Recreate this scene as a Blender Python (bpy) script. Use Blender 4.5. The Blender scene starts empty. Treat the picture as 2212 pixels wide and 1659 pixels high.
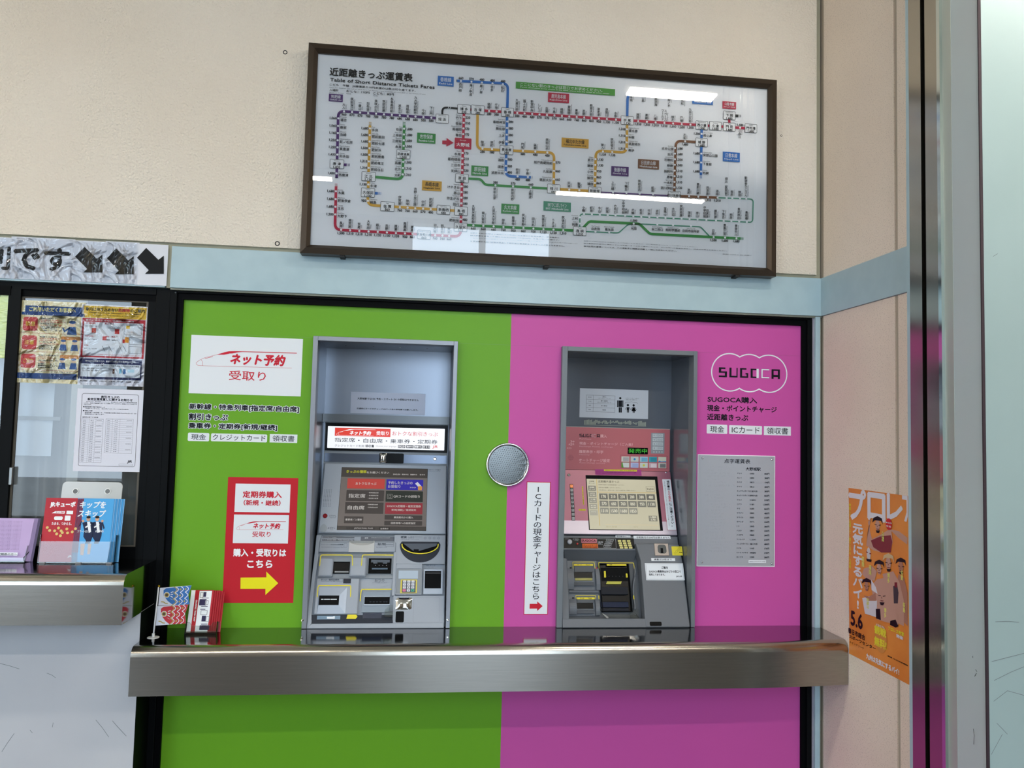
import bpy, math, random
from mathutils import Vector, Matrix
random.seed(7)
SC = bpy.context.scene
COL = SC.collection
# ------------------------------------------------------------------ camera
FPX, CX, CY = 1680.0, 1106.0, 829.5
YAW, PITCH, ROLL = math.radians(6.58), math.radians(3.50), math.radians(-1.43)
CAM = Vector((0.0, -2.6, 1.5))
Rr = Matrix(((math.cos(ROLL), 0, math.sin(ROLL)), (0, 1, 0), (-math.sin(ROLL), 0, math.cos(ROLL))))
Rp = Matrix(((1, 0, 0), (0, math.cos(PITCH), -math.sin(PITCH)), (0, math.sin(PITCH), math.cos(PITCH))))
Ry = Matrix(((math.cos(YAW), math.sin(YAW), 0), (-math.sin(YAW), math.cos(YAW), 0), (0, 0, 1)))
RM = Ry @ Rp @ Rr
cam_d = bpy.data.cameras.new('camera'); cam = bpy.data.objects.new('camera', cam_d); COL.objects.link(cam)
cx_, cy_, cz_ = RM @ Vector((1, 0, 0)), RM @ Vector((0, 0, 1)), RM @ Vector((0, -1, 0))
M = Matrix((cx_, cy_, cz_)).transposed().to_4x4(); M.translation = CAM
cam.matrix_world = M
cam_d.sensor_fit = 'HORIZONTAL'; cam_d.sensor_width = 36.0; cam_d.lens = 36.0 * FPX / 2212.0
cam_d.clip_start = 0.05; cam_d.clip_end = 100
SC.camera = cam
# ------------------------------------------------------------------ world and exposure
vs = SC.view_settings
vs.view_transform = 'Standard'; vs.look = 'None'; vs.exposure = 0.10; vs.gamma = 1.0; vs.use_curve_mapping = False
wd = bpy.data.worlds.new('sky'); SC.world = wd; wd.use_nodes = True
bgn = wd.node_tree.nodes['Background']; bgn.inputs[0].default_value = (0.68, 0.84, 1.0, 1); bgn.inputs[1].default_value = 7.0
CEIL, BACKY, ROOM_L, ROOM_R = 3.4, -4.45, -4.2, 3.2
OPENINGS = [(-4.05, -2.55, 0.45, 3.2), (-0.13, 0.475, 0.0, 3.385), (0.53, 1.13, 0.0, 3.385)]
for (a, b, c, d) in OPENINGS:      # portals: they only guide the sampling of the sky through the openings
    ld = bpy.data.lights.new('opening_portal', 'AREA'); ld.shape = 'RECTANGLE'; ld.size = b - a; ld.size_y = d - c
    ld.cycles.is_portal = True
    lo = bpy.data.objects.new('opening_portal', ld); COL.objects.link(lo)
    lo.location = ((a + b) / 2, BACKY - 0.12, (c + d) / 2); lo.rotation_euler = (math.radians(90), 0, 0)

# ------------------------------------------------------------------ geometry helpers
def ray(px, py): return RM @ Vector((px - CX, FPX, CY - py))
class Plane:
    def __init__(s, O, U, V):
        s.O, s.U, s.V = Vector(O), Vector(U).normalized(), Vector(V).normalized(); s.N = s.U.cross(s.V)
    def uv(s, px, py):
        d = ray(px, py); t = (s.O - CAM).dot(s.N) / d.dot(s.N); p = CAM + d * t - s.O
        return (p.dot(s.U), p.dot(s.V))
    def pt(s, u, v, w=0.0): return s.O + s.U * u + s.V * v + s.N * w
def PY(y): return Plane((0, y, 0), (1, 0, 0), (0, 0, 1))
def PXs(x): return Plane((x, 0, 0), (0, -1, 0), (0, 0, 1))
def off(P, w): return Plane(P.O + P.N * w, P.U, P.V)
def PZ(z): return Plane((0, 0, z), (1, 0, 0), (0, 1, 0))
def PT(y0, z0, y1, z1): return Plane((0, y0, z0), (1, 0, 0), (0, y1 - y0, z1 - z0))
def wz(px, py, y): return PY(y).uv(px, py)[1]
def wx(px, py, y): return PY(y).uv(px, py)[0]
def Z(ox, oy, s): return lambda u, v: (ox + u / s, oy + v / s)
ID = lambda u, v: (u, v)
def bx(P, z, x0, y0, x1, y1):
    a = P.uv(*z(x0, y0)); b = P.uv(*z(x1, y1)); return (a[0], b[1], b[0], a[1])
def pp(P, z, pts): return [P.uv(*z(*q)) for q in pts]

_cu = bpy.data.curves.new('glyph', 'FONT'); _to = bpy.data.objects.new('glyph', _cu); COL.objects.link(_to)
_cu.resolution_u = 2
_gc = {}
def _mesh_of(s):
    _cu.body = s
    dg = bpy.context.evaluated_depsgraph_get(); dg.update()
    e = _to.evaluated_get(dg); m = e.to_mesh()
    v = [(q.co.x, q.co.y) for q in m.vertices]; f = [tuple(p.vertices) for p in m.polygons]
    e.to_mesh_clear(); return v, f
def _w(s):
    v, f = _mesh_of(s); return max(q[0] for q in v) - min(q[0] for q in v)
_HH = None
def glyph(c):
    global _HH
    if c in _gc: return _gc[c]
    if c in ' \u3000': r = ([], [], 0.3 if c == ' ' else 1.0)
    else:
        v, f = _mesh_of(c)
        if ord(c) > 0x2000: adv = 1.0
        else:
            if _HH is None: _HH = _w('HH')
            adv = _w('H' + c + 'H') - _HH
        r = (v, f, adv)
    _gc[c] = r; return r
def layout(s, vert=False, it=0.0, sp=0.0, lead=1.0):
    V, Fc = [], []; x = 0.0; y = 0.0
    for c in s:
        v, f, adv = glyph(c); n = len(V)
        if vert:
            if c in 'ー（）[]〜…':
                v = [(0.5 + (b - 0.38), 0.38 - (a - 0.5)) for a, b in v]
            ox = (1.0 - adv) / 2 if adv < 1 else 0
            if c in 'ャュョッっゃゅょ': ox += 0.1
            V += [(a + ox, b + y) for a, b in v]; y -= lead
        else:
            V += [(a + x + it * b, b) for a, b in v]; x += adv + sp
        Fc += [tuple(i + n for i in q) for q in f]
    return V, Fc
class MB:
    def __init__(s): s.v = []; s.f = []
    def add(s, V, Fc):
        n = len(s.v); s.v += [Vector(q) for q in V]; s.f += [tuple(i + n for i in q) for q in Fc]; return s
    def prism(s, P, pts, w0, w1):
        n = len(pts); V = [P.pt(a, b, w0) for a, b in pts] + [P.pt(a, b, w1) for a, b in pts]
        ar = sum(pts[i][0] * pts[(i + 1) % n][1] - pts[(i + 1) % n][0] * pts[i][1] for i in range(n))
        F = [tuple(range(n, 2 * n)), tuple(range(n - 1, -1, -1))] + [(i, (i + 1) % n, n + (i + 1) % n, n + i) for i in range(n)]
        if ar < 0: F = [tuple(reversed(q)) for q in F]
        return s.add(V, F)
    def flat(s, P, pts, w=0.0):
        n = len(pts); ar = sum(pts[i][0] * pts[(i + 1) % n][1] - pts[(i + 1) % n][0] * pts[i][1] for i in range(n))
        idx = tuple(range(n)) if ar > 0 else tuple(range(n - 1, -1, -1))
        return s.add([P.pt(a, b, w) for a, b in pts], [idx])
    def box(s, P, b, w0, w1):
        return s.prism(P, [(b[0], b[1]), (b[2], b[1]), (b[2], b[3]), (b[0], b[3])], w0, w1)
    def rbox(s, P, b, r, w0, w1, n=4): return s.prism(P, rr(b, r, n), w0, w1)
    def rflat(s, P, b, r, w, n=4): return s.flat(P, rr(b, r, n), w)
    def cham(s, P, b, r, w0, w1, c=0.002):      # plate with a chamfered front edge
        o = rr(b, r, 4); i = rr((b[0] + c, b[1] + c, b[2] - c, b[3] - c), max(r - c, 0.0002), 4); n = len(o)
        V = [P.pt(a, q, w0) for a, q in o] + [P.pt(a, q, w1 - c) for a, q in o] + [P.pt(a, q, w1) for a, q in i]
        F = [tuple(range(2 * n, 3 * n)), tuple(range(n - 1, -1, -1))]
        for k in (0, 1):
            F += [(k * n + j, k * n + (j + 1) % n, (k + 1) * n + (j + 1) % n, (k + 1) * n + j) for j in range(n)]
        return s.add(V, F)
    def ring(s, P, o, i, w0, w1, ro=0.0001, ri=0.0001, n=4):
        return s.ringp(P, rr(o, ro, n), rr(i, ri, n), w0, w1)
    def ringp(s, P, o, i, w0, w1):
        n = len(o)
        V = [P.pt(a, b, w) for w in (w0, w1) for L in (o, i) for a, b in L]
        F = []
        for k in range(n):
            j = (k + 1) % n
            F += [(2 * n + k, 2 * n + j, 3 * n + j, 3 * n + k), (k, n + k, n + j, j), (k, j, 2 * n + j, 2 * n + k), (n + k, 3 * n + k, 3 * n + j, n + j)]
        return s.add(V, F)
    def stroke(s, P, pts, width, w=0.0, w2=None, closed=False):
        n = len(pts); L = []; R = []; h = width / 2
        for i in range(n):
            if closed: a, b, c = pts[i - 1], pts[i], pts[(i + 1) % n]
            else: a, b, c = pts[max(i - 1, 0)], pts[i], pts[min(i + 1, n - 1)]
            d1 = Vector((b[0] - a[0], b[1] - a[1])); d2 = Vector((c[0] - b[0], c[1] - b[1]))
            if d1.length < 1e-9: d1 = d2
            if d2.length < 1e-9: d2 = d1
            d1.normalize(); d2.normalize(); t = d1 + d2
            if t.length < 1e-6: t = d1
            t.normalize(); m = Vector((-t.y, t.x)); k = h / max(0.4, m.dot(Vector((-d1.y, d1.x))))
            L.append((b[0] + m.x * k, b[1] + m.y * k)); R.append((b[0] - m.x * k, b[1] - m.y * k))
        rng = range(n) if closed else range(n - 1)
        for i in rng:
            j = (i + 1) % n; q = [R[i], R[j], L[j], L[i]]
            if w2 is None: s.flat(P, q, w)
            else: s.prism(P, q, w, w2)
        return s
    def disc(s, P, c, r, w0, w1=None, n=12, ry=None):
        ry = ry or r; pts = [(c[0] + r * math.cos(2 * math.pi * k / n), c[1] + ry * math.sin(2 * math.pi * k / n)) for k in range(n)]
        return s.flat(P, pts, w0) if w1 is None else s.prism(P, pts, w0, w1)
    def lathe(s, P, c, prof, n=32):      # prof: (radius, w)
        V = []; F = []
        for r, w in prof:
            for k in range(n):
                a = 2 * math.pi * k / n; V.append(P.pt(c[0] + r * math.cos(a), c[1] + r * math.sin(a), w))
        for i in range(len(prof) - 1):
            for k in range(n):
                F.append((i * n + k, i * n + (k + 1) % n, (i + 1) * n + (k + 1) % n, (i + 1) * n + k))
        F.append(tuple(range((len(prof) - 1) * n, len(prof) * n)))
        return s.add(V, F)
    def dome(s, P, b, w, h, n=8):
        V = [P.pt(b[0] + (b[2] - b[0]) * i / n, b[1] + (b[3] - b[1]) * j / n, w + h * (1 - (2 * i / n - 1) ** 4 * .5 - (2 * i / n - 1) ** 2 * .5) * (1 - (2 * j / n - 1) ** 4 * .5 - (2 * j / n - 1) ** 2 * .5)) for i in range(n + 1) for j in range(n + 1)]
        return s.add(V, [(i * (n + 1) + j, (i + 1) * (n + 1) + j, (i + 1) * (n + 1) + j + 1, i * (n + 1) + j + 1) for i in range(n) for j in range(n)])
    def tube(s, pts, r, n=8):
        pts = [Vector(p) for p in pts]; V = []; F = []
        for i, p in enumerate(pts):
            t = (pts[min(i + 1, len(pts) - 1)] - pts[max(i - 1, 0)]).normalized()
            a = t.cross(Vector((0, 0, 1)) if abs(t.z) < 0.9 else Vector((1, 0, 0))).normalized(); b = t.cross(a)
            rad = r[i] if isinstance(r, (list, tuple)) else r
            V += [p + (a * math.cos(2 * math.pi * k / n) + b * math.sin(2 * math.pi * k / n)) * rad for k in range(n)]
        for i in range(len(pts) - 1):
            for k in range(n): F.append((i * n + k, (i + 1) * n + k, (i + 1) * n + (k + 1) % n, i * n + (k + 1) % n))
        F += [tuple(range(n)), tuple(range(len(V) - 1, len(V) - n - 1, -1))]
        return s.add(V, F)
    def extr(s, prof, x0, x1):      # profile in (y, z), extruded along x
        n = len(prof); V = [Vector((x0, a, b)) for a, b in prof] + [Vector((x1, a, b)) for a, b in prof]
        F = [tuple(range(n)), tuple(range(2 * n - 1, n - 1, -1))] + [(i, n + i, n + (i + 1) % n, (i + 1) % n) for i in range(n)]
        return s.add(V, F)
    def cube(s, x0, y0, z0, x1, y1, z1):
        return s.prism(PY(0), [(x0, z0), (x1, z0), (x1, z1), (x0, z1)], -y0, -y1) if False else s._cube(x0, y0, z0, x1, y1, z1)
    def _cube(s, x0, y0, z0, x1, y1, z1):
        V = [(x, y, z) for z in (z0, z1) for y in (y0, y1) for x in (x0, x1)]
        return s.add(V, [(0, 2, 3, 1), (4, 5, 7, 6), (0, 1, 5, 4), (2, 6, 7, 3), (0, 4, 6, 2), (1, 3, 7, 5)])
    def raw(s, P, V, F, fn, w, bold=0.0):
        offs = [(0, 0)] if not bold else [(bold, 0), (-bold, 0), (0, bold), (0, -bold)]
        for i, (ox, oy) in enumerate(offs): s.add([P.pt(*(lambda q: (q[0] + ox, q[1] + oy))(fn(a, b)), w + i * 7e-5) for a, b in V], F)
    def text(s, P, t, b, w=0.0006, bold=0.0, it=0.0, vert=False, sp=0.0, lead=1.0, fit=True, halo=0.0):
        V, Fc = layout(t, vert, it, sp, lead)
        if not V: return s
        x0, x1 = min(q[0] for q in V), max(q[0] for q in V); y0, y1 = min(q[1] for q in V), max(q[1] for q in V)
        kx = (b[2] - b[0]) / (x1 - x0); ky = (b[3] - b[1]) / max(y1 - y0, 1e-6)
        if y1 - y0 < 0.3 and not vert: ky = kx
        fn = lambda a, c: (b[0] + (a - x0) * kx, b[1] + (c - y0) * ky)
        if halo:
            for k in range(10):
                g = 2 * math.pi * k / 10
                s.add([P.pt(fn(a, c)[0] + halo * math.cos(g), fn(a, c)[1] + halo * math.sin(g), w + k * 3e-5) for a, c in V], Fc)
            return s
        s.raw(P, V, Fc, fn, w, bold * min(abs(kx), abs(ky))); return s
    def label(s, P, t, u, v, size, anchor='c', w=0.0006, vert=False, rot=0, bold=0.0, sp=0.0, xs=1.0, lead=1.0):
        V, Fc = layout(t, vert, 0.0, sp, lead)
        if not V: return s
        V = [(a * xs, c) for a, c in V]
        x0, x1 = min(q[0] for q in V), max(q[0] for q in V)
        y0, y1 = (min(q[1] for q in V), max(q[1] for q in V)) if vert else (-0.0, 0.72)
        ax = {'l': x0, 'r': x1}.get(anchor[0], (x0 + x1) / 2)
        ay = {'t': y1, 'b': y0}.get(anchor[1] if len(anchor) > 1 else 'c', (y0 + y1) / 2)
        if rot == 90: fn = lambda a, c: (u + (c - ay) * size, v - (a - ax) * size)      # reads downwards
        else: fn = lambda a, c: (u + (a - ax) * size, v + (c - ay) * size)
        s.raw(P, V, Fc, fn, w, bold * size); return s
    def build(s, name, mat, parent=None, kind=None, smooth=False, label=None, bevel=None):
        if parent is None:
            xs = [q.x for q in s.v]; ys = [q.y for q in s.v]; zs = [q.z for q in s.v]
            org = Vector(((min(xs) + max(xs)) / 2, (min(ys) + max(ys)) / 2, min(zs)))
        else: org = ORG[parent.name]
        me = bpy.data.meshes.new(name); me.from_pydata([tuple(q - org) for q in s.v], [], s.f); me.update()
        if mat: me.materials.append(mat)
        if smooth:
            me.shade_smooth()
        o = bpy.data.objects.new(name, me); COL.objects.link(o); ORG[o.name] = org
        if parent: o.parent = parent
        else: o.location = org
        if kind: o['kind'] = kind
        if label: o['label'] = label
        if bevel:
            md = o.modifiers.new('bevel', 'BEVEL'); md.width = bevel; md.segments = 2; md.limit_method = 'ANGLE'
        return o
ORG = {}
def rr(b, r, n=4):
    if r < 1e-5: return [(b[0], b[1]), (b[2], b[1]), (b[2], b[3]), (b[0], b[3])]
    x0, y0, x1, y1 = b; out = []
    r = min(r, abs(x1 - x0) / 2, abs(y1 - y0) / 2)
    for cx, cy, a0 in ((x1 - r, y0 + r, -90), (x1 - r, y1 - r, 0), (x0 + r, y1 - r, 90), (x0 + r, y0 + r, 180)):
        for k in range(n + 1):
            a = math.radians(a0 + 90 * k / n); out.append((cx + r * math.cos(a), cy + r * math.sin(a)))
    return out
def fillet(pts, r, n=5):
    out = [pts[0]]
    for i in range(1, len(pts) - 1):
        a, b, c = Vector(pts[i - 1]), Vector(pts[i]), Vector(pts[i + 1])
        rr_ = min(r, (a - b).length * 0.49, (c - b).length * 0.49); p = b + (a - b).normalized() * rr_; q = b + (c - b).normalized() * rr_
        for k in range(n + 1):
            t = k / n; z = p * (1 - t) ** 2 + b * 2 * t * (1 - t) + q * t * t; out.append((z.x, z.y))
    out.append(pts[-1]); return out
def tag(o, label, cat, group=None):
    o['label'] = label; o['category'] = cat
    if group: o['group'] = group
    return o
def thing(name, label, cat, loc, group=None):
    o = bpy.data.objects.new(name, None); COL.objects.link(o); o.location = loc; o.empty_display_size = 0.05
    ORG[o.name] = Vector(loc); return tag(o, label, cat, group)
def struct(name, loc=(0, 0, 0)):
    o = bpy.data.objects.new(name, None); COL.objects.link(o); o.location = loc; o['kind'] = 'structure'; ORG[o.name] = Vector(loc); return o

# ------------------------------------------------------------------ materials
def lin(c): return tuple((x / 255 / 12.92) if x / 255 <= 0.04045 else ((x / 255 + 0.055) / 1.055) ** 2.4 for x in c)
_mc = {}
def mat(name, c, rough=0.5, metal=0.0, spec=0.5, coat=0.0, bump=None, var=None, emit=0.0, aniso=0.0, speck=None, trans=0.0):
    if name in _mc: return _mc[name]
    m = bpy.data.materials.new(name); m.use_nodes = True; nt = m.node_tree; p = nt.nodes['Principled BSDF']
    L = lin(c) + (1,)
    p.inputs['Base Color'].default_value = L; p.inputs['Roughness'].default_value = rough; p.inputs['Metallic'].default_value = metal
    p.inputs['Specular IOR Level'].default_value = spec; p.inputs['Coat Weight'].default_value = coat; p.inputs['Coat Roughness'].default_value = 0.05
    p.inputs['Anisotropic'].default_value = aniso; p.inputs['Transmission Weight'].default_value = trans
    if emit: p.inputs['Emission Color'].default_value = L; p.inputs['Emission Strength'].default_value = emit
    tc = nt.nodes.new('ShaderNodeTexCoord') if (bump or var or speck) else None
    if bump:      # (scale, strength, distance, stretch)
        mp = nt.nodes.new('ShaderNodeMapping'); mp.inputs['Scale'].default_value = bump[3] if len(bump) > 3 else (1, 1, 1)
        n = nt.nodes.new('ShaderNodeTexNoise'); n.inputs['Scale'].default_value = bump[0]; n.inputs['Detail'].default_value = 3
        b = nt.nodes.new('ShaderNodeBump'); b.inputs['Strength'].default_value = bump[1]; b.inputs['Distance'].default_value = bump[2]
        nt.links.new(tc.outputs['Object'], mp.inputs[0]); nt.links.new(mp.outputs[0], n.inputs['Vector']); nt.links.new(n.outputs[0], b.inputs['Height']); nt.links.new(b.outputs[0], p.inputs['Normal'])
    if var:       # (scale, colour, amount, stretch)
        mp = nt.nodes.new('ShaderNodeMapping'); mp.inputs['Scale'].default_value = var[3] if len(var) > 3 else (1, 1, 1)
        n = nt.nodes.new('ShaderNodeTexNoise'); n.inputs['Scale'].default_value = var[0]; n.inputs['Detail'].default_value = 4
        r = nt.nodes.new('ShaderNodeValToRGB'); r.color_ramp.elements[0].position = 0.35; r.color_ramp.elements[1].position = 0.65
        r.color_ramp.elements[0].color = L; r.color_ramp.elements[1].color = lin(var[1]) + (1,)
        nt.links.new(tc.outputs['Object'], mp.inputs[0]); nt.links.new(mp.outputs[0], n.inputs['Vector']); nt.links.new(n.outputs[0], r.inputs[0])
        out = r.outputs[0]
        if speck:     # small flecks (scale, threshold, colour)
            n2 = nt.nodes.new('ShaderNodeTexNoise'); n2.inputs['Scale'].default_value = speck[0]; n2.inputs['Detail'].default_value = 1
            r2 = nt.nodes.new('ShaderNodeValToRGB'); r2.color_ramp.elements[0].position = speck[1]; r2.color_ramp.elements[1].position = speck[1] + 0.04
            mx = nt.nodes.new('ShaderNodeMix'); mx.data_type = 'RGBA'; mx.inputs['B'].default_value = lin(speck[2]) + (1,)
            nt.links.new(tc.outputs['Object'], n2.inputs['Vector']); nt.links.new(n2.outputs[0], r2.inputs[0]); nt.links.new(r2.outputs[0], mx.inputs['Factor']); nt.links.new(out, mx.inputs['A']); out = mx.outputs['Result']
        nt.links.new(out, p.inputs['Base Color'])
    _mc[name] = m; return m
def glass(name, tint=(1, 1, 1), ior=1.45, rough=0.0, bump=None):
    if name in _mc: return _mc[name]
    m = bpy.data.materials.new(name); m.use_nodes = True; nt = m.node_tree; nt.nodes.clear()
    o = nt.nodes.new('ShaderNodeOutputMaterial'); t = nt.nodes.new('ShaderNodeBsdfTransparent'); g = nt.nodes.new('ShaderNodeBsdfGlossy')
    t.inputs[0].default_value = tint + (1,); g.inputs['Roughness'].default_value = rough
    fr = nt.nodes.new('ShaderNodeFresnel'); fr.inputs[0].default_value = ior; mx = nt.nodes.new('ShaderNodeMixShader')
    nt.links.new(fr.outputs[0], mx.inputs[0]); nt.links.new(t.outputs[0], mx.inputs[1]); nt.links.new(g.outputs[0], mx.inputs[2])
    if bump:
        tc = nt.nodes.new('ShaderNodeTexCoord'); n = nt.nodes.new('ShaderNodeTexNoise'); n.inputs['Scale'].default_value = bump[0]; n.inputs['Detail'].default_value = 2.5; n.inputs['Distortion'].default_value = 0.6
        b = nt.nodes.new('ShaderNodeBump'); b.inputs['Strength'].default_value = bump[1]; b.inputs['Distance'].default_value = bump[2]
        nt.links.new(tc.outputs['Object'], n.inputs['Vector']); nt.links.new(n.outputs[0], b.inputs['Height']); nt.links.new(b.outputs[0], g.inputs['Normal']); nt.links.new(b.outputs[0], fr.inputs['Normal'])
    nt.links.new(mx.outputs[0], o.inputs[0]); _mc[name] = m; return m
PRINT = {}
def ink(c, name=None):      # printed colour on paper, plastic or film
    k = name or 'ink_%02x%02x%02x' % c
    return mat(k, tuple(max(0, x - 10) for x in c) if max(c) < 60 else c, 0.5, spec=0.18)
# ------------------------------------------------------------------ structure of the room
m_plaster = mat('cream_plaster', (230, 221, 207), 0.8, bump=(130, 1.0, 0.007, (1, 1, 1)), var=(1.3, (224, 213, 197), 1))
m_plaster_side = mat('cream_stone_plaster', (236, 222, 206), 0.8, bump=(120, 0.6, 0.003), var=(2.0, (228, 212, 196), 1), speck=(290, 0.62, (204, 188, 174)))
m_seal = mat('olive_sealant', (168, 164, 142), 0.7)
m_band = mat('blue_grey_steel', (168, 192, 200), 0.32, spec=0.5, bump=(6, 0.05, 0.002), var=(14, (162, 186, 195), 1))
m_black = mat('black_anodised_frame', (7, 9, 11), 0.5, spec=0.09, bump=(90, 0.05, 0.001))
m_black2 = mat('black_inner_frame', (4, 5, 7), 0.55, spec=.06)
m_white_lam = mat('white_laminate', (186, 188, 193), 0.45, bump=(300, 0.08, 0.001), var=(3, (180, 182, 188), 1))
m_sus = mat('brushed_steel', (165, 160, 152), 0.26, metal=1.0, bump=(900, 0.04, 0.0005, (0.02, 1, 1)), var=(260, (158, 153, 146), 1, (0.02, 1, 1)))
m_sus_v = mat('brushed_steel_upright', (172, 166, 156), 0.2, metal=1.0, bump=(900, 0.10, 0.0005, (1, 1, 0.02)))
m_sus_top = mat('polished_steel_top', (150, 150, 150), 0.10, metal=1.0, bump=(40, 0.02, 0.0005))
m_dark = mat('dark_rubber', (22, 20, 20), 0.7)
m_mint = mat('mint_enamel', (152, 172, 173), 0.3, var=(2, (146, 166, 166), 1))
m_greyp = mat('grey_enamel', (176, 190, 192), 0.35, var=(2.5, (178, 186, 188), 1))
m_floor = mat('grey_stone_floor', (88, 86, 83), 0.3, var=(3, (76, 74, 72), 1))
m_ceil = mat('white_ceiling_board', (232, 228, 218), 0.8)
m_wallb = mat('warm_grey_hall_wall', (120, 112, 102), 0.7)

zT_L = wz(372, 532, 0.0); zT_R = wz(1768, 602, 0.0); zT = (zT_L + zT_R) / 2
zB = (wz(368, 620, -0.005) + wz(1767, 683.4, -0.005)) / 2
XC = 1.402                                   # side wall plane
fl = MB().cube(ROOM_L - .3, BACKY - .3, -0.1, ROOM_R + .3, 0.35, 0.0).build('floor', m_floor, kind='structure')
ce = MB().cube(ROOM_L - .3, BACKY - .3, CEIL, ROOM_R + .3, 0.35, CEIL + .1).build('ceiling', m_ceil, kind='structure')
# upper wall with a routed lower edge
wb = struct('wall_back', (0, 0, 0))
MB().cube(ROOM_L, 0.0, zT + 0.013, wx(1764, 300, 0), 0.2, CEIL).build('plaster', m_plaster, wb)
MB().cube(ROOM_L, 0.012, zT - 0.02, XC, 0.2, zT + 0.013).build('sealant_joint', m_seal, wb)
MB().cube(wx(1764, 300, 0), 0.012, zT + .013, XC, 0.2, CEIL).build('corner_joint', m_seal, wb)
P0 = PY(0.0)
for px, py, r in ((616, 113, .005), (599, 526, .0055), (1577.5, 169, .003), (1688, 293, .0025), (834, 171, .0015)):
    c = P0.uv(px, py); MB().lathe(P0, c, [(r * 1.5, 0.0), (r * 1.3, 0.0012), (r, 0.0012), (r * .8, -0.002)], 14).build('wall_plug', m_dark, wb)
# walls of the hall behind the camera
wl = MB().cube(ROOM_L - .2, BACKY, 0, ROOM_L, 0.3, CEIL).build('wall_left', mat('pale_hall_wall', (236, 228, 216), .8), kind='structure')
wf = struct('wall_front')
MB()._cube(OPENINGS[0][0], BACKY - .12, 0, OPENINGS[0][1], BACKY, OPENINGS[0][2]).build('added_sill', m_wallb, wf)  # unseen sill, added to keep low sky light off the panels
xs = [ROOM_L] + [q for o in OPENINGS for q in o[:2]] + [ROOM_R + .2]
for i in range(0, len(xs), 2): MB().cube(xs[i], BACKY - .12, 0, xs[i + 1], BACKY, CEIL).build('pier', m_wallb, wf)
for (a, b, c, d) in OPENINGS: MB().cube(a, BACKY - .12, d, b, BACKY, CEIL).build('lintel', m_wallb, wf)
MB().cube(-14, -20, -0.16, 14, BACKY - .12, -0.06).build('floor', mat('outdoor_paving', (150, 150, 148), 0.8, var=(2, (135, 134, 132), 1)), kind='structure')

MB()._cube(-.44, .28, 0, XC, .34, zT - .02).build('leak_stop_slab', m_wallb, wb)  # unseen slab, added to stop sky light leaking in behind the panels
# blue band
b1 = struct('trim_1')
MB().cube(ROOM_L, -0.004, zB, wx(360, 560, 0), 0.05, zT).build('band', m_band, b1)
MB().cube(wx(362, 560, 0), 0.002, zB, wx(371, 560, 0), 0.05, zT).build('sealant', m_seal, b1)
MB().cube(wx(371, 560, 0), -0.005, zB, XC, 0.05, zT).build('band', m_band, b1, bevel=0.0012)
MB().cube(wx(371, 560, 0), 0.0, zB - 0.006, XC, 0.05, zB).build('lip', mat('band_lip', (120, 124, 112), 0.4), b1)
MB()._cube(XC, .0205, 0, XC + .2, .34, CEIL).build('corner_leak_stop', m_wallb, wb)  # unseen block, added to close a light leak at the corner
# side wall
wr = struct('wall_right', (XC, 0, 0))
PS = PXs(XC)
ua, _ = PS.uv(1775, 1000); g0, _ = PS.uv(1935, 1000); g1, _ = PS.uv(1942, 1000); ub, _ = PXs(XC).uv(1975, 1000)
zs0 = zB + 0.004
colx = XC - 0.040
uc = PXs(colx).uv(1961, 930)[0]          # distance of the pocket's far edge from the back wall
for (z0, z1) in ((0.0, zs0 - 0.005), (zT + 0.002, CEIL)):
    MB().box(PS, (0.012, z0, g0, z1), -0.15, 0.0).build('plaster', m_plaster_side, wr)
    MB().box(PS, (g1, z0, uc + .03, z1), -0.15, 0.0).build('plaster', m_plaster_side, wr)
MB().box(PS, (-0.02, 0, uc + .03, CEIL), -0.16, -0.004).build('joint', mat('side_joint', (176, 164, 148), .8), wr)
b2 = MB().box(PS, (0.0, zs0 - 0.004, uc + .03, zT), -0.05, 0.006).build('trim_2', m_band, kind='structure', bevel=0.001)

# black frame and corner post round the coloured panels
YF, YI, YP = 0.012, 0.020, 0.030
fr = struct('trim_3')
PF, PI_, PP = PY(YF), PY(YI), PY(YP)
xL = wx(398, 648, YP); xR = wx(1729.5, 704, YP); zPt = (wz(398, 648, YP) + wz(1729.5, 704, YP)) / 2
xo_l = wx(386, 1000, YF) if False else xL - 0.022
xblk = wx(302, 1300, YF)                  # left limit of the black post
xr1 = wx(1754, 900, YF)
MB().box(PF, (xblk, 0.0, xL - 0.018, zB - 0.003), -0.05, 0.0).build('post', m_black, fr, bevel=0.0015)
MB().box(PI_, (xL - 0.018, 0.0, xL, zPt), -0.04, 0.0).build('inner_post', m_black2, fr)
MB().box(PF, (xL - 0.018, zPt + 0.020, xr1, zB - 0.006), -0.05, 0.0).build('head', m_black, fr, bevel=0.0015)
MB().box(PI_, (xL - 0.018, zPt, xr1 - .017, zPt + 0.020), -0.04, 0.0).build('inner_head', m_black2, fr)
MB().box(PI_, (xR, 0.0, xr1 - .017, zPt), -0.04, 0.0).build('inner_post', m_black2, fr)
MB().box(PF, (xr1 - .017, 0.0, xr1, zPt + .02), -0.05, 0.0).build('post', m_black, fr)
c0 = P0.uv(379, 631); MB().lathe(PF, (PF.uv(379.5, 632)), [(.003, 0), (.003, .001), (.0015, .0018)], 10).build('screw', mat('dull_screw', (90, 95, 98), .4, metal=1), fr)
cp = struct('trim_4')
MB().box(PY(0.008), (xr1, 0, wx(1761, 900, .008), zB - 0.004), -0.04, 0.0).build('edge_strip', mat('lilac_edge', (150, 146, 158), .35), cp)
MB().box(PY(-0.002), (wx(1761, 900, 0), 0, wx(1771.5, 900, 0), zB - 0.002), -0.04, 0.0).build('post', m_band, cp, bevel=.0015)
MB().box(PY(0.006), (wx(1771.5, 900, 0), 0, XC, zB - 0.002), -0.04, 0.0).build('sealant', m_seal, cp)

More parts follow.
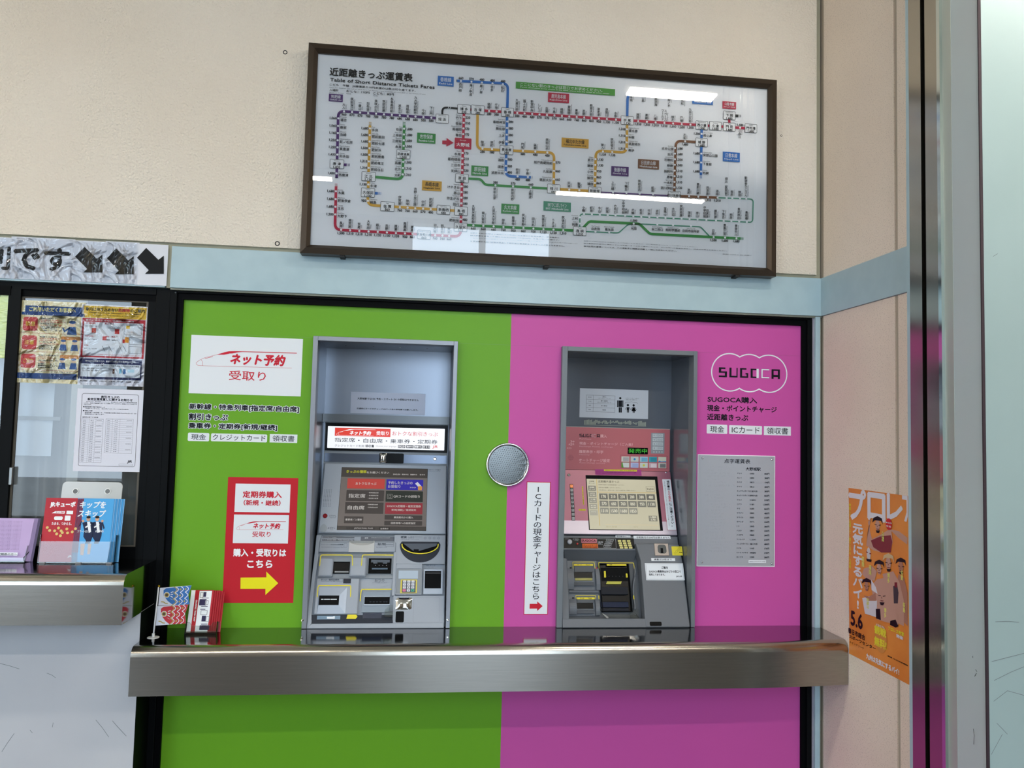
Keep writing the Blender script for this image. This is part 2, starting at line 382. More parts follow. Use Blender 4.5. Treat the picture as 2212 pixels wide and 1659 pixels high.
# shutter pocket at the end of the side wall
dp = struct('trim_5', (colx, -uc, 0))
PC = PXs(colx)
cu_ = lambda px, x=colx: PXs(x).uv(px, 930)[0]
def pocket(name, pa, pb_, m, proud=0.0, back=0.05):
    MB().box(PC, (cu_(pa), 0, cu_(pb_), CEIL), -back, proud).build(name, m, dp)
pocket('edge_strip', 1961, 1969, m_band, 0.0)
pocket('guide_rail', 1969, 1995.5, m_sus_v, 0.002)
pocket('slot', 1995.5, 2005, m_dark, -0.02, 0.06)
pocket('guide_rail', 2005, 2033, m_sus_v, 0.002)
pocket('bright_bead', 2034, 2041, mat('bright_aluminium', (205, 215, 214), .12, metal=1), 0.006)
pocket('grey_bead', 2041, 2060, mat('weathered_aluminium', (176, 182, 174), .35, metal=.4), -0.002)
pocket('grey_panel', 2060, 2124, m_greyp, -0.003)
ue = cu_(2125)
wm = struct('wall_right', (colx, -ue, 0))
MB()._cube(colx + 0.006, -ue + 0.0, 0, ROOM_R + .2, -ue + 0.1, CEIL).build('mint_panel', m_mint, wm)
MB()._cube(colx - 0.001, -ue + 0.0005, 0, colx + 0.008, -ue + 0.004, CEIL).build('caulk_line', mat('cracked_caulk', (48, 34, 42), .8), wm)
MB()._cube(ROOM_R, BACKY, 0, ROOM_R + .2, -ue, CEIL).build('side', m_wallb, wm)
m_scr = mat('scratch', (104, 110, 112), .6)
PM = PY(-ue)
sc = MB()
for pts in (((2147, 1470), (2183, 1452), (2212, 1440)), ((2150, 1343), (2178, 1342), (2201, 1344)), ((2153, 1562), (2176, 1586)), ((2141, 1630), (2165, 1586)), ((2142, 1429), (2212, 1411)), ((2145, 554), (2155, 548)), ((2146, 1515), (2176, 1492), (2212, 1502))):
    sc.stroke(PM, pp(PM, ID, pts), .0011, .0004)
sc.build('scuff_mark', m_scr, wm)
PG = PXs(colx - .003 + .006)
sg = MB()
for pts in (((2109, 1574), (2111, 1588), (2110, 1608)), ((2114, 1446), (2117, 1451)), ((2112, 1461), (2116, 1454)), ((2108, 1417), (2108, 1421))):
    sg.stroke(PG, pp(PG, ID, pts), .0016, .008)
sg.build('scuff_mark', m_dark, dp)

# ------------------------------------------------------------------ panels with the machine openings
X1L, X1R, Z1T = wx(676, 725, 0), wx(990, 736, 0), (wz(676, 725, 0) + wz(990, 736, 0)) / 2
X2L, X2R, Z2T = wx(1216, 748, 0), wx(1509, 757, 0), (wz(1216, 748, 0) + wz(1509, 757, 0)) / 2
ZC = 0.848
def panel(name, x0, x1, hx0, hx1, hz, m, label):
    t = thing(name, label, 'panel', ((x0 + x1) / 2, YP, 0))
    h = 0.004
    mb = MB()
    for b in ((x0, 0, x1, ZC - .06), (x0, ZC - .06, hx0 + h, hz - h), (hx1 - h, ZC - .06, x1, hz - h), (x0, hz - h, x1, zPt)):
        mb.box(PP, b, -0.02, 0.0)
    mb.build('sheet', m, t)
    return t
xm = (wx(1103, 690, YP) + wx(1082, 1655, YP)) / 2
m_green = mat('green_film', (102, 160, 32), 0.42, spec=0.22, bump=(35, 0.03, 0.001))
m_pink = mat('pink_film', (194, 80, 158), 0.42, spec=0.25, bump=(35, 0.03, 0.001))
pg = panel('wall_panel', xL, xm, X1L, X1R, Z1T, m_green, 'lime green panel surrounding the silver ticket machine')
pk = panel('wall_panel', xm, xR, X2L, X2R, Z2T, m_pink, 'magenta pink panel surrounding the dark grey ticket machine')
for t, m, xa, xb in ((pg, mat('green_seam', (98, 152, 48), .4), xL, xm), (pk, mat('pink_seam', (176, 74, 140), .4), xm, xR)):
    s = MB(); zz = wz(1000, 742, YP); s.flat(PP, [(xa, zz), (xb, zz), (xb, zz + .0012), (xa, zz + .0012)], .0004)
    s.flat(PP, [(xa, zPt - .012), (xb, zPt - .012), (xb, zPt - .0112), (xa, zPt - .0112)], .0004)
    s.build('film_seam', m, t)

# ------------------------------------------------------------------ counters
def counter(name, label, x0, x1, yf, zt, zb, yback, curve=False):
    t = thing(name, label, 'counter', ((x0 + x1) / 2, yback, zb))
    R = 0.028
    prof = [(yback, zt, 0), (yf + R, zt, 0)]
    arc = [(yf + R - R * math.sin(a), zt - R + R * math.cos(a)) for a in [math.radians(90 * k / 8) for k in range(9)]]
    n = 1 if not curve else 26
    stations = [(x0, 0.0), (x1, 0.0)]
    if curve:
        stations = [(x0, 0.0)]
        xs_ = 1.00
        for k in range(25):
            x = xs_ + (x1 - xs_) * k / 24; f = (x - xs_) / (x1 - xs_); stations.append((x, 0.022 * f ** 2))
    def sheet(pf, name, m, part_smooth=True):
        V = []; F = []; L = len(pf)
        for (x, dy) in stations:
            for (y, z, mv) in pf: V.append((x, y + dy * mv, z))
        for i in range(len(stations) - 1):
            for j in range(L - 1): F.append((i * L + j, i * L + j + 1, (i + 1) * L + j + 1, (i + 1) * L + j))
        return MB().add(V, F).build(name, m, t, smooth=part_smooth)
    sheet([(yback, zt, 0), (yf + R, zt, 1)], 'top', m_sus_top)
    sheet([(y, z, 1) for y, z in arc], 'nosing', mat('brushed_steel_nosing', (175, 169, 158), 0.2, metal=1.0, bump=(900, 0.08, 0.0006, (0.02, 1, 1))))
    sheet([(yf, zt - R, 1), (yf, zb, 1)], 'front', m_sus)
    sheet([(yf, zb, 1), (yf + 0.02, zb, 1)], 'hem', m_sus)
    for xx in ((x0,) if curve else (x0, x1)):
        pts = [(yback, zt)] + arc + [(yf, zb), (yback, zb)]
        MB().add([(xx, a, b) for a, b in pts], [tuple(range(len(pts)))]).build('end_cap', mat('polished_end', (130, 130, 128), .08, metal=1.0), t)
    return t
zcb = (wz(277, 1505, -.195) + wz(1080, 1491, -.195) + wz(1700, 1487, -.188)) / 3
YW = -0.105
counter('counter', 'long stainless steel counter under the two ticket machines', wx(277, 1500, -.195), XC - .002, -.195, ZC, zcb, .032, True)
XCAP = wx(335, 1210, 0); zlt = wz(335, 1210, 0); zlb = (wz(262, 1353, -.258) + wz(60, 1349, -.258)) / 2
counter('counter', 'higher stainless steel counter below the office window on the left', -1.75, XCAP, -.258, zlt, zlb, .022)
# white low wall under the left counter
XWR = (wx(303, 1340, YW) + wx(287, 1655, YW)) / 2
lw = struct('wall_left', (XWR, YW, 0))
MB()._cube(ROOM_L, YW, 0, XWR, 0.2, zlb + .002).build('laminate', m_white_lam, lw)
PW = PY(YW); sw = MB()
for pts in (((0, 1433), (20, 1438), (42, 1445)), ((101, 1454), (112, 1458), (120, 1464)), ((207, 1555), (222, 1573), (235, 1592)), ((243, 1557), (255, 1571), (273, 1590)), ((4, 1624), (16, 1605), (31, 1584)), ((113, 1571), (115, 1561)), ((65, 1577), (70, 1583))):
    sw.stroke(PW, pp(PW, ID, pts), .0012, .0004)
sw.build('scuff_mark', m_scr, lw)
MB()._cube(XWR, YW + .0005, 0, XWR + .0015, .014, zlb + .001).build('side_cover', m_black, lw)
MB().box(PY(0.011), (XWR, 0, xblk + .004, zB - .01), -.02, 0).build('filler', m_black, fr)
# ------------------------------------------------------------------ fare board
K = (14, 14, 18); WH = (228, 230, 233)
m_print = ink(K, 'black_print'); m_wprint = ink((236, 238, 240), 'white_print')
RED, GRN, YEL, BLU, PUR, BRN, TEA = (190, 40, 72), (62, 146, 74), (214, 166, 62), (46, 114, 190), (84, 44, 112), (126, 82, 52), (78, 150, 122)
YB = -0.036
PB = PY(YB); z1 = Z(640, 80, 4.096); z2 = Z(1160, 80, 4.096); z3 = Z(640, 330, 4.096); z4 = Z(1160, 330, 4.096)
bo = bx(PY(-.045), ID, 666, 92, 1675.5, 596); bo = (bo[0] + .002, bo[1] - .003, bo[2], bo[3] - .001)
bd = thing('fare_board', 'large brown framed and glazed railway fare map high on the cream wall', 'sign', ((bo[0] + bo[2]) / 2, 0, bo[1]))
m_bz = mat('bronze_frame', (66, 56, 46), 0.35, metal=0.6, spec=0.5)
m_bz2 = mat('bronze_frame_inner', (52, 44, 36), 0.4, metal=0.5)
Pw = PY(0)
fw = 0.030
def mitre(mb, o, i, w0, w1, wi0=None):
    O = [(o[0], o[1]), (o[2], o[1]), (o[2], o[3]), (o[0], o[3])]; I = [(i[0], i[1]), (i[2], i[1]), (i[2], i[3]), (i[0], i[3])]
    return O, I
def rail(k, o, i, wlo, whi, wo):      # one mitred frame rail with a sloped inner face
    O = [(o[0], o[1]), (o[2], o[1]), (o[2], o[3]), (o[0], o[3])]; I = [(i[0], i[1]), (i[2], i[1]), (i[2], i[3]), (i[0], i[3])]
    j = (k + 1) % 4; f = 0.62
    mdl = [tuple(O[q][c] * (1 - f) + I[q][c] * f for c in (0, 1)) for q in (k, j)]
    V = [Pw.pt(*O[k], wlo), Pw.pt(*O[j], wlo), Pw.pt(*O[j], wo), Pw.pt(*O[k], wo), Pw.pt(*mdl[0], whi), Pw.pt(*mdl[1], whi), Pw.pt(*I[k], whi - .012), Pw.pt(*I[j], whi - .012), Pw.pt(*I[k], wlo), Pw.pt(*I[j], wlo)]
    return MB().add(V, [(0, 1, 2, 3), (3, 2, 5, 4), (4, 5, 7, 6), (6, 7, 9, 8), (0, 8, 9, 1)])
bi = (bo[0] + fw, bo[1] + fw, bo[2] - fw, bo[3] - fw)
for k in range(4): rail(k, bo, bi, .001, .054, .048).build('frame_rail', m_bz, bd)
MB().box(Pw, (bo[0] + .01, bo[1] + .01, bo[2] - .01, bo[3] - .01), .001, -YB - .002).build('map_sheet', mat('map_paper', (230, 232, 235), 0.5), bd)
g_ = MB(); g_.flat(PY(-.0405), [(bi[0], bi[1]), (bi[2], bi[1]), (bi[2], bi[3]), (bi[0], bi[3])]); g_.build('glass_pane', glass('board_glass', ior=1.78), bd)
for px, py in ((740, 552), (1180, 575), (1590, 595)):
    c = PY(-.03).uv(px, py); MB()._cube(c[0] - .008, -.045, bo[1] - .006, c[0] + .008, 0, bo[1] + .002).build('bracket', m_dark, bd)

U = 1 / 4.096 / FPX * 2.62       # one zoomed pixel in metres
def line(name, c, segs, width=23, r=0.02):
    mb = MB()
    for zc, pts in segs: pass
    P2 = [PB.uv(*zc(*q)) for zc, pts in segs for q in pts]
    mb.stroke(PB, fillet(P2, r), width * U, .0006); mb.build(name, ink(c), bd); return P2
D = MB(); T = MB(); WT = MB(); BX = MB(); ROM = MB(); TK = {}
def ticks(c, zc, a, b, n=3, width=23, horiz=False):
    A, B = PB.uv(*zc(*a)), PB.uv(*zc(*b)); mb = TK.setdefault(c, MB())
    for k in range(n):
        t = (k + .5) / n; x, y = A[0] + (B[0] - A[0]) * t, A[1] + (B[1] - A[1]) * t
        if horiz: mb.flat(PB, [(x - 1.6 * U, y - width * U / 2), (x + 1.6 * U, y - width * U / 2), (x + 1.6 * U, y + width * U / 2), (x - 1.6 * U, y + width * U / 2)], .0006)
        else: mb.flat(PB, [(x - width * U / 2, y - 1.6 * U), (x + width * U / 2, y - 1.6 * U), (x + width * U / 2, y + 1.6 * U), (x - width * U / 2, y + 1.6 * U)], .0006)
W1 = .0012
def hst(zc, sts, y0, y1, x0, x1, side=1, fare=True, r=9.5, rgap=18):
    # stations on a near-horizontal line; side=+1: names above, fares below
    for s in sts:
        x, nm, ro, fa = s[:4]; sd = s[4] if len(s) > 4 else side
        y = y0 + (y1 - y0) * (x - x0) / (x1 - x0); u, v = PB.uv(*zc(x, y))
        D.disc(PB, (u, v), r * U, .0009)
        if nm:
            cols = nm.split('/')
            for ci, cn in enumerate(cols):
                uu = u - 4 * U + (len(cols) - 1 - 2 * ci) * 13 * U * (1 if len(cols) > 1 else 0)
                T.label(PB, cn, uu, v + sd * 20 * U, 27.5 * U, 'cb' if sd > 0 else 'ct', W1, vert=True, bold=.012)
            ROM.label(PB, ro, u + (rgap + (13 if len(cols) > 1 else 0)) * U, v + sd * (24 if sd > 0 else 20) * U, 15 * U, 'r' if sd > 0 else 'l', W1, rot=90, xs=.92)
        if fare and fa: T.label(PB, fa, u, v - sd * 27 * U, 30 * U, 'c', W1, bold=.03, xs=.95)
def vst(zc, sts, x0, x1, y0, y1, side=1, r=9.5):
    # stations on a near-vertical line; side=+1: name right, fare left
    for s in sts:
        y, nm, ro, fa = s[:4]; x = x0 + (x1 - x0) * (y - y0) / (y1 - y0); u, v = PB.uv(*zc(x, y))
        D.disc(PB, (u, v), r * U, .0009)
        if fa: T.label(PB, fa, u - side * 15 * U, v, 30 * U, 'r' if side > 0 else 'l', W1, bold=.03, xs=.95)
        T.label(PB, nm, u + side * 18 * U, v - 12 * U, 28 * U, 'l' if side > 0 else 'r', W1, bold=.014)
        ROM.label(PB, ro, u + side * 18 * U, v + 14 * U, 15 * U, 'l' if side > 0 else 'r', W1, xs=.92)
def box(zc, x0, y0, x1, y1, nm, ro, fa):
    b = bx(PB, zc, x0, y0, x1, y1); m = MB(); m.rflat(PB, b, 6 * U, .0010); o = m.build('station_box', ink((238, 239, 240)), bd)
    MB().stroke(PB, rr(b, 6 * U, 3), 3.4 * U, .0013, closed=True).build('outline', m_print, o)
    cx, cy = (b[0] + b[2]) / 2, (b[1] + b[3]) / 2; w1 = .0016
    if len(nm) == 2: nm = nm[0] + ' ' + nm[1]
    T.label(PB, nm, cx, cy - (0 if fa else 6) * U, (30 if len(nm) < 4 else 26) * U, 'c', w1, bold=.02)
    ROM.label(PB, ro, cx, cy + 28 * U, 14 * U, 'c', w1)
    if fa: T.label(PB, fa, cx, cy - 27 * U, 29 * U, 'c', w1, bold=.03)
def tagb(zc, x0, y0, x1, y1, c, nm, ro, tc=WH):
    b = bx(PB, zc, x0, y0, x1, y1); m = MB(); m.flat(PB, [(b[0], b[1]), (b[2], b[1]), (b[2], b[3]), (b[0], b[3])], .0007); o = m.build('line_name_plate', ink(c), bd)
    h = b[3] - b[1]; w = b[2] - b[0]; q = MB()
    q.text(PB, nm, (b[0] + w * .16, b[1] + h * .42, b[2] - w * .16, b[3] - h * .14), .0012, bold=.015)
    q.text(PB, ro, (b[0] + w * .09, b[1] + h * .14, b[2] - w * .09, b[1] + h * .33), .0012, bold=.03)
    q.build('lettering', ink(tc), o)
# heading
Th = MB()
Th.text(PB, '近距離きっぷ運賃表', bx(PB, z1, 298, 270, 1027, 396), .0008, bold=.028)
Th.text(PB, 'Table of Short Distance Tickets Fares', bx(PB, z1, 300, 362, 1223, 460), .0008, bold=.025)
Th.text(PB, 'こども　半額　JR線運賃の10円未満のは数は切り捨てます。', bx(PB, z1, 296, 410, 1056, 488), .0008, bold=.015)
Th.text(PB, 'Fares for children are half an adult fare. For JR Lines, fare amounts are rounded to the lowest 10 yen.', bx(PB, z1, 295, 442, 1146, 514), .0008)
Th.text(PB, '入場料', bx(PB, z1, 294, 457, 372, 484), .0008, bold=.015)
Th.text(PB, 'おとな：170円', bx(PB, z1, 444, 468, 648, 504), .0008, bold=.015)
Th.text(PB, 'こども：80円', bx(PB, z1, 681, 484, 862, 522), .0008, bold=.015)
Th.text(PB, 'Platform Ticket', bx(PB, z1, 294, 487, 420, 503), .0008); Th.text(PB, 'Adult', bx(PB, z1, 442, 497, 486, 508), .0008); Th.text(PB, 'Child', bx(PB, z1, 681, 515, 722, 526), .0008)
Th.text(PB, '当駅からBRT区間まで連続してご利用になる場合は、BRT乗換駅までのきっぷを購入してください。', bx(PB, z4, 414, 778, 1420, 836), .0008, bold=.012)
Th.text(PB, 'BRT乗換駅到着時に運転士または係員にきっぷをご提示いただき、BRT区間への乗継を申告し、精算証明書をお受取ください。', bx(PB, z4, 414, 798, 1682, 872), .0008, bold=.012)
Th.text(PB, 'BRT区間の運賃については、バス運転手に精算証明書と一緒にお支払いください。', bx(PB, z4, 414, 820, 1235, 876), .0008, bold=.012)
Th.text(PB, '当駅からBRT区間まで連続してご利用になる場合の普通運賃は、鉄道運賃と', bx(PB, z3, 1540, 705, 2325, 755), .0008, bold=.012)
Th.text(PB, 'BRT運賃を合算した額から大人100円（小児50円）を差し引いた額です。', bx(PB, z3, 1540, 727, 2325, 778), .0008, bold=.012)
Th.text(PB, '※鉄道駅からBRT区間までのきっぷは一部駅にて購入できます。（運賃表示有の駅は購入可）', bx(PB, z3, 1540, 752, 2490, 806), .0008, bold=.012)
Th.text(PB, '※鉄道駅からBRT区間を経由して目的地が鉄道駅までのきっぷは購入できません。', bx(PB, z3, 1540, 776, 2372, 832), .0008, bold=.012)
Th.text(PB, '最新確認 2023年8月18日 新設 大野城駅 21', bx(PB, z4, 1642, 893, 1895, 914), .0008)
Th.build('lettering', m_print, bd)
# route lines
line('route_line', PUR, [(z1, [(1260, 719), (372, 654)]), (z3, [(357, 225)])])
ticks(K, z3, (356, 212), (355, 226), 2)
line('route_line', K, [(z1, [(1292, 700), (1292, 622), (1440, 633)])], 17, .016)
line('route_line', RED, [(z1, [(1530, 642)]), (z2, [(1860, 808)])])
line('route_line', RED, [(z1, [(1484, 660)]), (z3, [(1453, 742), (342, 680), (352, 300)])])
ticks(RED, z3, (353, 272), (353, 302))
line('route_line', BLU, [(z1, [(1422, 388), (1873, 412)]), (z3, [(1852, 206), (2076, 218)])])
line('route_line', YEL, [(z1, [(1604, 680), (1600, 990)]), (z2, [(152, 1024)]), (z4, [(148, 290)])])
line('route_line', YEL, [(z4, [(203, 323), (470, 338)])])
line('route_line', YEL, [(z4, [(512, 310)]), (z2, [(521, 1006), (792, 1022), (798, 770)])])
line('route_line', BLU, [(z2, [(798, 705), (802, 505), (1350, 540)])])
line('route_line', GRN, [(z3, [(1515, 228), (1636, 234), (1668, 283)]), (z4, [(100, 316)])], 21, .016)
line('route_line', PUR, [(z4, [(556, 349), (1170, 380)])], 12)
line('route_line', BRN, [(z2, [(1410, 930), (1228, 918)]), (z4, [(1215, 345)])])
line('route_line', BRN, [(z4, [(1262, 385), (1600, 397)])])
line('route_line', TEA, [(z4, [(1600, 398), (1913, 410), (1908, 616), (380, 540), (378, 660)])], 10, .012)
line('route_line', TEA, [(z4, [(425, 697), (722, 709), (806, 634), (920, 630), (1448, 655), (1525, 738)])], 10, .008)
line('route_line', GRN, [(z3, [(1505, 640)]), (z4, [(330, 688)])])
line('route_line', GRN, [(z4, [(410, 662), (462, 607), (905, 628), (1000, 718), (1802, 759)])], 23, .008)
ticks(GRN, z4, (1806, 759), (1828, 760), 3, horiz=True)
line('route_line', BLU, [(z2, [(1457, 810)]), (z4, [(1450, 198)])]); ticks(BLU, z4, (1450, 200), (1450, 228), 3)
line('route_line', YEL, [(z1, [(652, 782)]), (z3, [(632, 462), (1410, 513)])]); ticks(YEL, z1, (654, 750), (653, 780))
line('route_line', GRN, [(z1, [(955, 782)]), (z3, [(940, 236), (690, 214)])]); ticks(GRN, z1, (956, 750), (955, 780))
line('route_line', RED, [(z2, [(1701, 720), (1701, 780)])])
line('route_line', K, [(z2, [(1752, 696), (1780, 698)])]); ticks(K, z2, (1782, 698), (1808, 699), 3, horiz=True)
line('route_line', PUR, [(z3, [(418, 106), (446, 107)])]); ticks(PUR, z3, (448, 107), (476, 108), 3, horiz=True)
line('route_line', BLU, [(z3, [(692, 358), (722, 359)])]); ticks(BLU, z3, (724, 359), (752, 360), 3, horiz=True)
ticks(K, z1, (1415, 386), (1421, 387), 1, horiz=True); ticks(K, z3, (2084, 217), (2090, 217), 1, horiz=True)
# break mark on the black link
wv = MB()
for dx in (0, 18): wv.stroke(PB, pp(PB, z1, [(1343 + dx + 7 * math.sin(t * 1.05), 598 + t * 11) for t in range(6)]), 3.5 * U, .0010)
wv.build('break_mark', ink((244, 245, 247)), bd)
# stations
hst(z1, [(423, '大入', 'Dainyū', '960'), (494, '筑前深江', 'Chikuzen-Fukae', '870'), (565, '一貴山', 'Ikisan', '870'), (636, '加布里', 'Kafuri', '780'), (706, '美咲が丘', 'Misakigaoka', '780'), (776, '筑前前原', 'Chikuzen-Maebaru', '780'), (846, '糸島高校前', 'Itoshimakōkō-mae', '780'), (916, '波多江', 'Hatae', '680'), (986, '周船寺', 'Susenji', '680'), (1055, '九大学研都市', 'Kyūdai-Gakkentoshi', '680'), (1125, '今宿', 'Imajuku', '580'), (1195, '下山門', 'Shimoyamato', '580')], 659, 715, 423, 1195)
hst(z1, [(1457, '西戸崎', 'Saitozaki', '660'), (1550, '海ノ中道', 'Uminonakamichi', '570'), (1642, '雁ノ巣', 'Gannosu', '480'), (1736, '奈多', 'Nata', '480'), (1828, '和白', 'Wajiro', '480')], 390, 418, 1457, 1828, side=-1)
hst(z1, [(1706, '箱崎', 'Hakozaki', '280'), (1772, '千早', 'Chihaya', '380'), (1955, '九産大前', 'Kyūsandai-mae', '380'), (2020, '福工大前', 'Fukkōdai-mae', '480'), (2087, '新宮中央', 'Shingū-Chūō', '480')], 655, 682, 1706, 2087)
hst(z2, [(22, 'ししぶ', 'Shishibu', '570'), (88, '古賀', 'Koga', '570'), (154, '千鳥', 'Chidori', '570'), (220, '福間', 'Fukuma', '660'), (285, '東福間', 'Higashi-Fukuma', '660'), (351, '東郷', 'Tōgō', '760'), (417, '赤間', 'Akama', '860'), (482, '教育大前', 'Kyōikudai-mae', '860'), (547, '海老津', 'Ebitsu', '950'), (618, '遠賀川', 'Ongagawa', '1,130'), (698, '水巻', 'Mizumaki', '1,130'), (895, '陣原', 'Jinnoharu', '1,310'), (972, '黒崎', 'Kurosaki', '1,310'), (1049, '八幡', 'Yahata', '1,310'), (1127, 'スペース/ワールド', 'Space World', '1,310'), (1204, '枝光', 'Edamitsu', '1,310'), (1280, '戸畑', 'Tobata', '1,500'), (1357, '九州工大前', 'Kyūshūkōdai-mae', '1,500')], 686, 776, 22, 1357)
hst(z2, [(838, '本城', 'Honjō', '1,130'), (942, '二島', 'Futajima', '1,310'), (1056, '奥洞海', 'Oku-Dōkai', '1,310'), (1172, '藤ノ木', 'Fujinoki', '1,310'), (1290, '若松', 'Wakamatsu', '1,310')], 503, 532, 838, 1290, side=-1)
hst(z2, [(1797, '小森江', 'Komorie', '1,680')], 803, 803, 1700, 1800, side=-1)
vst(z1, [(720, '福吉', 'Fukuyoshi', '1,060'), (787, '鹿家', 'Shikaka', '1,060'), (850, '浜崎', 'Hamasaki', '1,160'), (914, '虹ノ松原', 'Nijinomatsubara', '1,250'), (977, '東唐津', 'Higashi-Karatsu', '1,250'), (1041, '和多田', 'Watada', '1,430')], 372, 363, 720, 1041)
vst(z3, [(183, '西唐津', 'Nishi-Karatsu', '1,430')], 357, 357, 0, 300)
vst(z1, [(810, '多良', 'Tara', '1,680'), (868, '肥前飯田', 'Hizen-Iida', '1,680'), (926, '肥前七浦', 'Hizen-Nanaura', '1,680'), (985, '肥前浜', 'Hizen-Hama', '1,500'), (1043, '肥前鹿島', 'Hizen-Kashima', '1,500')], 652, 647, 810, 1043)
vst(z3, [(77, '肥前竜王', 'Hizen-Ryūō', '1,310'), (135, '肥前白石', 'Hizen-Shiroishi', '1,310'), (281, '牛津', 'Ushizu', '1,130'), (425, '鍋島', 'Nabeshima', '950')], 643, 634, 77, 425)
vst(z1, [(812, '有田', 'Arita', '1,680'), (863, '上有田', 'Kami-Arita', '1,680'), (914, '三間坂', 'Mimasaka', '1,680'), (964, '永尾', 'Nagao', '1,500')], 954, 950, 812, 964, side=-1)
vst(z3, [(82, '高橋', 'Takahashi', '1,500'), (137, '北方', 'Kitagata', '1,310'), (192, '大町', 'Ōmachi', '1,310')], 946, 942, 82, 192, side=-1)
vst(z1, [(710, '竹下', 'Takeshita', '230'), (760, '笹原', 'Sasabaru', '210'), (810, '南福岡', 'Minami-Fukuoka', '170'), (860, '春日', 'Kasuga', '170'), (1027, '水城', 'Mizuki', '170')], 1483, 1472, 710, 1027, side=-1)
vst(z3, [(52, '都府楼南', 'Tofurōminami', '210'), (103, '二日市', 'Futsukaichi', '210'), (155, '天拝山', 'Tempaizan', '230'), (298, 'けやき台', 'Keyakidai', '280'), (348, '基山', 'Kiyama', '280'), (398, '弥生が丘', 'Yayoigaoka', '380'), (448, '田代', 'Tashiro', '380'), (590, '肥前旭', 'Hizen-Asahi', '480')], 1470, 1456, 52, 590, side=-1)
vst(z1, [(748, '香椎神宮', 'Kashii-Jingū', '380'), (806, '舞松原', 'Maimatsubara', '380'), (865, '土井', 'Doi', '380'), (926, '伊賀', 'Iga', '380')], 1866, 1861, 748, 926, side=-1)
vst(z3, [(57, '酒殿', 'Sakado', '380'), (117, '須恵', 'Sue', '380'), (172, '須恵中央', 'Sue-chūō', '480')], 1856, 1853, 57, 172, side=-1)
hst(z3, [(1958, '新原', 'Shinbaru', '480'), (2049, '宇美', 'Umi', '480')], 209, 215, 1958, 2049)
hst(z1, [(1648, '柚須', 'Yusu', '280'), (1732, '原町', 'Harumachi', '380'), (2005, '門松', 'Kadomatsu', '380'), (2115, '篠栗', 'Sasaguri', '480')], 988, 1015, 1648, 2115)
hst(z2, [(91, '筑前山手', 'Chikuzen-Yamate', '480')], 1022, 1022, 0, 200)
vst(z4, [(84, '城戸南蔵院前', 'Kidonanzōin-mae', '570'), (160, '九郎原', 'Kurōbaru', '660'), (235, '筑前大分', 'Chikuzen-Daibu', '660')], 152, 148, 84, 235, side=-1)
hst(z4, [(285, '天道', 'Tentō', '760'), (374, '飯塚', 'Iizuka', '760')], 327, 332, 285, 374)
vst(z2, [(817, '東水巻', 'Higashi-Mizumaki', '1,310'), (875, '中間', 'Nakama', '1,310'), (933, '筑前垣生', 'Chikuzen-Habu', '1,310'), (990, '鞍手', 'Kurate', '1,310')], 795, 792, 817, 990)
hst(z2, [(583, '新入', 'Shinnyū', '1,130'), (665, '筑前植木', 'Chikuzen-Ueki', '1,130')], 1013, 1018, 583, 665)
vst(z4, [(57, '直方', 'Nōgata', '1,130'), (108, '勝野', 'Katsuno', '1,130'), (162, '小竹', 'Kotake', '950'), (215, '鯰田', 'Namazuta', '860'), (268, '浦田', 'Urata', '860')], 517, 512, 57, 268, side=-1)
hst(z4, [(672, '上三緒', 'Kami-Mio', '950'), (791, '下鴨生', 'Shimo-Kamoo', '950'), (908, '筑前庄内', 'Chikuzen-Shōnai', '950'), (1026, '船尾', 'Funao', '1,130')], 350, 368, 672, 1026)
hst(z3, [(1762, '筑前山家', 'Chikuzen-Yamae', '380'), (1918, '筑前内野', 'Chikuzen-Uchino', '570'), (2075, '上穂波', 'Kami-Honami', '660')], 289, 307, 1762, 2075, side=-1)
hst(z3, [(917, '伊賀屋', 'Igaya', '760'), (985, '神埼', 'Kanzaki', '760'), (1053, '吉野ヶ里公園', 'Yoshinogari-kōen', '660'), (1122, '中原', 'Nakabaru', '570'), (1190, '肥前麓', 'Hizen-Fumoto', '480')], 482, 500, 917, 1190)
vst(z3, [(341, '木葉', 'Konoha', '1,680'), (410, '肥後伊倉', 'Higo-Ikura', '1,680'), (478, '玉名', 'Tamana', '1,680'), (546, '大野下', 'Ōnoshimo', '1,500')], 351, 345, 341, 546)
hst(z3, [(397, '長洲', 'Nagasu', '1,500'), (477, '南荒尾', 'Minami-Arao', '1,310'), (558, '荒尾', 'Arao', '1,310'), (640, '大牟田', 'Ōmuta', '1,310'), (721, '銀水', 'Ginsui', '1,130'), (802, '吉野', 'Yoshino', '1,130'), (882, '渡瀬', 'Wataze', '1,130'), (962, '南瀬高', 'Minami-Setaka', '950'), (1028, '瀬高', 'Setaka', '860'), (1229, '羽犬塚', 'Hainuzuka', '760'), (1293, '西牟田', 'Nishimuta', '760'), (1353, '荒木', 'Araki', '660')], 683, 737, 397, 1353)
hst(z3, [(1567, '久留米高校前', 'Kurumekōkō-mae', '660'), (1655, '南久留米', 'Minami-Kurume', '660'), (1746, '久留米大学前', 'Kurumedaigaku-mae', '660'), (1833, '御井', 'Mii', '760'), (1921, '善導寺', 'Zendōji', '860'), (2010, '筑後草野', 'Chikugo-Kusano', '860'), (2098, '田主丸', 'Tanushimaru', '950'), (2187, '筑後吉井', 'Chikugo-Yoshii', '1,130')], 643, 676, 1567, 2187)
hst(z4, [(146, 'うきは', 'Ukiha', '1,130'), (232, '筑後大石', 'Chikugo-Ōishi', '1,310')], 681, 686, 146, 232)
vst(z2, [(858, '南小倉', 'Minami-Kokura', '1,500'), (1032, '安部山公園', 'Abeyama-kōen', '1,680')], 1456, 1453, 858, 1032)
vst(z4, [(87, '下曽根', 'Shimo-Sone', '1,680'), (167, '朽網', 'Kusami', '1,680')], 1451, 1450, 87, 167)
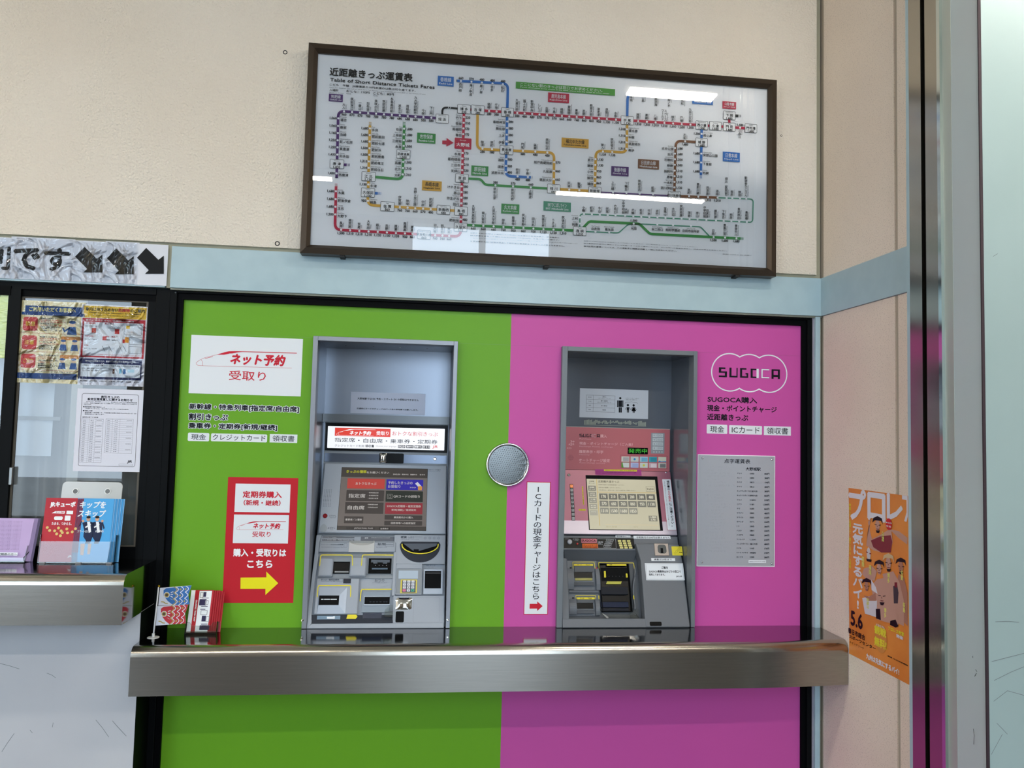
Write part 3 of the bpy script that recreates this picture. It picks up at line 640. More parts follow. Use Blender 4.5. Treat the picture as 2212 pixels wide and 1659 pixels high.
vst(z2, [(983, '志井公園', 'Shii-kōen', '1,680'), (1032, '志井', 'Shii', '1,680')], 1222, 1221, 983, 1032, side=-1)
vst(z4, [(58, '石原町', 'Ishiharamachi', '1,500'), (107, '呼野', 'Yobuno', '1,500'), (158, '採銅所', 'Saidōsho', '1,310'), (208, '香春', 'Kawara', '1,310'), (258, '一本松', 'Ipponmatsu', '1,310'), (307, '田川伊田', 'Tagawa-Ita', '1,130')], 1220, 1215, 58, 307, side=-1)
hst(z2, [(1310, '石田', 'Ishida', '1,680')], 924, 924, 1300, 1400)
hst(z4, [(1345, '池尻', 'Ikejiri', '1,130'), (1427, '豊前川崎', 'Buzen-Kawasaki', '1,310'), (1512, '西添田', 'Nishi-Soeda', '1,310'), (1597, '添田', 'Soeda', '1,310')], 386, 397, 1345, 1597)
hst(z4, [(1677, '畑川（医院前）', 'Hatagawa', ''), (1727, '塚原', 'Tsukahara', ''), (1796, '野田', 'Noda', ''), (1851, '歓遊舎ひこさん', 'Kanyusha Hikosan', '')], 401, 408, 1677, 1851)
hst(z4, [(415, '小鶴', 'Ozuru', ''), (485, '釘原', 'Kugihara', ''), (555, '今山', 'Imayama', ''), (625, '伏尾', 'Fushio', ''), (694, '方司口', 'Hōjiguchi', ''), (779, '大明/小中学校前', 'Daimei', ''), (851, '大鶴', 'Ōtsuru', ''), (922, '名本', 'Namoto', ''), (993, '竹本', 'Takemoto', ''), (1065, '吉竹', 'Yoshitake', ''), (1136, '宝珠山', 'Hōshuyama', ''), (1207, '大行司', 'Daigyōji', ''), (1278, '筑前岩屋', 'Chikuzen-Iwaya', ''), (1349, '深倉', 'Fukakura', ''), (1420, '彦山', 'Hikosan', ''), (1498, '旧英彦/中学校前', 'Kyū-Ehiko', ''), (1583, '屋形原', 'Yakatabaru', ''), (1651, '下落合', 'Shimo-Ochiai', ''), (1719, '柳原', 'Yanagihara', ''), (1788, '豊前桝田', 'Buzen-Masuda', ''), (1856, '貴船橋', 'Kibunebashi', '')], 543, 613, 415, 1856)
vst(z4, [(572, '上村', 'Kamimura', ''), (627, '祝原', 'Iwaibaru', '')], 379, 379, 572, 627, side=-1)
hst(z4, [(1562, '日田', 'Hita', '1,500'), (1663, '豊後三芳', 'Bungo-Miyoshi', '1,680'), (1764, '豊後中川', 'Bungo-Nakagawa', '1,680')], 747, 757, 1562, 1764)
for x, y, nm, ro, up in ((517, 699, '北友田', 'Kita-Tomoda', 26), (638, 705, '南友田', 'Minami-Tomoda', 26), (855, 627, '光岡', 'Teruoka', -46), (1064, 636, '林工西口', 'Rinkō-Nishiguchi', -46), (1203, 642, '昭和学園前', 'Shōwagakuen-mae', -46), (1362, 650, '日田市役所前', 'Hita City Hall', -46)):
    u, v = PB.uv(*z4(x, y)); D.disc(PB, (u, v), 9.5 * U, .0009)
    T.label(PB, nm, u, v + up * U, 27 * U, 'c', W1, bold=.014); ROM.label(PB, ro, u, v + (up + 24) * U, 15 * U, 'c', W1, xs=.92)
u, v = PB.uv(*z4(858, 600)); T.label(PB, '1,500', u, v, 30 * U, 'c', W1, bold=.03)
for a in ((z1, 1236, 682, 1346, 766, '姪浜', 'Meinohama', ''), (z1, 1428, 596, 1540, 682, '博多', 'Hakata', '230'), (z1, 1550, 602, 1663, 690, '吉塚', 'Yoshizuka', '280'), (z1, 1815, 624, 1922, 710, '香椎', 'Kashii', '380'),
          (z1, 1803, 957, 1917, 1043, '長者原', 'Chōjabaru', '380'), (z1, 890, 995, 1006, 1080, '武雄温泉', 'Takeo-onsen', '1,500'), (z3, 300, 57, 419, 143, '唐津', 'Karatsu', '1,430'), (z3, 581, 167, 698, 255, '江北', 'Kōhoku', '1,130'),
          (z3, 576, 311, 693, 396, '久保田', 'Kubota', '1,130'), (z3, 748, 432, 865, 520, '佐賀', 'Saga', '860'), (z3, 1246, 463, 1359, 549, '新鳥栖', 'Shin-Tosu', '480'), (z3, 1402, 475, 1513, 558, '鳥栖', 'Tosu', '380'),
          (z3, 1410, 185, 1522, 268, '原田', 'Haruda', '280'), (z3, 1398, 618, 1510, 700, '久留米', 'Kurume', '570'), (z3, 1074, 684, 1186, 767, '筑後船小屋', 'Chikugo-Funagoya', '860'), (z4, 92, 277, 203, 362, '桂川', 'Keisen', '660'),
          (z4, 456, 300, 565, 380, '新飯塚', 'Shin-Iizuka', '860'), (z4, 1160, 340, 1268, 418, '田川後藤寺', 'Tagawa-Gotōji', '1,130'), (z4, 322, 653, 433, 735, '夜明', 'Yoake', '1,310'), (z2, 743, 698, 852, 780, '折尾', 'Orio', '1,130'),
          (z2, 1405, 741, 1510, 823, '西小倉', 'Nishi-Kokura', '1,500'), (z2, 1526, 748, 1630, 829, '小倉', 'Kokura', '1,500'), (z2, 1648, 756, 1753, 836, '門司', 'Moji', '1,680'), (z2, 1839, 768, 1944, 850, '門司港', 'Mojikō', '1,680'),
          (z2, 1648, 655, 1753, 735, '下関', 'Shimonoseki', '1,680'), (z2, 1403, 893, 1507, 974, '城野', 'Jōno', '1,680')): box(*a)
tagb(z1, 1253, 342, 1392, 440, BLU, '香椎線', 'Kashii Line'); tagb(z1, 289, 501, 411, 576, PUR, '筑肥線', 'Chikuhi Line'); tagb(z1, 1070, 846, 1231, 945, GRN, '佐世保線', 'Sasebo Line')
tagb(z2, 98, 490, 283, 588, RED, '鹿児島本線', 'Kagoshima Line'); tagb(z2, 1374, 506, 1555, 603, BLU, '若松線', 'Wakamatsu Line'); tagb(z2, 1641, 567, 1761, 641, RED, '山陽本線', 'San-yō Line')
tagb(z2, 218, 889, 456, 988, YEL, '福北ゆたか線', 'Fukuhoku-yutaka Line', K); tagb(z4, 1644, -10, 1794, 85, BLU, '日豊本線', 'Nippō Line'); tagb(z4, 894, 55, 1079, 150, BRN, '日田彦山線', 'Hitahikosan Line')
tagb(z4, 658, 117, 810, 211, PUR, '後藤寺線', 'Gotōji Line'); tagb(z3, 1550, 112, 1698, 209, GRN, '原田線', 'Haruda Line'); tagb(z3, 1114, 244, 1285, 342, YEL, '長崎本線', 'Nagasaki Line', K)
tagb(z3, 1815, 449, 1972, 545, GRN, '久大本線', 'Kyūdai Line'); tagb(z4, 58, 428, 299, 525, TEA, 'BRTひこぼしライン', 'BRT Hikoboshi Line')
b = bx(PB, z1, 1944, 395, 2820, 521); m = MB(); m.box(PB, b, .0004, .0008); o = m.build('notice_strip', ink((82, 158, 62)), bd)
q = MB(); h = b[3] - b[1]; q.text(PB, 'ここにない駅のきっぷは窓口でお求めください。', (b[0] + .015, b[1] + h * .40, b[2] - .045, b[3] - h * .14), .0012, bold=.01); q.text(PB, 'If your destination is not shown in the table, please buy the ticket at ticket center', (b[0] + .015, b[1] + h * .12, b[2] - .02, b[1] + h * .32), .0012, bold=.02); q.build('lettering', m_wprint, o)
b = bx(PB, z1, 1402, 890, 1548, 997); m = MB(); m.rflat(PB, b, 8 * U, .0011); o = m.build('current_station_plate', ink(RED), bd)
q = MB(); q.text(PB, '大野城', bx(PB, z1, 1417, 935, 1531, 975), .0016, bold=.03); q.text(PB, 'Ōnojō', bx(PB, z1, 1447, 909, 1502, 925), .0016, bold=.02); q.build('lettering', m_wprint, o)
m = MB(); m.flat(PB, pp(PB, z1, [(1292, 916), (1330, 917), (1330, 894), (1393, 937), (1328, 970), (1328, 950), (1291, 948)]), .0009); m.build('arrow', ink(RED), bd)
D.build('station_dots', ink((248, 249, 250)), bd, kind='stuff'); T.build('lettering', m_print, bd, kind='stuff'); ROM.build('small_lettering', ink((70, 70, 74)), bd, kind='stuff')
for c, mb in TK.items(): mb.build('line_end_ticks', ink(c), bd, kind='stuff')
# ------------------------------------------------------------------ signs and stickers on the coloured panels
m_stick = mat('white_sticker', (222, 226, 231), 0.4)
m_redink = ink((196, 32, 52)); m_ltr = ink((24, 24, 34))
zg1 = Z(380, 700, 5.9267); zg2 = Z(320, 1010, 4.047); zp1 = Z(1500, 740, 7.5417); zp2 = Z(1480, 960, 5.9267); zi = Z(1030, 930, 4.047)
def onwall(b): return ((b[0] + b[2]) / 2, YP, b[1])
def train(P, z, pts, w, th, mm, par, sx=1.0):
    # outline of a long-nosed train: pts(u,v) supplied by fn
    mb = MB(); F = lambda L: [P.uv(*z(*q)) for q in L]
    a = pts
    mb.stroke(P, F([a(95, 57), a(80, 55), a(60, 57), a(36, 64), a(18, 71), a(6, 79), a(0.5, 86), a(1, 90), a(5, 92.5), a(98, 97.5)]), th, w)
    mb.stroke(P, F([a(13.0, 75), a(16.5, 80), a(17.5, 92.8)]), th, w) if False else mb.stroke(P, F([a(6.2, 79), a(7.4, 83), a(7.2, 93)]), th, w)
    top = [a(21, 68.5), a(28, 62.5), a(34, 59.6), a(40, 59), a(100, 62), a(100, 63.6), a(48, 61.2), a(42, 62.6), a(36, 65.6), a(33.5, 65.8), a(31, 67.4), a(26, 67.6)]
    mb.flat(P, F(top), w + .0002)
    mb.stroke(P, F([a(9, 76), a(18, 71.4)]), th * 1.2, w + .0001)
    return mb.build('train_emblem', mm, par)
# the net-reservation sign
b = bx(PP, zg1, 214, 138, 1588, 927); b = (bx(PP, zg1, 200, 138, 1597, 927))
t = thing('sign_sheet', 'large white sheet with red train emblem, top left of the green panel', 'sign', onwall(b))
MB().box(PP, b, 0, .0008).build('sheet', m_stick, t)
tp = lambda x, y: (255 + (1549 - 255) * x / 100 + 0, 330 + (y - 58.6) * 5.75 + 30 * (x / 100) * 0.35)
def emb(P, z, x0, x1, ytop, h, sl, th, w, mm, par):
    a = lambda x, y: (x0 + (x1 - x0) * x / 100, ytop + h * y / 100 + sl * x / 100)
    mb = MB(); F = lambda L: [P.uv(*z(*a(*q))) for q in L]
    mb.stroke(P, F([(36, 3), (22, 24), (8, 50), (3, 68), (0.5, 82), (0.6, 92), (2.5, 99), (8, 100), (95, 100)]), th, w)
    mb.stroke(P, F([(5.6, 62), (6.6, 78), (6.8, 100)]), th, w)
    mb.stroke(P, F([(9, 54), (17, 39)]), th * 1.5, w)
    mb.flat(P, F([(21, 26), (28, 10), (33, 2), (38, 0), (60, 0), (100, 0), (100, 5), (46, 4.5), (41, 8), (36, 16), (33.6, 17), (32, 20), (28, 25)]), w + .0002)
    mb.build('train_emblem', mm, par)
emb(PP, zg1, 255, 1549, 333, 198, 35, .0009, .0011, m_redink, t)
MB().text(PP, 'ネット予約', bx(PP, zg1, 706, 379, 1398, 536), .0011, bold=.05, it=.22).text(PP, '受取り', bx(PP, zg1, 684, 594, 1148, 730), .0011, bold=.008).build('lettering', m_redink, t)
# printed film lettering on the green panel
for k, (s, q) in enumerate((('新幹線・特急列車［指定席/自由席］'.replace('［', '[').replace('］', ']'), (176, 1016, 1572, 1138)), ('割引きっぷ', (170, 1142, 662, 1236)), ('乗車券・定期券[新規/継続]', (166, 1262, 1292, 1370)))):
    bb = bx(PP, zg1, *q)
    t = MB().text(PP, s, bb, .0004, halo=.0024).build('sticker_lettering', m_stick)
    tag(t, ('black lettering with white outline, first line under the red train sign, about express trains', 'short black outlined lettering, middle line under the red train sign', 'black outlined lettering, third line under the train sign, just above the white payment stickers')[k], 'lettering', 'outlined lettering lines on the green panel')
    MB().text(PP, s, bb, .0010, bold=.035).build('black_lettering', m_ltr, t)
def small(z, q, s, lab, grp, r=.004, tq=None):
    bb = bx(PP, z, *q); o = MB().rbox(PP, bb, r, 0, .0006).build('payment_sticker', m_stick); tag(o, lab, 'sticker', grp)
    MB().text(PP, s, bx(PP, z, *tq), .0009, bold=.004).build('lettering', m_ltr, o)
gA, gB = 'payment stickers on the green panel', 'payment stickers on the pink panel'
small(zg1, (156, 1390, 424, 1502), '現金', 'small white cash sticker at the left of the row on the green panel', gA, tq=(199, 1408, 384, 1484))
small(zg1, (452, 1398, 1166, 1516), 'クレジットカード', 'wide white credit card sticker in the middle of the row on green', gA, tq=(474, 1410, 1145, 1500))
small(zg1, (1204, 1408, 1552, 1523), '領収書', 'square cornered white receipt sticker beside the silver ticket machine frame', gA, .0003, tq=(1240, 1424, 1516, 1508))
small(zp1, (202, 1332, 534, 1488), '現金', 'small white cash sticker at the left of the row on the pink panel', gB, .003, tq=(255, 1356, 484, 1468))
small(zp1, (566, 1345, 1100, 1503), 'ICカード', 'white sticker with IC card lettering in the middle of the pink row', gB, .003, tq=(608, 1368, 1060, 1482))
small(zp1, (1132, 1360, 1570, 1517), '領収書', 'square cornered white receipt sticker above the braille fare board', gB, .0003, tq=(1178, 1380, 1524, 1498))
# red direction sign
b = bx(PP, zg2, 700, 82, 1268, 1182)
t = thing('direction_sign', 'tall red sign with two white boxes and a yellow arrow on green', 'sign', onwall(b)); MB().box(PP, b, 0, .0008).build('sheet', ink((186, 32, 44)), t)
MB().box(PP, bx(PP, zg2, 766, 140, 1236, 394), .0009, .0012).build('white_box', m_stick, t); MB().box(PP, bx(PP, zg2, 752, 410, 1222, 664), .0009, .0012).build('white_box', m_stick, t)
MB().text(PP, '定期券購入', bx(PP, zg2, 831, 205, 1167, 266), .0015, bold=.035).text(PP, '（新規・継続）', bx(PP, zg2, 838, 282, 1156, 334), .0015, bold=.03).text(PP, 'ネット予約', bx(PP, zg2, 922, 486, 1155, 534), .0015, bold=.05, it=.22).text(PP, '受取り', bx(PP, zg2, 913, 558, 1071, 606), .0015, bold=.01).build('red_lettering', m_redink, t)
emb(PP, zg2, 770, 1205, 470, 72, 0, .0006, .0015, m_redink, t)
MB().text(PP, '購入・受取りは', bx(PP, zg2, 748, 710, 1204, 778), .0012, bold=.04).text(PP, 'こちら', bx(PP, zg2, 870, 810, 1084, 875), .0012, bold=.04).build('white_lettering', m_wprint, t)
MB().flat(PP, pp(PP, zg2, [(809, 962), (1034, 960), (1034, 909), (1138, 1010), (1026, 1113), (1026, 1060), (808, 1060)]), .0012).build('yellow_arrow', ink((232, 222, 30)), t)
# vertical IC card sign
b = bx(PP, zi, 436, 446, 620, 1608)
t = thing('direction_sign', 'narrow upright white sign with red edge and small red arrow on pink', 'sign', onwall(b)); MB().box(PP, b, 0, .0008).build('sheet', m_redink, t)
MB().box(PP, (b[0] + .0022, b[1] + .0022, b[2] - .0022, b[3] - .0022), .0009, .0011).build('white_face', m_stick, t)
MB().text(PP, 'ＩCカードの現金チャージはこちら'.replace('Ｉ', 'I'), bx(PP, zi, 498, 495, 565, 1474) if False else (lambda q: (q[0], q[1], q[2], q[3]))(bx(PP, zi, 500, 493, 553, 1474)), .0014, bold=.006, vert=True).build('lettering', m_ltr, t)
MB().flat(PP, pp(PP, zi, [(462, 1514), (528, 1514), (528, 1493), (575, 1534), (527, 1577), (527, 1556), (460, 1556)]), .0014).build('red_arrow', m_redink, t)
# three-lobed emblem with block lettering
t = thing('emblem_sticker', 'white three-lobed outline emblem with block lettering on the pink panel', 'emblem', onwall(bx(PP, zp1, 274, 186, 1510, 806)))
cs = [PP.uv(*zp1(*q)) for q in ((575, 484), (895, 497), (1215, 508))]
r = (PP.uv(*zp1(895, 195))[1] - PP.uv(*zp1(895, 803))[1]) / 2
out = []
def arcp(c, a0, a1, n=20): return [(c[0] + r * math.cos(math.radians(a0 + (a1 - a0) * k / n)), c[1] + r * math.sin(math.radians(a0 + (a1 - a0) * k / n))) for k in range(n + 1)]
dx = (cs[1][0] - cs[0][0]) / 2; al = math.degrees(math.acos(dx / r))
out = arcp(cs[0], 360 - al, al) if False else arcp(cs[0], al, 360 - al, 40) + arcp(cs[1], 180 + al, 360 - al, 16)[1:] + arcp(cs[2], -180 + al, 180 - al, 40)[1:] + arcp(cs[1], al, 180 - al, 16)[1:-1]
MB().stroke(PP, out, .0042, .0005, closed=True).build('outline', m_stick, t)
def block(P, bbx, shape, w, m, name, par, mb=None):
    mb = mb or MB()
    for i_, (x0, y0, x1, y1) in enumerate(shape): mb.flat(P, [(bbx[0] + (bbx[2] - bbx[0]) * a, bbx[1] + (bbx[3] - bbx[1]) * c) for a, c in ((x0, y0), (x1, y0), (x1, y1), (x0, y1))], w + i_ * 6e-5)
    return mb
BL = {'S': [(0, .84, .8, 1), (0, .5, .28, 1), (0, .44, 1, .6), (.74, .0, 1, .6), (0, 0, 1, .16)], 'U': [(0, 0, .26, 1), (.86, 0, 1, 1), (0, 0, 1, .16)], 'G': [(0, .84, .78, 1), (0, 0, .26, 1), (0, 0, 1, .16), (.8, 0, 1, .5), (.66, .36, 1, .5)],
      'O': [(0, 0, .26, 1), (0, 0, .8, .16), (0, .84, .8, 1)], 'A': [(0, 0, .25, 1), (.75, 0, 1, 1), (0, .84, 1, 1), (0, .2, 1, .42)]}
BW = {'O': [(.72, 0, 1, 1)], 'C': [(0, 0, .16, 1), (0, 0, 1, .13), (0, .87, 1, 1)]}
def wordmark(P, z, boxes, w, mk, mw, par):
    k, wh = MB(), MB()
    for ch, q in zip('SUGOCA', boxes):
        bb = bx(P, z, *q)
        if ch in BL: block(P, bb, BL[ch], w, None, None, None, k)
        if ch in BW:
            block(P, bb, BW[ch], w + .0005, None, None, None, wh)
            if ch == 'C': k.stroke(P, [(bb[2], bb[3]), (bb[0], bb[3]), (bb[0], bb[1]), (bb[2], bb[1])], .0006, w + .0001)
    k.build('black_block_letters', mk, par); wh.build('white_block_letters', mw, par)
wordmark(PP, zp1, ((398, 402, 530, 565), (570, 408, 703, 570), (743, 414, 876, 576), (915, 424, 1046, 580), (1090, 430, 1218, 584), (1256, 434, 1392, 594)), .0005, m_ltr, m_stick, t)
for s, q, lab in (('SUGOCA購入', (216, 872, 1020, 992), 'first black line below the lobed emblem on the pink panel'), ('現金・ポイントチャージ', (208, 1012, 1340, 1144), 'longest black line of three below the lobed emblem on pink'), ('近距離きっぷ', (208, 1158, 872, 1278), 'last black line, right above the pink panel payment stickers')):
    tag(MB().text(PP, s, bx(PP, zp1, *q), .0004, bold=.03).build('sticker_lettering', m_ltr), lab, 'lettering', 'black lettering lines on the pink panel')
# braille fare board
PQ = PY(YP - .004)
b = bx(PQ, zp2, 163, 126, 1148, 1567)
t = thing('braille_fare_board', 'grey metal braille fare plate held by four domed studs on pink', 'sign', onwall(b))
MB().box(PP, b, 0, .0032).build('backing_plate', ink((236, 238, 240)), t)
i = (b[0] + .0025, b[1] + .0025, b[2] - .0025, b[3] - .0025); MB().box(PP, i, .0033, .0042).build('face_plate', mat('satin_plate', (176, 180, 188), .38, metal=.35, spec=.5), t)
q = MB(); PR = PY(YP - .0044)
q.text(PR, '点字運賃表', bx(PR, zp2, 500, 184, 832, 246), .0003, bold=.008); q.text(PR, '大野城駅', bx(PR, zp2, 776, 292, 965, 338), .0003, bold=.02)
rows = (('アカマ', '赤間', '860'), ('カシイ', '香椎', '380'), ('カスガ', '春日', '170'), ('キヤマ', '基山', '280'), ('キュウサンダイマエ', '九産大前', '380'), ('キョウイクダイマエ', '教育大前', '860'), ('クルメ', '久留米', '570'), ('コクラ', '小倉', '1,500'), ('サガ', '佐賀', '860'), ('ササグリ', '篠栗', '480'), ('ササバル', '笹原', '210'), ('タケシタ', '竹下', '230'), ('トス', '鳥栖', '380'), ('ハカタ', '博多', '230'), ('ハコザキ', '箱崎', '280'), ('フツカイチ', '二日市', '210'), ('フッコウダイマエ', '福工大前', '480'), ('ミズキ', '水城', '170'), ('ミナミフクオカ', '南福岡', '170'), ('ヨシヅカ', '吉塚', '280'))
for k, (a, n, f) in enumerate(rows):
    y0 = 371 + k * (1441 - 371) / 19; s = 1 / 5.9267 / FPX * 2.6
    u, v = PR.uv(*zp2(665 - k * .4, y0)); q.label(PR, a, u, v, 23.5 * s, 'l', .0003, xs=.9 if len(a) > 7 else 1, bold=.015)
    u, v = PR.uv(*zp2(838, y0 + 3)); q.label(PR, '（' + n + '）', u - 12 * s, v, 24 * s, 'l', .0003, bold=.01)
    u, v = PR.uv(*zp2(1078 - k * .2, y0 + 6)); q.label(PR, f + '円', u, v, 29 * s, 'r', .0003, bold=.025)
q.build('lettering', m_ltr, t)
br = MB(); rnd = random.Random(3)
brr = [(325, 535, 290), (290, 470, 328), (250, 568, 368), (288, 565, 407), (250, 430, 446), (305, 552, 486), (250, 635, 526)] + [(x0, x1, 604 + 40 * k) for k, (x0, x1) in enumerate(((250, 480), (250, 480), (322, 495), (250, 480), (330, 600), (330, 600), (250, 480), (250, 492), (250, 480), (322, 512), (322, 512), (250, 492), (250, 460), (250, 476), (322, 510), (250, 510), (322, 580), (250, 492), (322, 568), (250, 510)))]
for x0, x1, y in brr:
    x = x0
    while x < x1:
        if rnd.random() < .83:
            for dx in (0, 6):
                for dy in (-8, 0, 8):
                    if rnd.random() < .45:
                        c = PR.uv(*zp2(x + dx, y + dy)); br.lathe(PR, c, [(.0006, 0), (.0003, .0005)], 5)
        x += 17
br.build('braille_dots', mat('braille_dot', (150, 154, 162), .3, metal=.4), t, kind='stuff')
MB().box(PR, bx(PR, zp2, 812, 1480, 1035, 1518), 0, .0002).build('date_label', m_stick, t); MB().text(PR, '最新確認 2023年8月18日 新設 大野城駅', bx(PR, zp2, 822, 1494, 1025, 1507), .0005).build('lettering', ink((90, 90, 96)), t)
for x, y in ((222, 176), (1110, 195), (214, 1508), (1108, 1526)):
    c = PR.uv(*zp2(x, y)); MB().lathe(PR, c, [(.0040, 0), (.0038, .0012), (.003, .0026), (.0016, .0034), (.0004, .0036)], 16).build('stud', mat('chrome_stud', (200, 200, 204), .12, metal=1), t, smooth=True)
# round speaking grille
c = PP.uv(1096, 1003.5)
t = thing('speaking_grille', 'round perforated metal speaking grille in a chrome ring between green and pink', 'grille', (c[0], YP, c[1] - .075))
R = .0745
m_chr = mat('chrome', (214, 214, 218), .07, metal=1)
V = []; prof = [(R, 0), (R, .006), (R * .985, .011), (R * .95, .014), (R * .91, .013), (R * .875, .009), (R * .86, .003), (R * .85, .003)]
mb = MB(); n = 56
vv = [PP.pt(c[0] + a * math.cos(2 * math.pi * k / n), c[1] + a * math.sin(2 * math.pi * k / n), w) for a, w in prof for k in range(n)]
ff = [(j * n + k, j * n + (k + 1) % n, (j + 1) * n + (k + 1) % n, (j + 1) * n + k) for j in range(len(prof) - 1) for k in range(n)]
mb.add(vv, ff).build('chrome_ring', m_chr, t, smooth=True)
ri = R * .862; vv = []; ff = []; NR = 14
for j in range(NR + 1):
    a = ri * j / NR
    for k in range(n):
        th = 2 * math.pi * k / n; x, y = a * math.cos(th), a * math.sin(th)
        crease = .0016 * math.exp(-((th if th < math.pi else th - 2 * math.pi) / .5) ** 2) * math.sin(th * 22) * (j / NR) ** 4
        vv.append(PP.pt(c[0] + x, c[1] + y, .003 + .0015 * (1 - (a / ri) ** 2) + crease))
ff = [(j * n + k, j * n + (k + 1) % n, (j + 1) * n + (k + 1) % n, (j + 1) * n + k) for j in range(NR) for k in range(n)]
MB().add(vv, ff).build('disc', mat('grille_metal', (104, 106, 106), .3, metal=1, bump=(60, .15, .002)), t, smooth=True)
hb = MB()
for k in range(-8, 9):
    for j in range(-9, 10):
        x = k * .0078 + (.0039 if j % 2 else 0); y = j * .0068
        x2 = x * .97 + y * .15; y2 = y - x * .12
        if x2 * x2 + y2 * y2 < (ri * .93) ** 2: hb.disc(PP, (c[0] + x2, c[1] + y2), .00125, .0052, n=8)
hb.build('perforations', mat('perforation', (40, 40, 40), .8), t, kind='stuff')

# ------------------------------------------------------------------ laminated sheets on the band, top left
PBn = PY(-.006); zw1 = Z(0, 500, 4.6075); zw2 = Z(0, 820, 3.95)
m_lam = mat('laminated_paper', (206, 208, 216), 0.16, spec=0.6, bump=(26, 1.0, 0.012, (1, 1, 1.6)))
m_lamK = mat('laminated_black', (30, 30, 32), 0.16, spec=0.6, bump=(26, 1.0, 0.012, (1, 1, 1.6)))
m_lam2 = mat('laminated_paper_flat', (208, 210, 218), 0.3)
m_lamK2 = mat('laminated_black_flat', (8, 8, 10), 0.4, spec=.15)
_ls = [0]
m_film = glass('laminating_film', ior=1.5, rough=.04, bump=(15, 1.0, .05))
def lamsheet(q, lab, flatm=False):
    b = bx(PBn, zw1, *q); b = (b[0], b[1], b[2] + (0 if flatm else .003), b[3]); _ls[0] += .0003; o = MB().box(PBn, b, -.001, .0022 - _ls[0]).build('laminated_sheet', m_lam2); 
    if not flatm: MB().flat(PBn, rr((b[0] + .001, b[1] + .001, b[2] - .004, b[3] - .001), 0), .0034).build('film', m_film, o)
    return tag(o, lab, 'paper sign', 'laminated sheets above the office window'), b
o, b = lamsheet((-260, 45, 108, 470), 'laminated sheet cut by the left frame edge, with the end of a large character'); MB().text(PBn, '別', bx(PBn, zw1, -150, 150, 93, 380), .0024, bold=.03).build('lettering', m_lamK2, o)
o, b = lamsheet((118, 50, 716, 497), 'wide laminated sheet with two large hiragana characters above the window'); MB().text(PBn, 'で', bx(PBn, zw1, 150, 168, 385, 384), .0024, bold=.04).text(PBn, 'す', bx(PBn, zw1, 455, 172, 685, 398), .0024, bold=.04).build('lettering', m_lamK2, o)
arrow = [(0, .38), (.345, 0), (.80, .46), (1.0, .30), (1.0, 1.0), (.30, 1.0), (.44, .86)]
for k, (q, lab, (ax, ay, aw, ah)) in enumerate((((722, 88, 1046, 512), 'shiny arrow sheet directly right of the hiragana sheet', (750, 155, 272, 255)), ((1054, 96, 1356, 525), 'middle sheet of the three with diagonal black arrows', (1066, 170, 268, 258)), ((1358, 120, 1656, 543), 'arrow sheet nearest the blue grey band, its film lying flat', (1366, 165, 266, 258)))):
    o, b = lamsheet(q, lab, k == 2)
    pts = [(ax + aw * u, ay + ah * v + 10 * u * 0) for u, v in arrow]
    MB().flat(PBn, pp(PBn, zw1, pts), .0024).build('black_arrow', m_lamK2, o)

# ------------------------------------------------------------------ office window on the left
PGl = PY(0.022); YG = .022
wn = struct('window_1', (wx(200, 900, YG), YG, zlt))
wz1 = (PGl.uv(40, 641)[1] + PGl.uv(322, 651)[1]) / 2; wz0 = PGl.uv(200, 1180)[1]; wxl = PGl.uv(33, 900)[0]; wxr = (PGl.uv(322, 660)[0] + PGl.uv(294, 1180)[0]) / 2
PWf = PY(0.010)
hx = wx(345, 640, .01)
xline = (wx(343, 640, .01) + wx(315, 1205, .01)) / 2
MB().box(PWf, (ROOM_L, wz1 + .022, xblk, zB - .003), -.05, 0).build('head_frame', m_black, wn)
PW2 = PY(0.016)
MB().box(PW2, (wxl - .012, wz1, xline, wz1 + .022), -.03, 0).build('sash_rail', m_black2, wn)
MB().box(PW2, (wxr, zlt, xline - .002, wz1), -.03, 0).build('sash_stile', m_black, wn)
MB().box(PW2, (xline - .002, zlt, xline + .0015, wz1 + .02), -.03, .004).build('seal_line', mat('seal_line', (150, 148, 134), .5), wn)
MB().box(PW2, (xline + .0015, zlt, max(xblk, xline + .006), wz1 + .03), -.03, -.001).build('post', m_black, wn)
MB().box(PW2, (wxl - .012, zlt, wxr, wz0), -.03, 0).build('sash_rail', m_black2, wn)
xs1 = wx(10, 900, .012)
MB().box(PY(.008), (wxl - .036, zlt, wxl, wz1 + .022), -.03, 0).build('meeting_stile', m_black, wn)
MB().box(PY(0.006), (ROOM_L, wz1 + .0, wxl - .03, wz1 + .03), -.05, 0).build('sash_rail', m_black2, wn)
MB().box(PY(0.006), (ROOM_L, zlt, wxl - .03, wz0), -.05, 0).build('sash_rail', m_black2, wn)
m_wg = glass('window_glass', tint=(.93, .95, .94), ior=1.75)
MB().flat(PGl, [(wxl - .01, wz0 - .01), (wxr + .005, wz0 - .01), (wxr + .005, wz1 + .01), (wxl - .01, wz1 + .01)], 0).build('pane', m_wg, wn)
MB().flat(PY(.014), [(ROOM_L, wz0 - .01), (wxl - .02, wz0 - .01), (wxl - .02, wz1 + .01), (ROOM_L, wz1 + .01)], 0).build('pane', m_wg, wn)
gk = MB().ring(PGl, (wxl - .001, wz0 - .001, wxr + .001, wz1 + .001), (wxl + .006, wz0 + .004, wxr - .007, wz1 - .004), -.002, .003); gk.build('gasket', mat('taupe_gasket', (84, 78, 68), .6), wn)
l0 = bx(PY(.012), zw2, 88, 745, 112, 900); MB().cham(PY(.012), l0, .003, 0, .008).build('latch', mat('latch_metal', (120, 120, 118), .3, metal=1), wn)
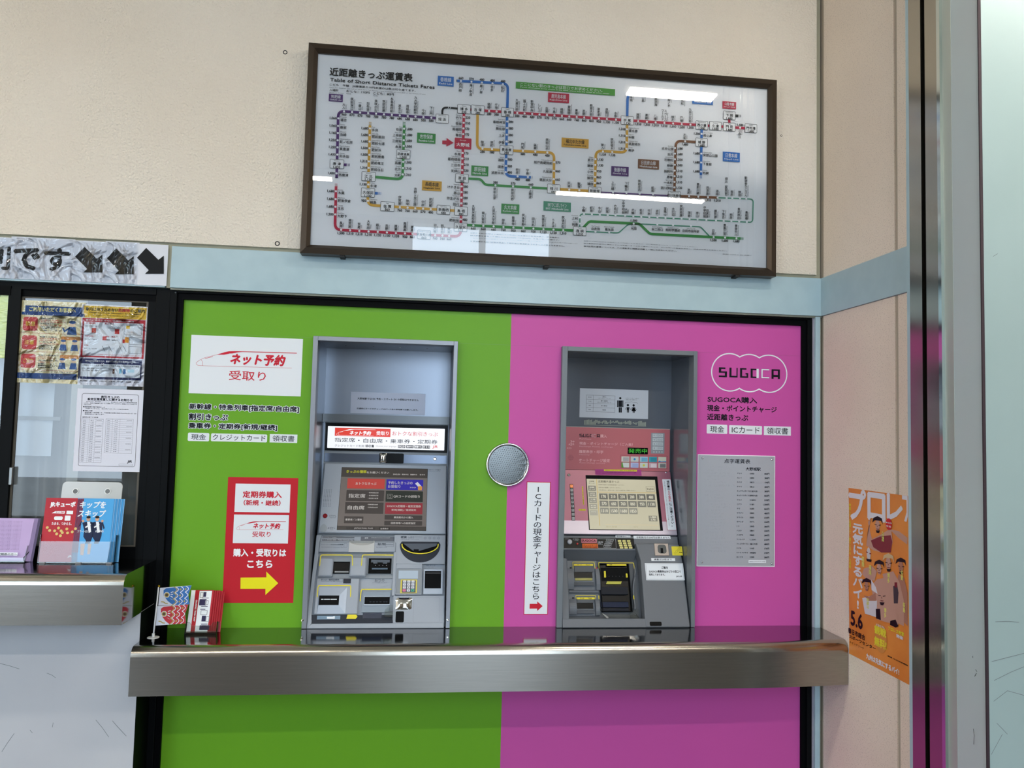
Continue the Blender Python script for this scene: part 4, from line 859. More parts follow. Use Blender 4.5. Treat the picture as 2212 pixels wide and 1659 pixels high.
# office beyond the glass
of = struct('wall_back', (-1.5, 1.6, 0))
MB()._cube(ROOM_L, 1.6, 0, -.45, 1.7, 2.5).build('office_wall', mat('office_wall', (150, 146, 138), .8), of)
MB()._cube(ROOM_L, .2, 2.4, -.45, 1.7, 2.5).build('office_ceiling', m_ceil, of)
MB()._cube(-.47, .2, 0, -.45, 1.7, 2.5).build('office_partition', mat('office_wall2', (120, 118, 114), .8), of)
MB()._cube(ROOM_L, 0.2, 0, -.45, 1.7, .02).build('office_floor', m_floor, of)
lo_ = MB(); lo_._cube(-2.2, .7, 2.36, -1.0, .82, 2.4); t = lo_.build('ceiling_light', mat('office_tube', (255, 240, 215), .5, emit=4.0)); tag(t, 'tube light inside the office behind the left window', 'light')
def curtain(x0, x1, y, z0, z1, c, lab, amp=.022, pitch=.075, top=True):
    P = []; n = int((x1 - x0) / .004); rnd = random.Random(int(x0 * 100) + 9)
    ph = [rnd.uniform(0, 6) for _ in range(3)]
    def yy(x): return y + amp * (math.sin(x / pitch * 6.283 + ph[0]) + .4 * math.sin(x / pitch * 2.7 + ph[1]) + .25 * math.sin(x / pitch * 13 + ph[2]))
    V = []; F = []
    for i in range(n + 1):
        x = x0 + (x1 - x0) * i / n; V += [(x, yy(x), z0), (x, yy(x) * .92 + y * .08, (z0 + z1) / 2), (x, yy(x), z1)]
    for i in range(n): F += [(i * 3, i * 3 + 3, i * 3 + 4, i * 3 + 1), (i * 3 + 1, i * 3 + 4, i * 3 + 5, i * 3 + 2)]
    o = MB().add(V, F).build('curtain', c, smooth=True); return tag(o, lab, 'curtain')
m_cur = mat('grey_curtain', (138, 134, 130), .9); m_cur2 = mat('pale_curtain', (196, 200, 206), .9)
zs_ = wz(150, 985, .15)
curtain(-1.75, -1.16, .16, zlt - .05, 2.3, m_cur, 'grey curtain with deep folds behind the left part of the office window')
curtain(-1.15, -.83, .20, zlt - .05, 2.3, m_cur, 'grey curtain behind the white timetable notice, near the black post', amp=.005, pitch=.09)
curtain(-1.45, -1.20, .11, zs_, 2.3, m_cur2, 'short pale blue curtain strip hanging in front of the grey one', amp=.006, pitch=.09)
MB()._cube(-1.44, .095, wz(100, 908, .1), -1.17, .105, wz(100, 900, .1)).build('office_rail', mat('office_rail', (120, 118, 116), .5), of)
# posters stuck on the pane
Pp = PY(.0195)
m_py = mat('poster_cream', (222, 208, 158), .22, spec=.6, bump=(30, .7, .006)); m_pw = mat('poster_white', (214, 214, 222), .22, spec=.6, bump=(30, .7, .006))
NAVY, REDP = (52, 84, 140), (192, 56, 66)
b = bx(Pp, zw1, 185, 680, 812, 1512); b = bx(Pp, zw1, 192, 683, 806, 1520)
t = thing('poster', 'crinkled cream safety poster with three red badges on the window', 'poster', (b[0], .0195, b[1])); MB().box(Pp, b, 0, .0008).build('sheet', m_py, t)
def fr_(b, x0, y0, x1, y1): return (b[0] + (b[2] - b[0]) * x0, b[3] - (b[3] - b[1]) * y1, b[0] + (b[2] - b[0]) * x1, b[3] - (b[3] - b[1]) * y0)
def quad(P, b, w): m_ = MB(); m_.flat(P, rr(b, 0), w); return m_
quad(Pp, fr_(b, .10, .06, .95, .165), .0011).build('title_block', ink(NAVY), t); quad(Pp, fr_(b, .05, .14, 1.0, .175), .0012).build('title_band', ink(NAVY), t); quad(Pp, fr_(b, 0, .88, .93, .95), .0011).build('footer_band', ink(NAVY), t)
MB().text(Pp, 'ご利用いただくお客様へ', fr_(b, .16, .075, .86, .13), .0014, bold=.03).build('title_lettering', ink((232, 224, 150)), t)
tx = MB(); rx = MB(); bl = MB(); sk = MB(); og = MB()
for k in range(3):
    y = .20 + k * .225
    MB().rflat(Pp, fr_(b, .08, y, .30, y + .17), .008, .0011).build('red_badge', ink((205, 84, 84)), t)
    MB().text(Pp, ('禁煙', '注意', 'ご協力')[k], fr_(b, .12, y + .055, .26, y + .11), .0014, bold=.03).build('badge_lettering', ink((226, 190, 90)), t)
    rx.flat(Pp, rr(fr_(b, .02, y + .195, .96, y + .198), 0), .0011)
    for j in range(8):
        wd_ = .30 if k else .38
        (rx if j in (1, 2, 4) and True else tx).text(Pp, ('駅構内では走らずに', 'お困りの際は', 'お近くの係員まで', 'お知らせください', 'いたします', '安全のため', 'ご理解ください', 'お願いします')[(j + k) % 8], fr_(b, .34, y + .005 + j * .021, .34 + wd_ * (.7 + .3 * ((j * 7 + k) % 3) / 2), y + .019 + j * .021), .0013, bold=.03)
    if k: og.rflat(Pp, fr_(b, .66, y + .0, .96, y + .045), .004, .0011)
    for (cx, s) in (((.82, 1.15),) if k == 0 else ((.70, .9), (.87, .9))):
        h = fr_(b, cx - .05 * s, y + .05, cx + .05 * s, y + .09); c = ((h[0] + h[2]) / 2, (h[1] + h[3]) / 2)
        sk.disc(Pp, c, .0085 * s, .0012, n=14); bl.disc(Pp, (c[0], c[1] + .005 * s), .009 * s, .0013, n=12, ry=.0045 * s)
        bl.flat(Pp, [(c[0] - .013 * s, c[1] - .030 * s), (c[0] + .013 * s, c[1] - .030 * s), (c[0] + .009 * s, c[1] - .008 * s), (c[0] - .009 * s, c[1] - .008 * s)], .0012)
        if k == 0: bl.stroke(Pp, [(c[0] - .008, c[1] - .012), (c[0] - .022, c[1] - .024), (c[0] - .028, c[1] - .014)], .005, .0012)
tx.text(Pp, '危険物の持込みは鉄道営業法により', fr_(b, .28, .832, .66, .846), .0013).text(Pp, '法律に基づいて処罰される場合があります', fr_(b, .12, .855, .84, .87), .0013)
tx.build('small_lettering', ink((72, 78, 92)), t); rx.build('red_lettering', ink((206, 96, 90)), t); bl.build('staff_uniforms', ink((72, 106, 160)), t); sk.build('staff_faces', ink((236, 210, 180)), t); og.build('speech_bubbles', ink((214, 152, 90)), t)
MB().flat(Pp, rr((b[0] + .001, b[1] + .001, b[2] - .001, b[3] - .001), 0), .0024).build('film', m_film, t)
b = bx(Pp, zw1, 812, 724, 1418, 1545); b = (b[0] + .002, b[1], b[2] + .003, b[3])
t = thing('poster', 'crinkled yellow, red and navy dangerous goods poster on the window', 'poster', (b[0], .0195, b[1])); MB().box(Pp, b, 0, .0009).build('sheet', m_pw, t)
quad(Pp, fr_(b, .03, .015, .99, .165), .0012).build('yellow_header', ink((226, 190, 66)), t); quad(Pp, fr_(b, .02, .17, .98, .655), .0012).build('red_panel', ink(REDP), t); quad(Pp, fr_(b, .05, .215, .95, .635), .0014).build('white_panel', m_stick, t)
quad(Pp, fr_(b, .0, .67, .96, .925), .0012).build('navy_panel', ink((44, 52, 96)), t); quad(Pp, fr_(b, .03, .735, .94, .895), .0014).build('white_panel', m_stick, t)
MB().text(Pp, '車内に持ち込めない', fr_(b, .06, .035, .55, .08), .0014, bold=.03).text(Pp, 'のご案内', fr_(b, .74, .035, .96, .08), .0014, bold=.03).text(Pp, 'Dangerous Goods Information for Passengers', fr_(b, .12, .09, .90, .11), .0014, bold=.03).text(Pp, '※持込禁止品については法令等の定めにより禁止されています。', fr_(b, .14, .12, .88, .138), .0014).build('lettering', m_ltr, t)
MB().text(Pp, '危険物', fr_(b, .555, .035, .73, .08), .0014, bold=.04).text(Pp, '火薬類', fr_(b, .07, .22, .22, .24), .0016, bold=.02).text(Pp, '高圧ガス', fr_(b, .36, .22, .50, .24), .0016, bold=.02).text(Pp, '可燃性液体', fr_(b, .07, .385, .2, .4), .0016, bold=.02).text(Pp, '毒物・薬品', fr_(b, .38, .385, .53, .4), .0016, bold=.02).text(Pp, '刃物', fr_(b, .07, .5, .13, .515), .0016, bold=.02).text(Pp, '梱包されていない刃物等の持ち込みは平成三十年より禁止となりました', fr_(b, .07, .61, .92, .625), .0016).build('red_lettering', ink(REDP), t)
MB().text(Pp, '車内に持ち込めない危険物の代表例', fr_(b, .07, .182, .80, .205), .0015, bold=.02).text(Pp, '持ち込みは可能ですが、量などに制限がある危険物の代表例', fr_(b, .10, .69, .86, .71), .0015, bold=.02).build('white_lettering', m_wprint, t)
q = MB()
for s, x0, y0, x1 in (('花火・クラッカーなど', .07, .26, .26), ('カセットボンベなど', .42, .275, .60), ('ガソリン・灯油など', .07, .425, .26), ('農薬・塩酸など', .40, .425, .58), ('ナイフ・包丁・のこぎり', .07, .54, .26), ('日用品として小売店で購入できる可燃性液体や高圧ガスを含む製品', .06, .745, .92), ('化粧品・整髪料・漂白剤・ライターなど', .06, .785, .36), ('キャンプ用品・塗料・洗剤など', .06, .81, .33), ('国土交通省', .04, .94, .15), ('JR北海道', .19, .94, .29), ('JR東日本', .33, .94, .44), ('JR東海', .47, .94, .56), ('JR西日本', .59, .94, .69), ('JR四国', .73, .94, .81), ('JR九州', .85, .94, .93)):
    q.text(Pp, s, fr_(b, x0, y0, x1, y0 + .016), .0016, bold=.02)
q.stroke(Pp, rr(fr_(b, .67, .235, .93, .36), .002), .0008, .0016, closed=True); q.stroke(Pp, rr(fr_(b, .75, .39, .94, .48), .002), .0008, .0016, closed=True); q.stroke(Pp, rr(fr_(b, .75, .505, .94, .59), .002), .0008, .0016, closed=True)
for k, (x, y) in enumerate(((.34, .58), (.44, .575), (.60, .57), (.66, .57))): c = fr_(b, x, y - .07, x + .05, y); q.stroke(Pp, [(c[0], c[3]), (c[2], c[1])], .0012, .0016)
q.build('small_lettering', ink((60, 60, 70)), t)
for (x0, y0, x1, y1, c) in ((.17, .29, .235, .35, (205, 80, 70)), (.52, .295, .59, .355, (200, 50, 50)), (.34, .39, .40, .44, (205, 90, 90)), (.68, .39, .74, .46, (226, 160, 60)), (.645, .42, .68, .465, (190, 50, 50)), (.52, .79, .55, .85, (110, 70, 60)), (.62, .79, .655, .845, (110, 180, 200)), (.68, .79, .72, .85, (50, 110, 170)), (.75, .79, .85, .83, (190, 220, 230)), (.69, .245, .745, .285, (236, 196, 50))):
    quad(Pp, fr_(b, x0, y0, x1, y1), .0017).build('goods_picture', ink(c), t)
MB().flat(Pp, rr((b[0] + .001, b[1] + .001, b[2] - .001, b[3] - .001), 0), .0026).build('film', m_film, t)
# white notice
b = bx(Pp, zw2, 664, 74, 1196, 790)
t = thing('notice', 'white paper notice with a black rounded border and ticket tables on the glass', 'notice', (b[0], .0195, b[1])); MB().box(Pp, b, .0011, .0018).build('sheet', mat('matt_paper', (214, 215, 226), .6), t)
q = MB(); q.stroke(Pp, rr(fr_(b, .075, .06, .92, .935), .006), .0010, .0021, closed=True)
for s, x0, y0, x1, h in (('割引きっぷの', .36, .08, .63, .03), ('設定区間見直しに関するお知らせ', .16, .112, .83, .03), ('JR九州では、設定見直しにしている一部の割引きっぷについて設定区間を見直', .14, .152, .90, .012), ('します。何卒ご理解賜りますようお願い申し上げます。詳細については以下の', .11, .17, .90, .012), ('とおりです。', .11, .188, .22, .012), ('■設定区間を見直す割引きっぷ', .10, .215, .42, .014), ('「九州ネットきっぷ」（JR九州インターネット列車予約限定）', .13, .235, .78, .013), ('■見直し内容', .10, .262, .24, .014), ('設定区間（180区間）中、下記記載の区間の発売を2024年3月31日（日）', .13, .283, .90, .013), ('発売分をもって終了します。', .13, .303, .42, .013), ('■発売を終了する区間', .10, .34, .33, .014)):
    q.text(Pp, s, fr_(b, x0, y0, x1, y0 + h), .0021, bold=.015 if h < .02 else .035)
q.text(Pp, 'JR', fr_(b, .80, .86, .87, .895), .0021, bold=.05, it=.15); q.stroke(Pp, rr(fr_(b, .68, .905, .88, .925), 0), .0005, .0021, closed=True)
q.build('lettering', m_ltr, t)
q = MB()
for (x0, x1, y0, y1, n, cols) in ((.09, .41, .365, .895, 24, (.20, .30)), (.45, .86, .36, .775, 17, (.55, .66))):
    q.stroke(Pp, rr(fr_(b, x0, y0, x1, y1), 0), .0004, .0021, closed=True)
    for c_ in cols: h = fr_(b, c_, y0, c_, y1); q.stroke(Pp, [(h[0], h[1]), (h[0], h[3])], .0003, .0021)
    for k in range(n):
        y = y0 + .012 + (y1 - y0 - .015) * k / n
        h = fr_(b, x0, y - .004, x1, y); q.stroke(Pp, [(h[0], h[3]), (h[2], h[3])], .00022, .0021)
        q.text(Pp, ('博多', '小倉', '大分', '長崎', '佐賀', '熊本')[k % 6], fr_(b, x0 + .13, y + .002, x0 + .18, y + .012), .0021); q.text(Pp, ('福岡', '門司', '鳥栖', '別府')[k % 4], fr_(b, x0 + .02, y + .002, x0 + .06, y + .012), .0021)
        if k % 3 == 0: q.text(Pp, ('指定席特急', '自由席特急')[k % 2], fr_(b, x1 - .10, y + .002, x1 - .02, y + .012), .0021)
q.build('table_print', ink((92, 92, 104)), t)
# green poster on the far left sash
b = bx(PY(.013), zw1, -330, 565, 66, 1262)
o = MB().rbox(PY(.013), b, .006, 0, .0012).build('poster', mat('green_poster', (196, 214, 150), .2, spec=.6, bump=(28, .8, .006, (1, 1, 3)))); tag(o, 'pale green laminated poster cut off by the left edge of the picture', 'poster')
MB().text(PY(.013), 'H', bx(PY(.013), zw1, -4, 612, 8, 650), .0015).build('lettering', m_ltr, o)
# ------------------------------------------------------------------ holders and flags on the counters
m_acr = glass('clear_acrylic', tint=(.93, .94, .93), ior=1.5)
m_acr2 = glass('frosted_acrylic', tint=(.80, .80, .76), ior=1.5, rough=.15)
zl = Z(0, 1180, 3.4625)
lean = 0.14      # backward lean of what stands in the holders
# large double holder
Y0 = -.070; HL = PT(Y0, zlt, Y0 + lean * .25, zlt + .25)
hb_ = bx(HL, zw2, 348, 1378, 968, 1572); hb_ = (hb_[0], 0.0, hb_[2], hb_[3])
def hv(y): return HL.uv(*zw2(600, y))[1]
t = thing('brochure_holder', 'large clear acrylic brochure holder with a two-holed back plate on the higher counter', 'holder', ((hb_[0] + hb_[2]) / 2, Y0, zlt))
x0, x1 = hb_[0], hb_[2]; hfr = hv(1380)
MB().box(HL, (x0, .001, x1, .004), -.034, .003).build('base', m_acr, t)
MB().box(HL, (x0, .001, x1, hfr), .001, .003).build('front_wall', m_acr, t)
MB().box(HL, (x0 - .002, .001, x0, hfr + .02), -.034, .003).build('side_wall', m_acr, t); MB().box(HL, (x1, .001, x1 + .002, hfr + .02), -.034, .003).build('side_wall', m_acr, t)
bk = bx(HL, zw2, 497, 862, 1000, 1020)
mb = MB(); o_ = rr((bk[0], .002, bk[2], bk[3]), .014, 5)
mb.prism(HL, o_, -.036, -.033); mb.build('back_plate', mat('cloudy_acrylic', (204, 202, 194), .18, trans=.35, spec=.6, bump=(22, .15, .003)), t)
for x in (606, 885):
    c = HL.uv(*zw2(x, 948)); MB().ringp(HL, [(c[0] + .0095 * math.cos(a * .3927), c[1] + .0095 * math.sin(a * .3927)) for a in range(16)], [(c[0] + .0072 * math.cos(a * .3927), c[1] + .0072 * math.sin(a * .3927)) for a in range(16)], -.033, -.031).build('hole_rim', mat('rim_plastic', (220, 220, 214), .3), t)
    MB().disc(HL, c, .0072, -.0325, n=16).build('hole', mat('hole_shade', (110, 112, 112), .6), t)
for xx in (x0 + .005, (x0 + x1) / 2, x1 - .02): MB().box(HL, (xx, -.000, xx + .016, .004), -.002, .006).build('foot_tab', mat('grey_tab', (128, 130, 132), .4), t)
# brochures
def brochure(q, w0, c, edge=.0007, name='brochure'):
    b = bx(HL, zw2, *q); b = (b[0], .004, b[2], b[3]); return MB().box(HL, b, w0 - edge, w0).build(name, c if not isinstance(c, tuple) else mat('gloss_%02x%02x%02x' % c, c, .4, spec=.22)), b
for k in range(8):
    q = (662 + k * 9, 1012 + k * 0, 915 + k * 11, 1552); o, b = brochure(q, -.003 - k * .0022, (74, 160, 218) if k % 2 == 0 else (118, 176, 222))
    if k == 0: bb = b; ob = o; tag(o, 'front blue travel brochure with two suited figures, right half of the clear holder', 'brochure', 'blue brochures stacked in the clear holder')
    else: tag(o, ('', 'second', 'third', 'fourth', 'fifth', 'sixth', 'seventh', 'eighth')[k] + ' blue brochure from the front of the fanned stack in the clear holder', 'brochure', 'blue brochures stacked in the clear holder')
w = -.0027
kx = MB(); f = lambda x0, y0, x1, y1: bx(HL, zw2, x0, y0, x1, y1)
kx.text(HL, 'キップを', f(683, 1038, 897, 1098), w, bold=.03, it=.2).text(HL, 'スキップ', f(665, 1112, 895, 1175), w, bold=.03, it=.2).text(HL, 'スマートEX', f(658, 1284, 745, 1306), w + .0004, bold=.02).text(HL, 'EX予約', f(815, 1284, 880, 1304), w + .0004, bold=.02).build('white_lettering', m_wprint, ob)
G = lambda pts: pp(HL, zw2, pts)
for cx, s in ((752, 1), (827, -1)):
    suit, skin, hair, white = MB(), MB(), MB(), MB()
    suit.flat(HL, G([(cx - 52, 1222), (cx - 20, 1212), (cx + 22, 1212), (cx + 50, 1225), (cx + 42, 1270), (cx + 36, 1335), (cx + 22, 1375), (cx - 20, 1378), (cx - 44, 1340), (cx - 38, 1280)]), w + .0001)
    suit.flat(HL, G([(cx - 20, 1370), (cx + 24, 1370), (cx + 10, 1400), (cx - 30, 1400)]), w + .0001)
    suit.flat(HL, G([(cx - 50 * s, 1225), (cx - 88 * s, 1262), (cx - 62 * s, 1208), (cx - 48 * s, 1200), (cx - 70 * s, 1240)]), w + .0002) if s > 0 else suit.flat(HL, G([(cx + 44, 1225), (cx + 52, 1276), (cx + 64, 1268), (cx + 48, 1212), (cx + 36, 1208)]), w + .0002)
    white.flat(HL, G([(cx - 12, 1212), (cx + 14, 1212), (cx + 22, 1300), (cx + 2, 1308), (cx - 6, 1260)]), w + .0003)
    skin.disc(HL, HL.uv(*zw2(cx, 1190)), .0058, w + .0003, n=14, ry=.0066); skin.disc(HL, HL.uv(*zw2(cx - s * 46 if s > 0 else cx + 44, 1206)), .0040, w + .0004, n=8)
    hair.disc(HL, HL.uv(*zw2(cx + 1, 1173)), .0064, w + .0004, n=12, ry=.0042)
    skin.flat(HL, G([(cx - 60 * (s > 0) - 10, 1400), (cx - 30, 1400), (cx - 44, 1500), (cx - 70, 1496)]) if s > 0 else G([(cx - 80, 1400), (cx - 50, 1400), (cx - 64, 1490), (cx - 86, 1490)]), w + .0001)
    white.stroke(HL, G([(cx - 26, 1262), (cx + 18, 1232)]), .004, w + .0005)
    suit.build('printed_suit', ink((34, 42, 70)), ob); skin.build('printed_face', ink((206, 160, 132)), ob); hair.build('printed_hair', ink((36, 28, 26)), ob); white.build('printed_shirt', m_wprint, ob)
for k in range(4):
    q = (392 + k * 4, 1008, 652 + k * 3, 1552); o, b = brochure(q, -.003 - k * .0022, (176, 34, 46))
    if k == 0: ob = o; tag(o, 'front red brochure with white lettering and gold coins, left half of the clear holder', 'brochure', 'red brochures in the clear holder')
    else: tag(o, ('', 'second', 'third', 'fourth', 'fifth', 'sixth', 'seventh', 'eighth')[k] + ' red brochure from the front, tucked behind its copies in the clear holder', 'brochure', 'red brochures in the clear holder')
MB().text(HL, 'JRキューポ', f(430, 1040, 636, 1094), w, bold=.06).text(HL, 'たまる、つかえる。', f(440, 1215, 606, 1242), w, bold=.03).text(HL, 'JR', f(575, 1500, 606, 1520), w, bold=.03, it=.15).rflat(HL, f(460, 1166, 530, 1197), .004, w).rflat(HL, f(552, 1160, 596, 1204), .002, w).rflat(HL, f(566, 1118, 618, 1148), .0005, w).flat(HL, G([(437, 1140), (470, 1122), (552, 1122), (546, 1144)]), w).build('white_print', m_wprint, ob)
MB().text(HL, 'ネット予約', f(476, 1126, 540, 1140), w + .0003, bold=.03).build('red_print', m_redink, ob)
cn = MB()
for x, y in ((420, 1287), (463, 1290), (496, 1266), (518, 1290), (528, 1306), (567, 1274), (573, 1308), (613, 1299), (641, 1272), (480, 1316), (512, 1332), (400, 1262)): cn.disc(HL, HL.uv(*zw2(x, y)), .0042, w, n=12)
cn.build('gold_coins', ink((214, 188, 116)), ob)
# purple leaflets
HP = PT(-.055, zlt, -.055 + .045, zlt + .16)
t = thing('leaflet_holder', 'small clear holder of lilac leaflets on the higher counter', 'holder', (wx(20, 1210, -.05), -.055, zlt))
f2 = lambda x0, y0, x1, y1: bx(HP, zw2, x0, y0, x1, y1)
b = f2(-170, 1470, 212, 1560); xh0, xh1 = b[0], b[2]
MB().box(HP, (xh0, .0, xh1, .003), -.02, .004).box(HP, (xh0, 0, xh1, .014), .003, .0045).box(HP, (xh1 - .001, 0, xh1 + .001, .05), -.02, .0045).build('tray', m_acr, t)
MB().tube([HP.pt(xh1, .002, .004), HP.pt(xh1 - .004, .014, .004), HP.pt(xh1 + .003, .03, -.004), HP.pt(xh1 + .004, .05, -.014)], .0014).build('edge_wire', mat('dark_edge', (60, 60, 66), .3), t)
for k in range(6):
    q = f2(-170 + k * 4, 1182 - k * 2, 222 + k * 8, 1545); q = (q[0], .004, q[2], q[3]); o = MB().box(HP, q, -.003 - k * .0022, -.0022 - k * .0022).build('leaflet', mat('lilac_paper', (184, 160, 204), .6) if k < 4 else mat('lilac_dark', (120, 104, 140), .6))
    tag(o, 'front lilac timetable leaflet printed in dark lines' if k == 0 else ('', 'second', 'third', 'fourth', 'fifth', 'sixth', 'seventh', 'eighth')[k] + ' lilac leaflet from the front of the leaflet stack', 'leaflet', 'lilac leaflets on the left counter')
    if k == 0:
        mm = MB()
        for j in range(22): mm.text(HP, '定期券ご利用のお客様へのお知らせ', f2(-60 + (j % 3) * 5, 1204 + j * 11.5, 190 - j * 1.5, 1211 + j * 11.5), -.0018)
        mm.build('print', ink((84, 74, 110)), o)
q = f2(-160, 1475, 154, 1503); MB().box(HP, q, .0048, .0053).build('label_strip', m_stick, t); MB().text(HP, '定期券の方へ', f2(-10, 1482, 150, 1501), .0057, bold=.01).build('lettering', m_ltr, t)

# small holder with red maps on the long counter
zq = Z(320, 1010, 4.047)
Y1 = -.05; HR = PT(Y1, ZC, Y1 + .05, ZC + .17); f3 = lambda x0, y0, x1, y1: bx(HR, zq, x0, y0, x1, y1)
b = f3(335, 1340, 592, 1465); hx0, hx1 = b[0], b[2]; hh = HR.uv(*zq(500, 1386))[1]
t = thing('brochure_holder', 'small clear plastic holder standing on the long counter beside the flags', 'holder', ((hx0 + hx1) / 2, Y1, ZC))
MB().box(HR, (hx0, 0, hx1, .006), -.036, .004).build('base', m_acr2, t)
MB().prism(HR, [(hx0, 0), (hx1, 0), (hx1, hh + .012), (hx1 - .012, hh + .010), (hx1 - .018, hh), (hx0 + .018, hh), (hx0 + .012, hh + .010), (hx0, hh + .012)], .0022, .004).build('front_wall', m_acr, t)
MB().tube([HR.pt(hx0, hh + .012, .003), HR.pt(hx0 + .012, hh + .010, .003), HR.pt(hx0 + .018, hh, .003), HR.pt(hx1 - .018, hh, .003), HR.pt(hx1 - .012, hh + .010, .003), HR.pt(hx1, hh + .012, .003)], .0008).tube([HR.pt(hx0, .008, .004), HR.pt(hx1, .008, .004)], .0012).build('moulded_rim', m_acr2, t)
for xx in (hx0 - .001, hx1): MB().box(HR, (xx, 0, xx + .001, hh + .014), -.036, .003).build('side_wall', m_acr, t)
MB().box(HR, (hx0, 0, hx1, .06), -.037, -.035).build('back_plate', m_acr, t)
w = -.0012
for k in range(6):
    q = f3(378 + k * 16, 1070 + (k % 3) * 3, 532 + k * 16, 1440); q = (q[0], .006, q[2], q[3]); o = MB().box(HR, q, -.003 - k * .0052, -.0018 - k * .0052).build('brochure', mat('gloss_red_map', (176, 30, 42), .25, spec=.4))
    tag(o, 'front red and white folded map with a white mast picture, small counter holder' if k == 0 else ('', 'second', 'third', 'fourth', 'fifth', 'sixth', 'seventh', 'eighth')[k] + ' red folded map from the front in the small counter holder', 'brochure', 'red folded maps in the small holder')
    if k == 0:
        MB().flat(HR, rr(f3(450, 1078, 516, 1440), 0), w).flat(HR, rr(f3(378, 1072, 368, 1440), 0), w).build('white_bands', m_wprint, o)
        d = MB(); 
        d.rflat(HR, f3(450, 1150, 505, 1205), .002, w + .0003)
        for (x0, y0, x1, y1) in ((485, 1088, 505, 1130), (455, 1235, 500, 1242), (470, 1295, 500, 1345), (460, 1365, 520, 1372), (450, 1378, 530, 1420), (462, 1210, 520, 1216), (468, 1138, 530, 1143)): d.rflat(HR, f3(x0, y0, x1, y1), .001, w + .0003)
        d.build('dark_picture', ink((50, 44, 78)), o)
        r_ = MB()
        for (x0, y0, x1, y1) in ((455, 1090, 480, 1140), (500, 1160, 525, 1200), (460, 1246, 515, 1290), (505, 1300, 530, 1350)): r_.ring(HR, f3(x0, y0, x1, y1), (lambda q: (q[0] + .002, q[1] + .002, q[2] - .002, q[3] - .002))(f3(x0, y0, x1, y1)), w + .0002, w + .0006, .002, .001)
        r_.build('grey_picture', ink((168, 166, 170)), o)
        MB().label(HR, 'CRUISING TRAIN MAP', *HR.uv(*zq(412, 1250)), .0065, 'c', w, rot=90, bold=.02).build('lettering', m_wprint, o)
# carp streamer flags
base = PZ(ZC).uv(331, 1377); bxy = Vector((base[0], base[1], ZC))
FP = Plane((0, base[1] + .012, 0), (1, 0, 0), (0, 0, 1))
t = thing('flag_stand', 'white toy pole with two carp streamer paper flags on the long counter', 'flag', bxy)
top = FP.uv(*zq(92, 1040)); topv = FP.pt(*top)
MB().tube([bxy + Vector((0, 0, .001)), topv], [.0026, .0019]).build('pole', mat('white_plastic', (226, 228, 232), .35), t, smooth=True)
MB().lathe(PZ(ZC), base, [(.0175, .0), (.0172, .0012), (.004, .002), (.0045, .012), (.0038, .0125)], 24).build('suction_base', mat('milky_base', (206, 206, 204), .35), t)
mb = MB(); c = FP.pt(*FP.uv(*zq(94, 1036)))
vv = []; n1, n2 = 8, 12
for i in range(n1 + 1):
    for j in range(n2):
        a, b_ = math.pi * i / n1, 2 * math.pi * j / n2; vv.append(c + Vector((math.sin(a) * math.cos(b_), math.sin(a) * math.sin(b_), math.cos(a))) * .0036)
mb.add(vv, [(i * n2 + j, (i + 1) * n2 + j, (i + 1) * n2 + (j + 1) % n2, i * n2 + (j + 1) % n2) for i in range(n1) for j in range(n2)]).build('gold_ball', mat('gold_ball', (206, 160, 40), .25, metal=1), t, smooth=True)
def flag(tl, tr, br_, bl_, c, nm, lab):
    Q = [Vector(FP.uv(*zq(*p))) for p in (tl, tr, br_, bl_)]
    S = lambda x, y: tuple((Q[0] * (1 - x) + Q[1] * x) * (1 - y) + (Q[3] * (1 - x) + Q[2] * x) * y)
    S2 = lambda L: [S(*p) for p in L]
    notch = [(0, 0), (1, 0), (.93, .5), (1, 1), (0, 1)]
    o = MB().prism(FP, S2(notch), -.0006, 0).build(nm, mat('flag_paper', (214, 218, 232), .5), t, label=lab)
    body = MB().flat(FP, S2([(.12, .14), (.2, .05), (1, .0), (.93, .5), (1, 1), (.62, 1.0), (.44, .96), (.30, .78), (.14, .45)]), .0004); body.build('carp_body', ink(c), o)
    gd = MB(); wt = MB()
    for k, x in enumerate((.50, .66, .82)):
        for r0 in (0, 1, 2):
            cy = .17 + .33 * r0; arc_ = [(x - .10 * math.sin(math.pi * j / 8), cy - .165 + .33 * j / 8) for j in range(9)]
            arc_ = [(x + .10 * math.sin(math.pi * j / 8), cy - .165 + .33 * j / 8) for j in range(9)]
            wt.stroke(FP, S2(arc_), .0022, .0008 + r0 * 6e-5 + k * 1e-5)
            if k == 0: gd.stroke(FP, S2([(a_ - .05, b2) for a_, b2 in arc_]), .0022, .00055 + r0 * 6e-5)
            elif r0 != 1 or k == 1: gd.flat(FP, S2([(x - .03, cy), (x + .01, cy - .07), (x + .04, cy), (x + .01, cy + .07)]), .0007)
    e = S(.24, .42); wt.disc(FP, e, .0088, .0006, n=18)
    for j in (-1, 0, 1): wt.stroke(FP, S2([(.36, .40 + j * .09), (.44, .42 + j * .16)]), .0026, .0008)
    wt.flat(FP, S2([(.34, .62), (.46, .74), (.40, .66)]), .0008)
    wt.build('white_scales', ink((226, 228, 236)), o); gd.disc(FP, e, .0070, .0009, n=18); gd.stroke(FP, S2([(.08, .78), (.16, .80), (.22, .88), (.30, .90)]), .003, .0006); gd.build('gold_print', ink((184, 164, 96)), o)
    MB().disc(FP, e, .0044, .0012, n=14).build('eye', ink((92, 78, 66)), o)
flag((104, 1052), (379, 1030), (362, 1194), (88, 1208), (66, 118, 186), 'paper_flag', 'blue carp flag')
flag((82, 1212), (352, 1196), (330, 1362), (66, 1382), (196, 62, 72), 'paper_flag', 'red carp flag')

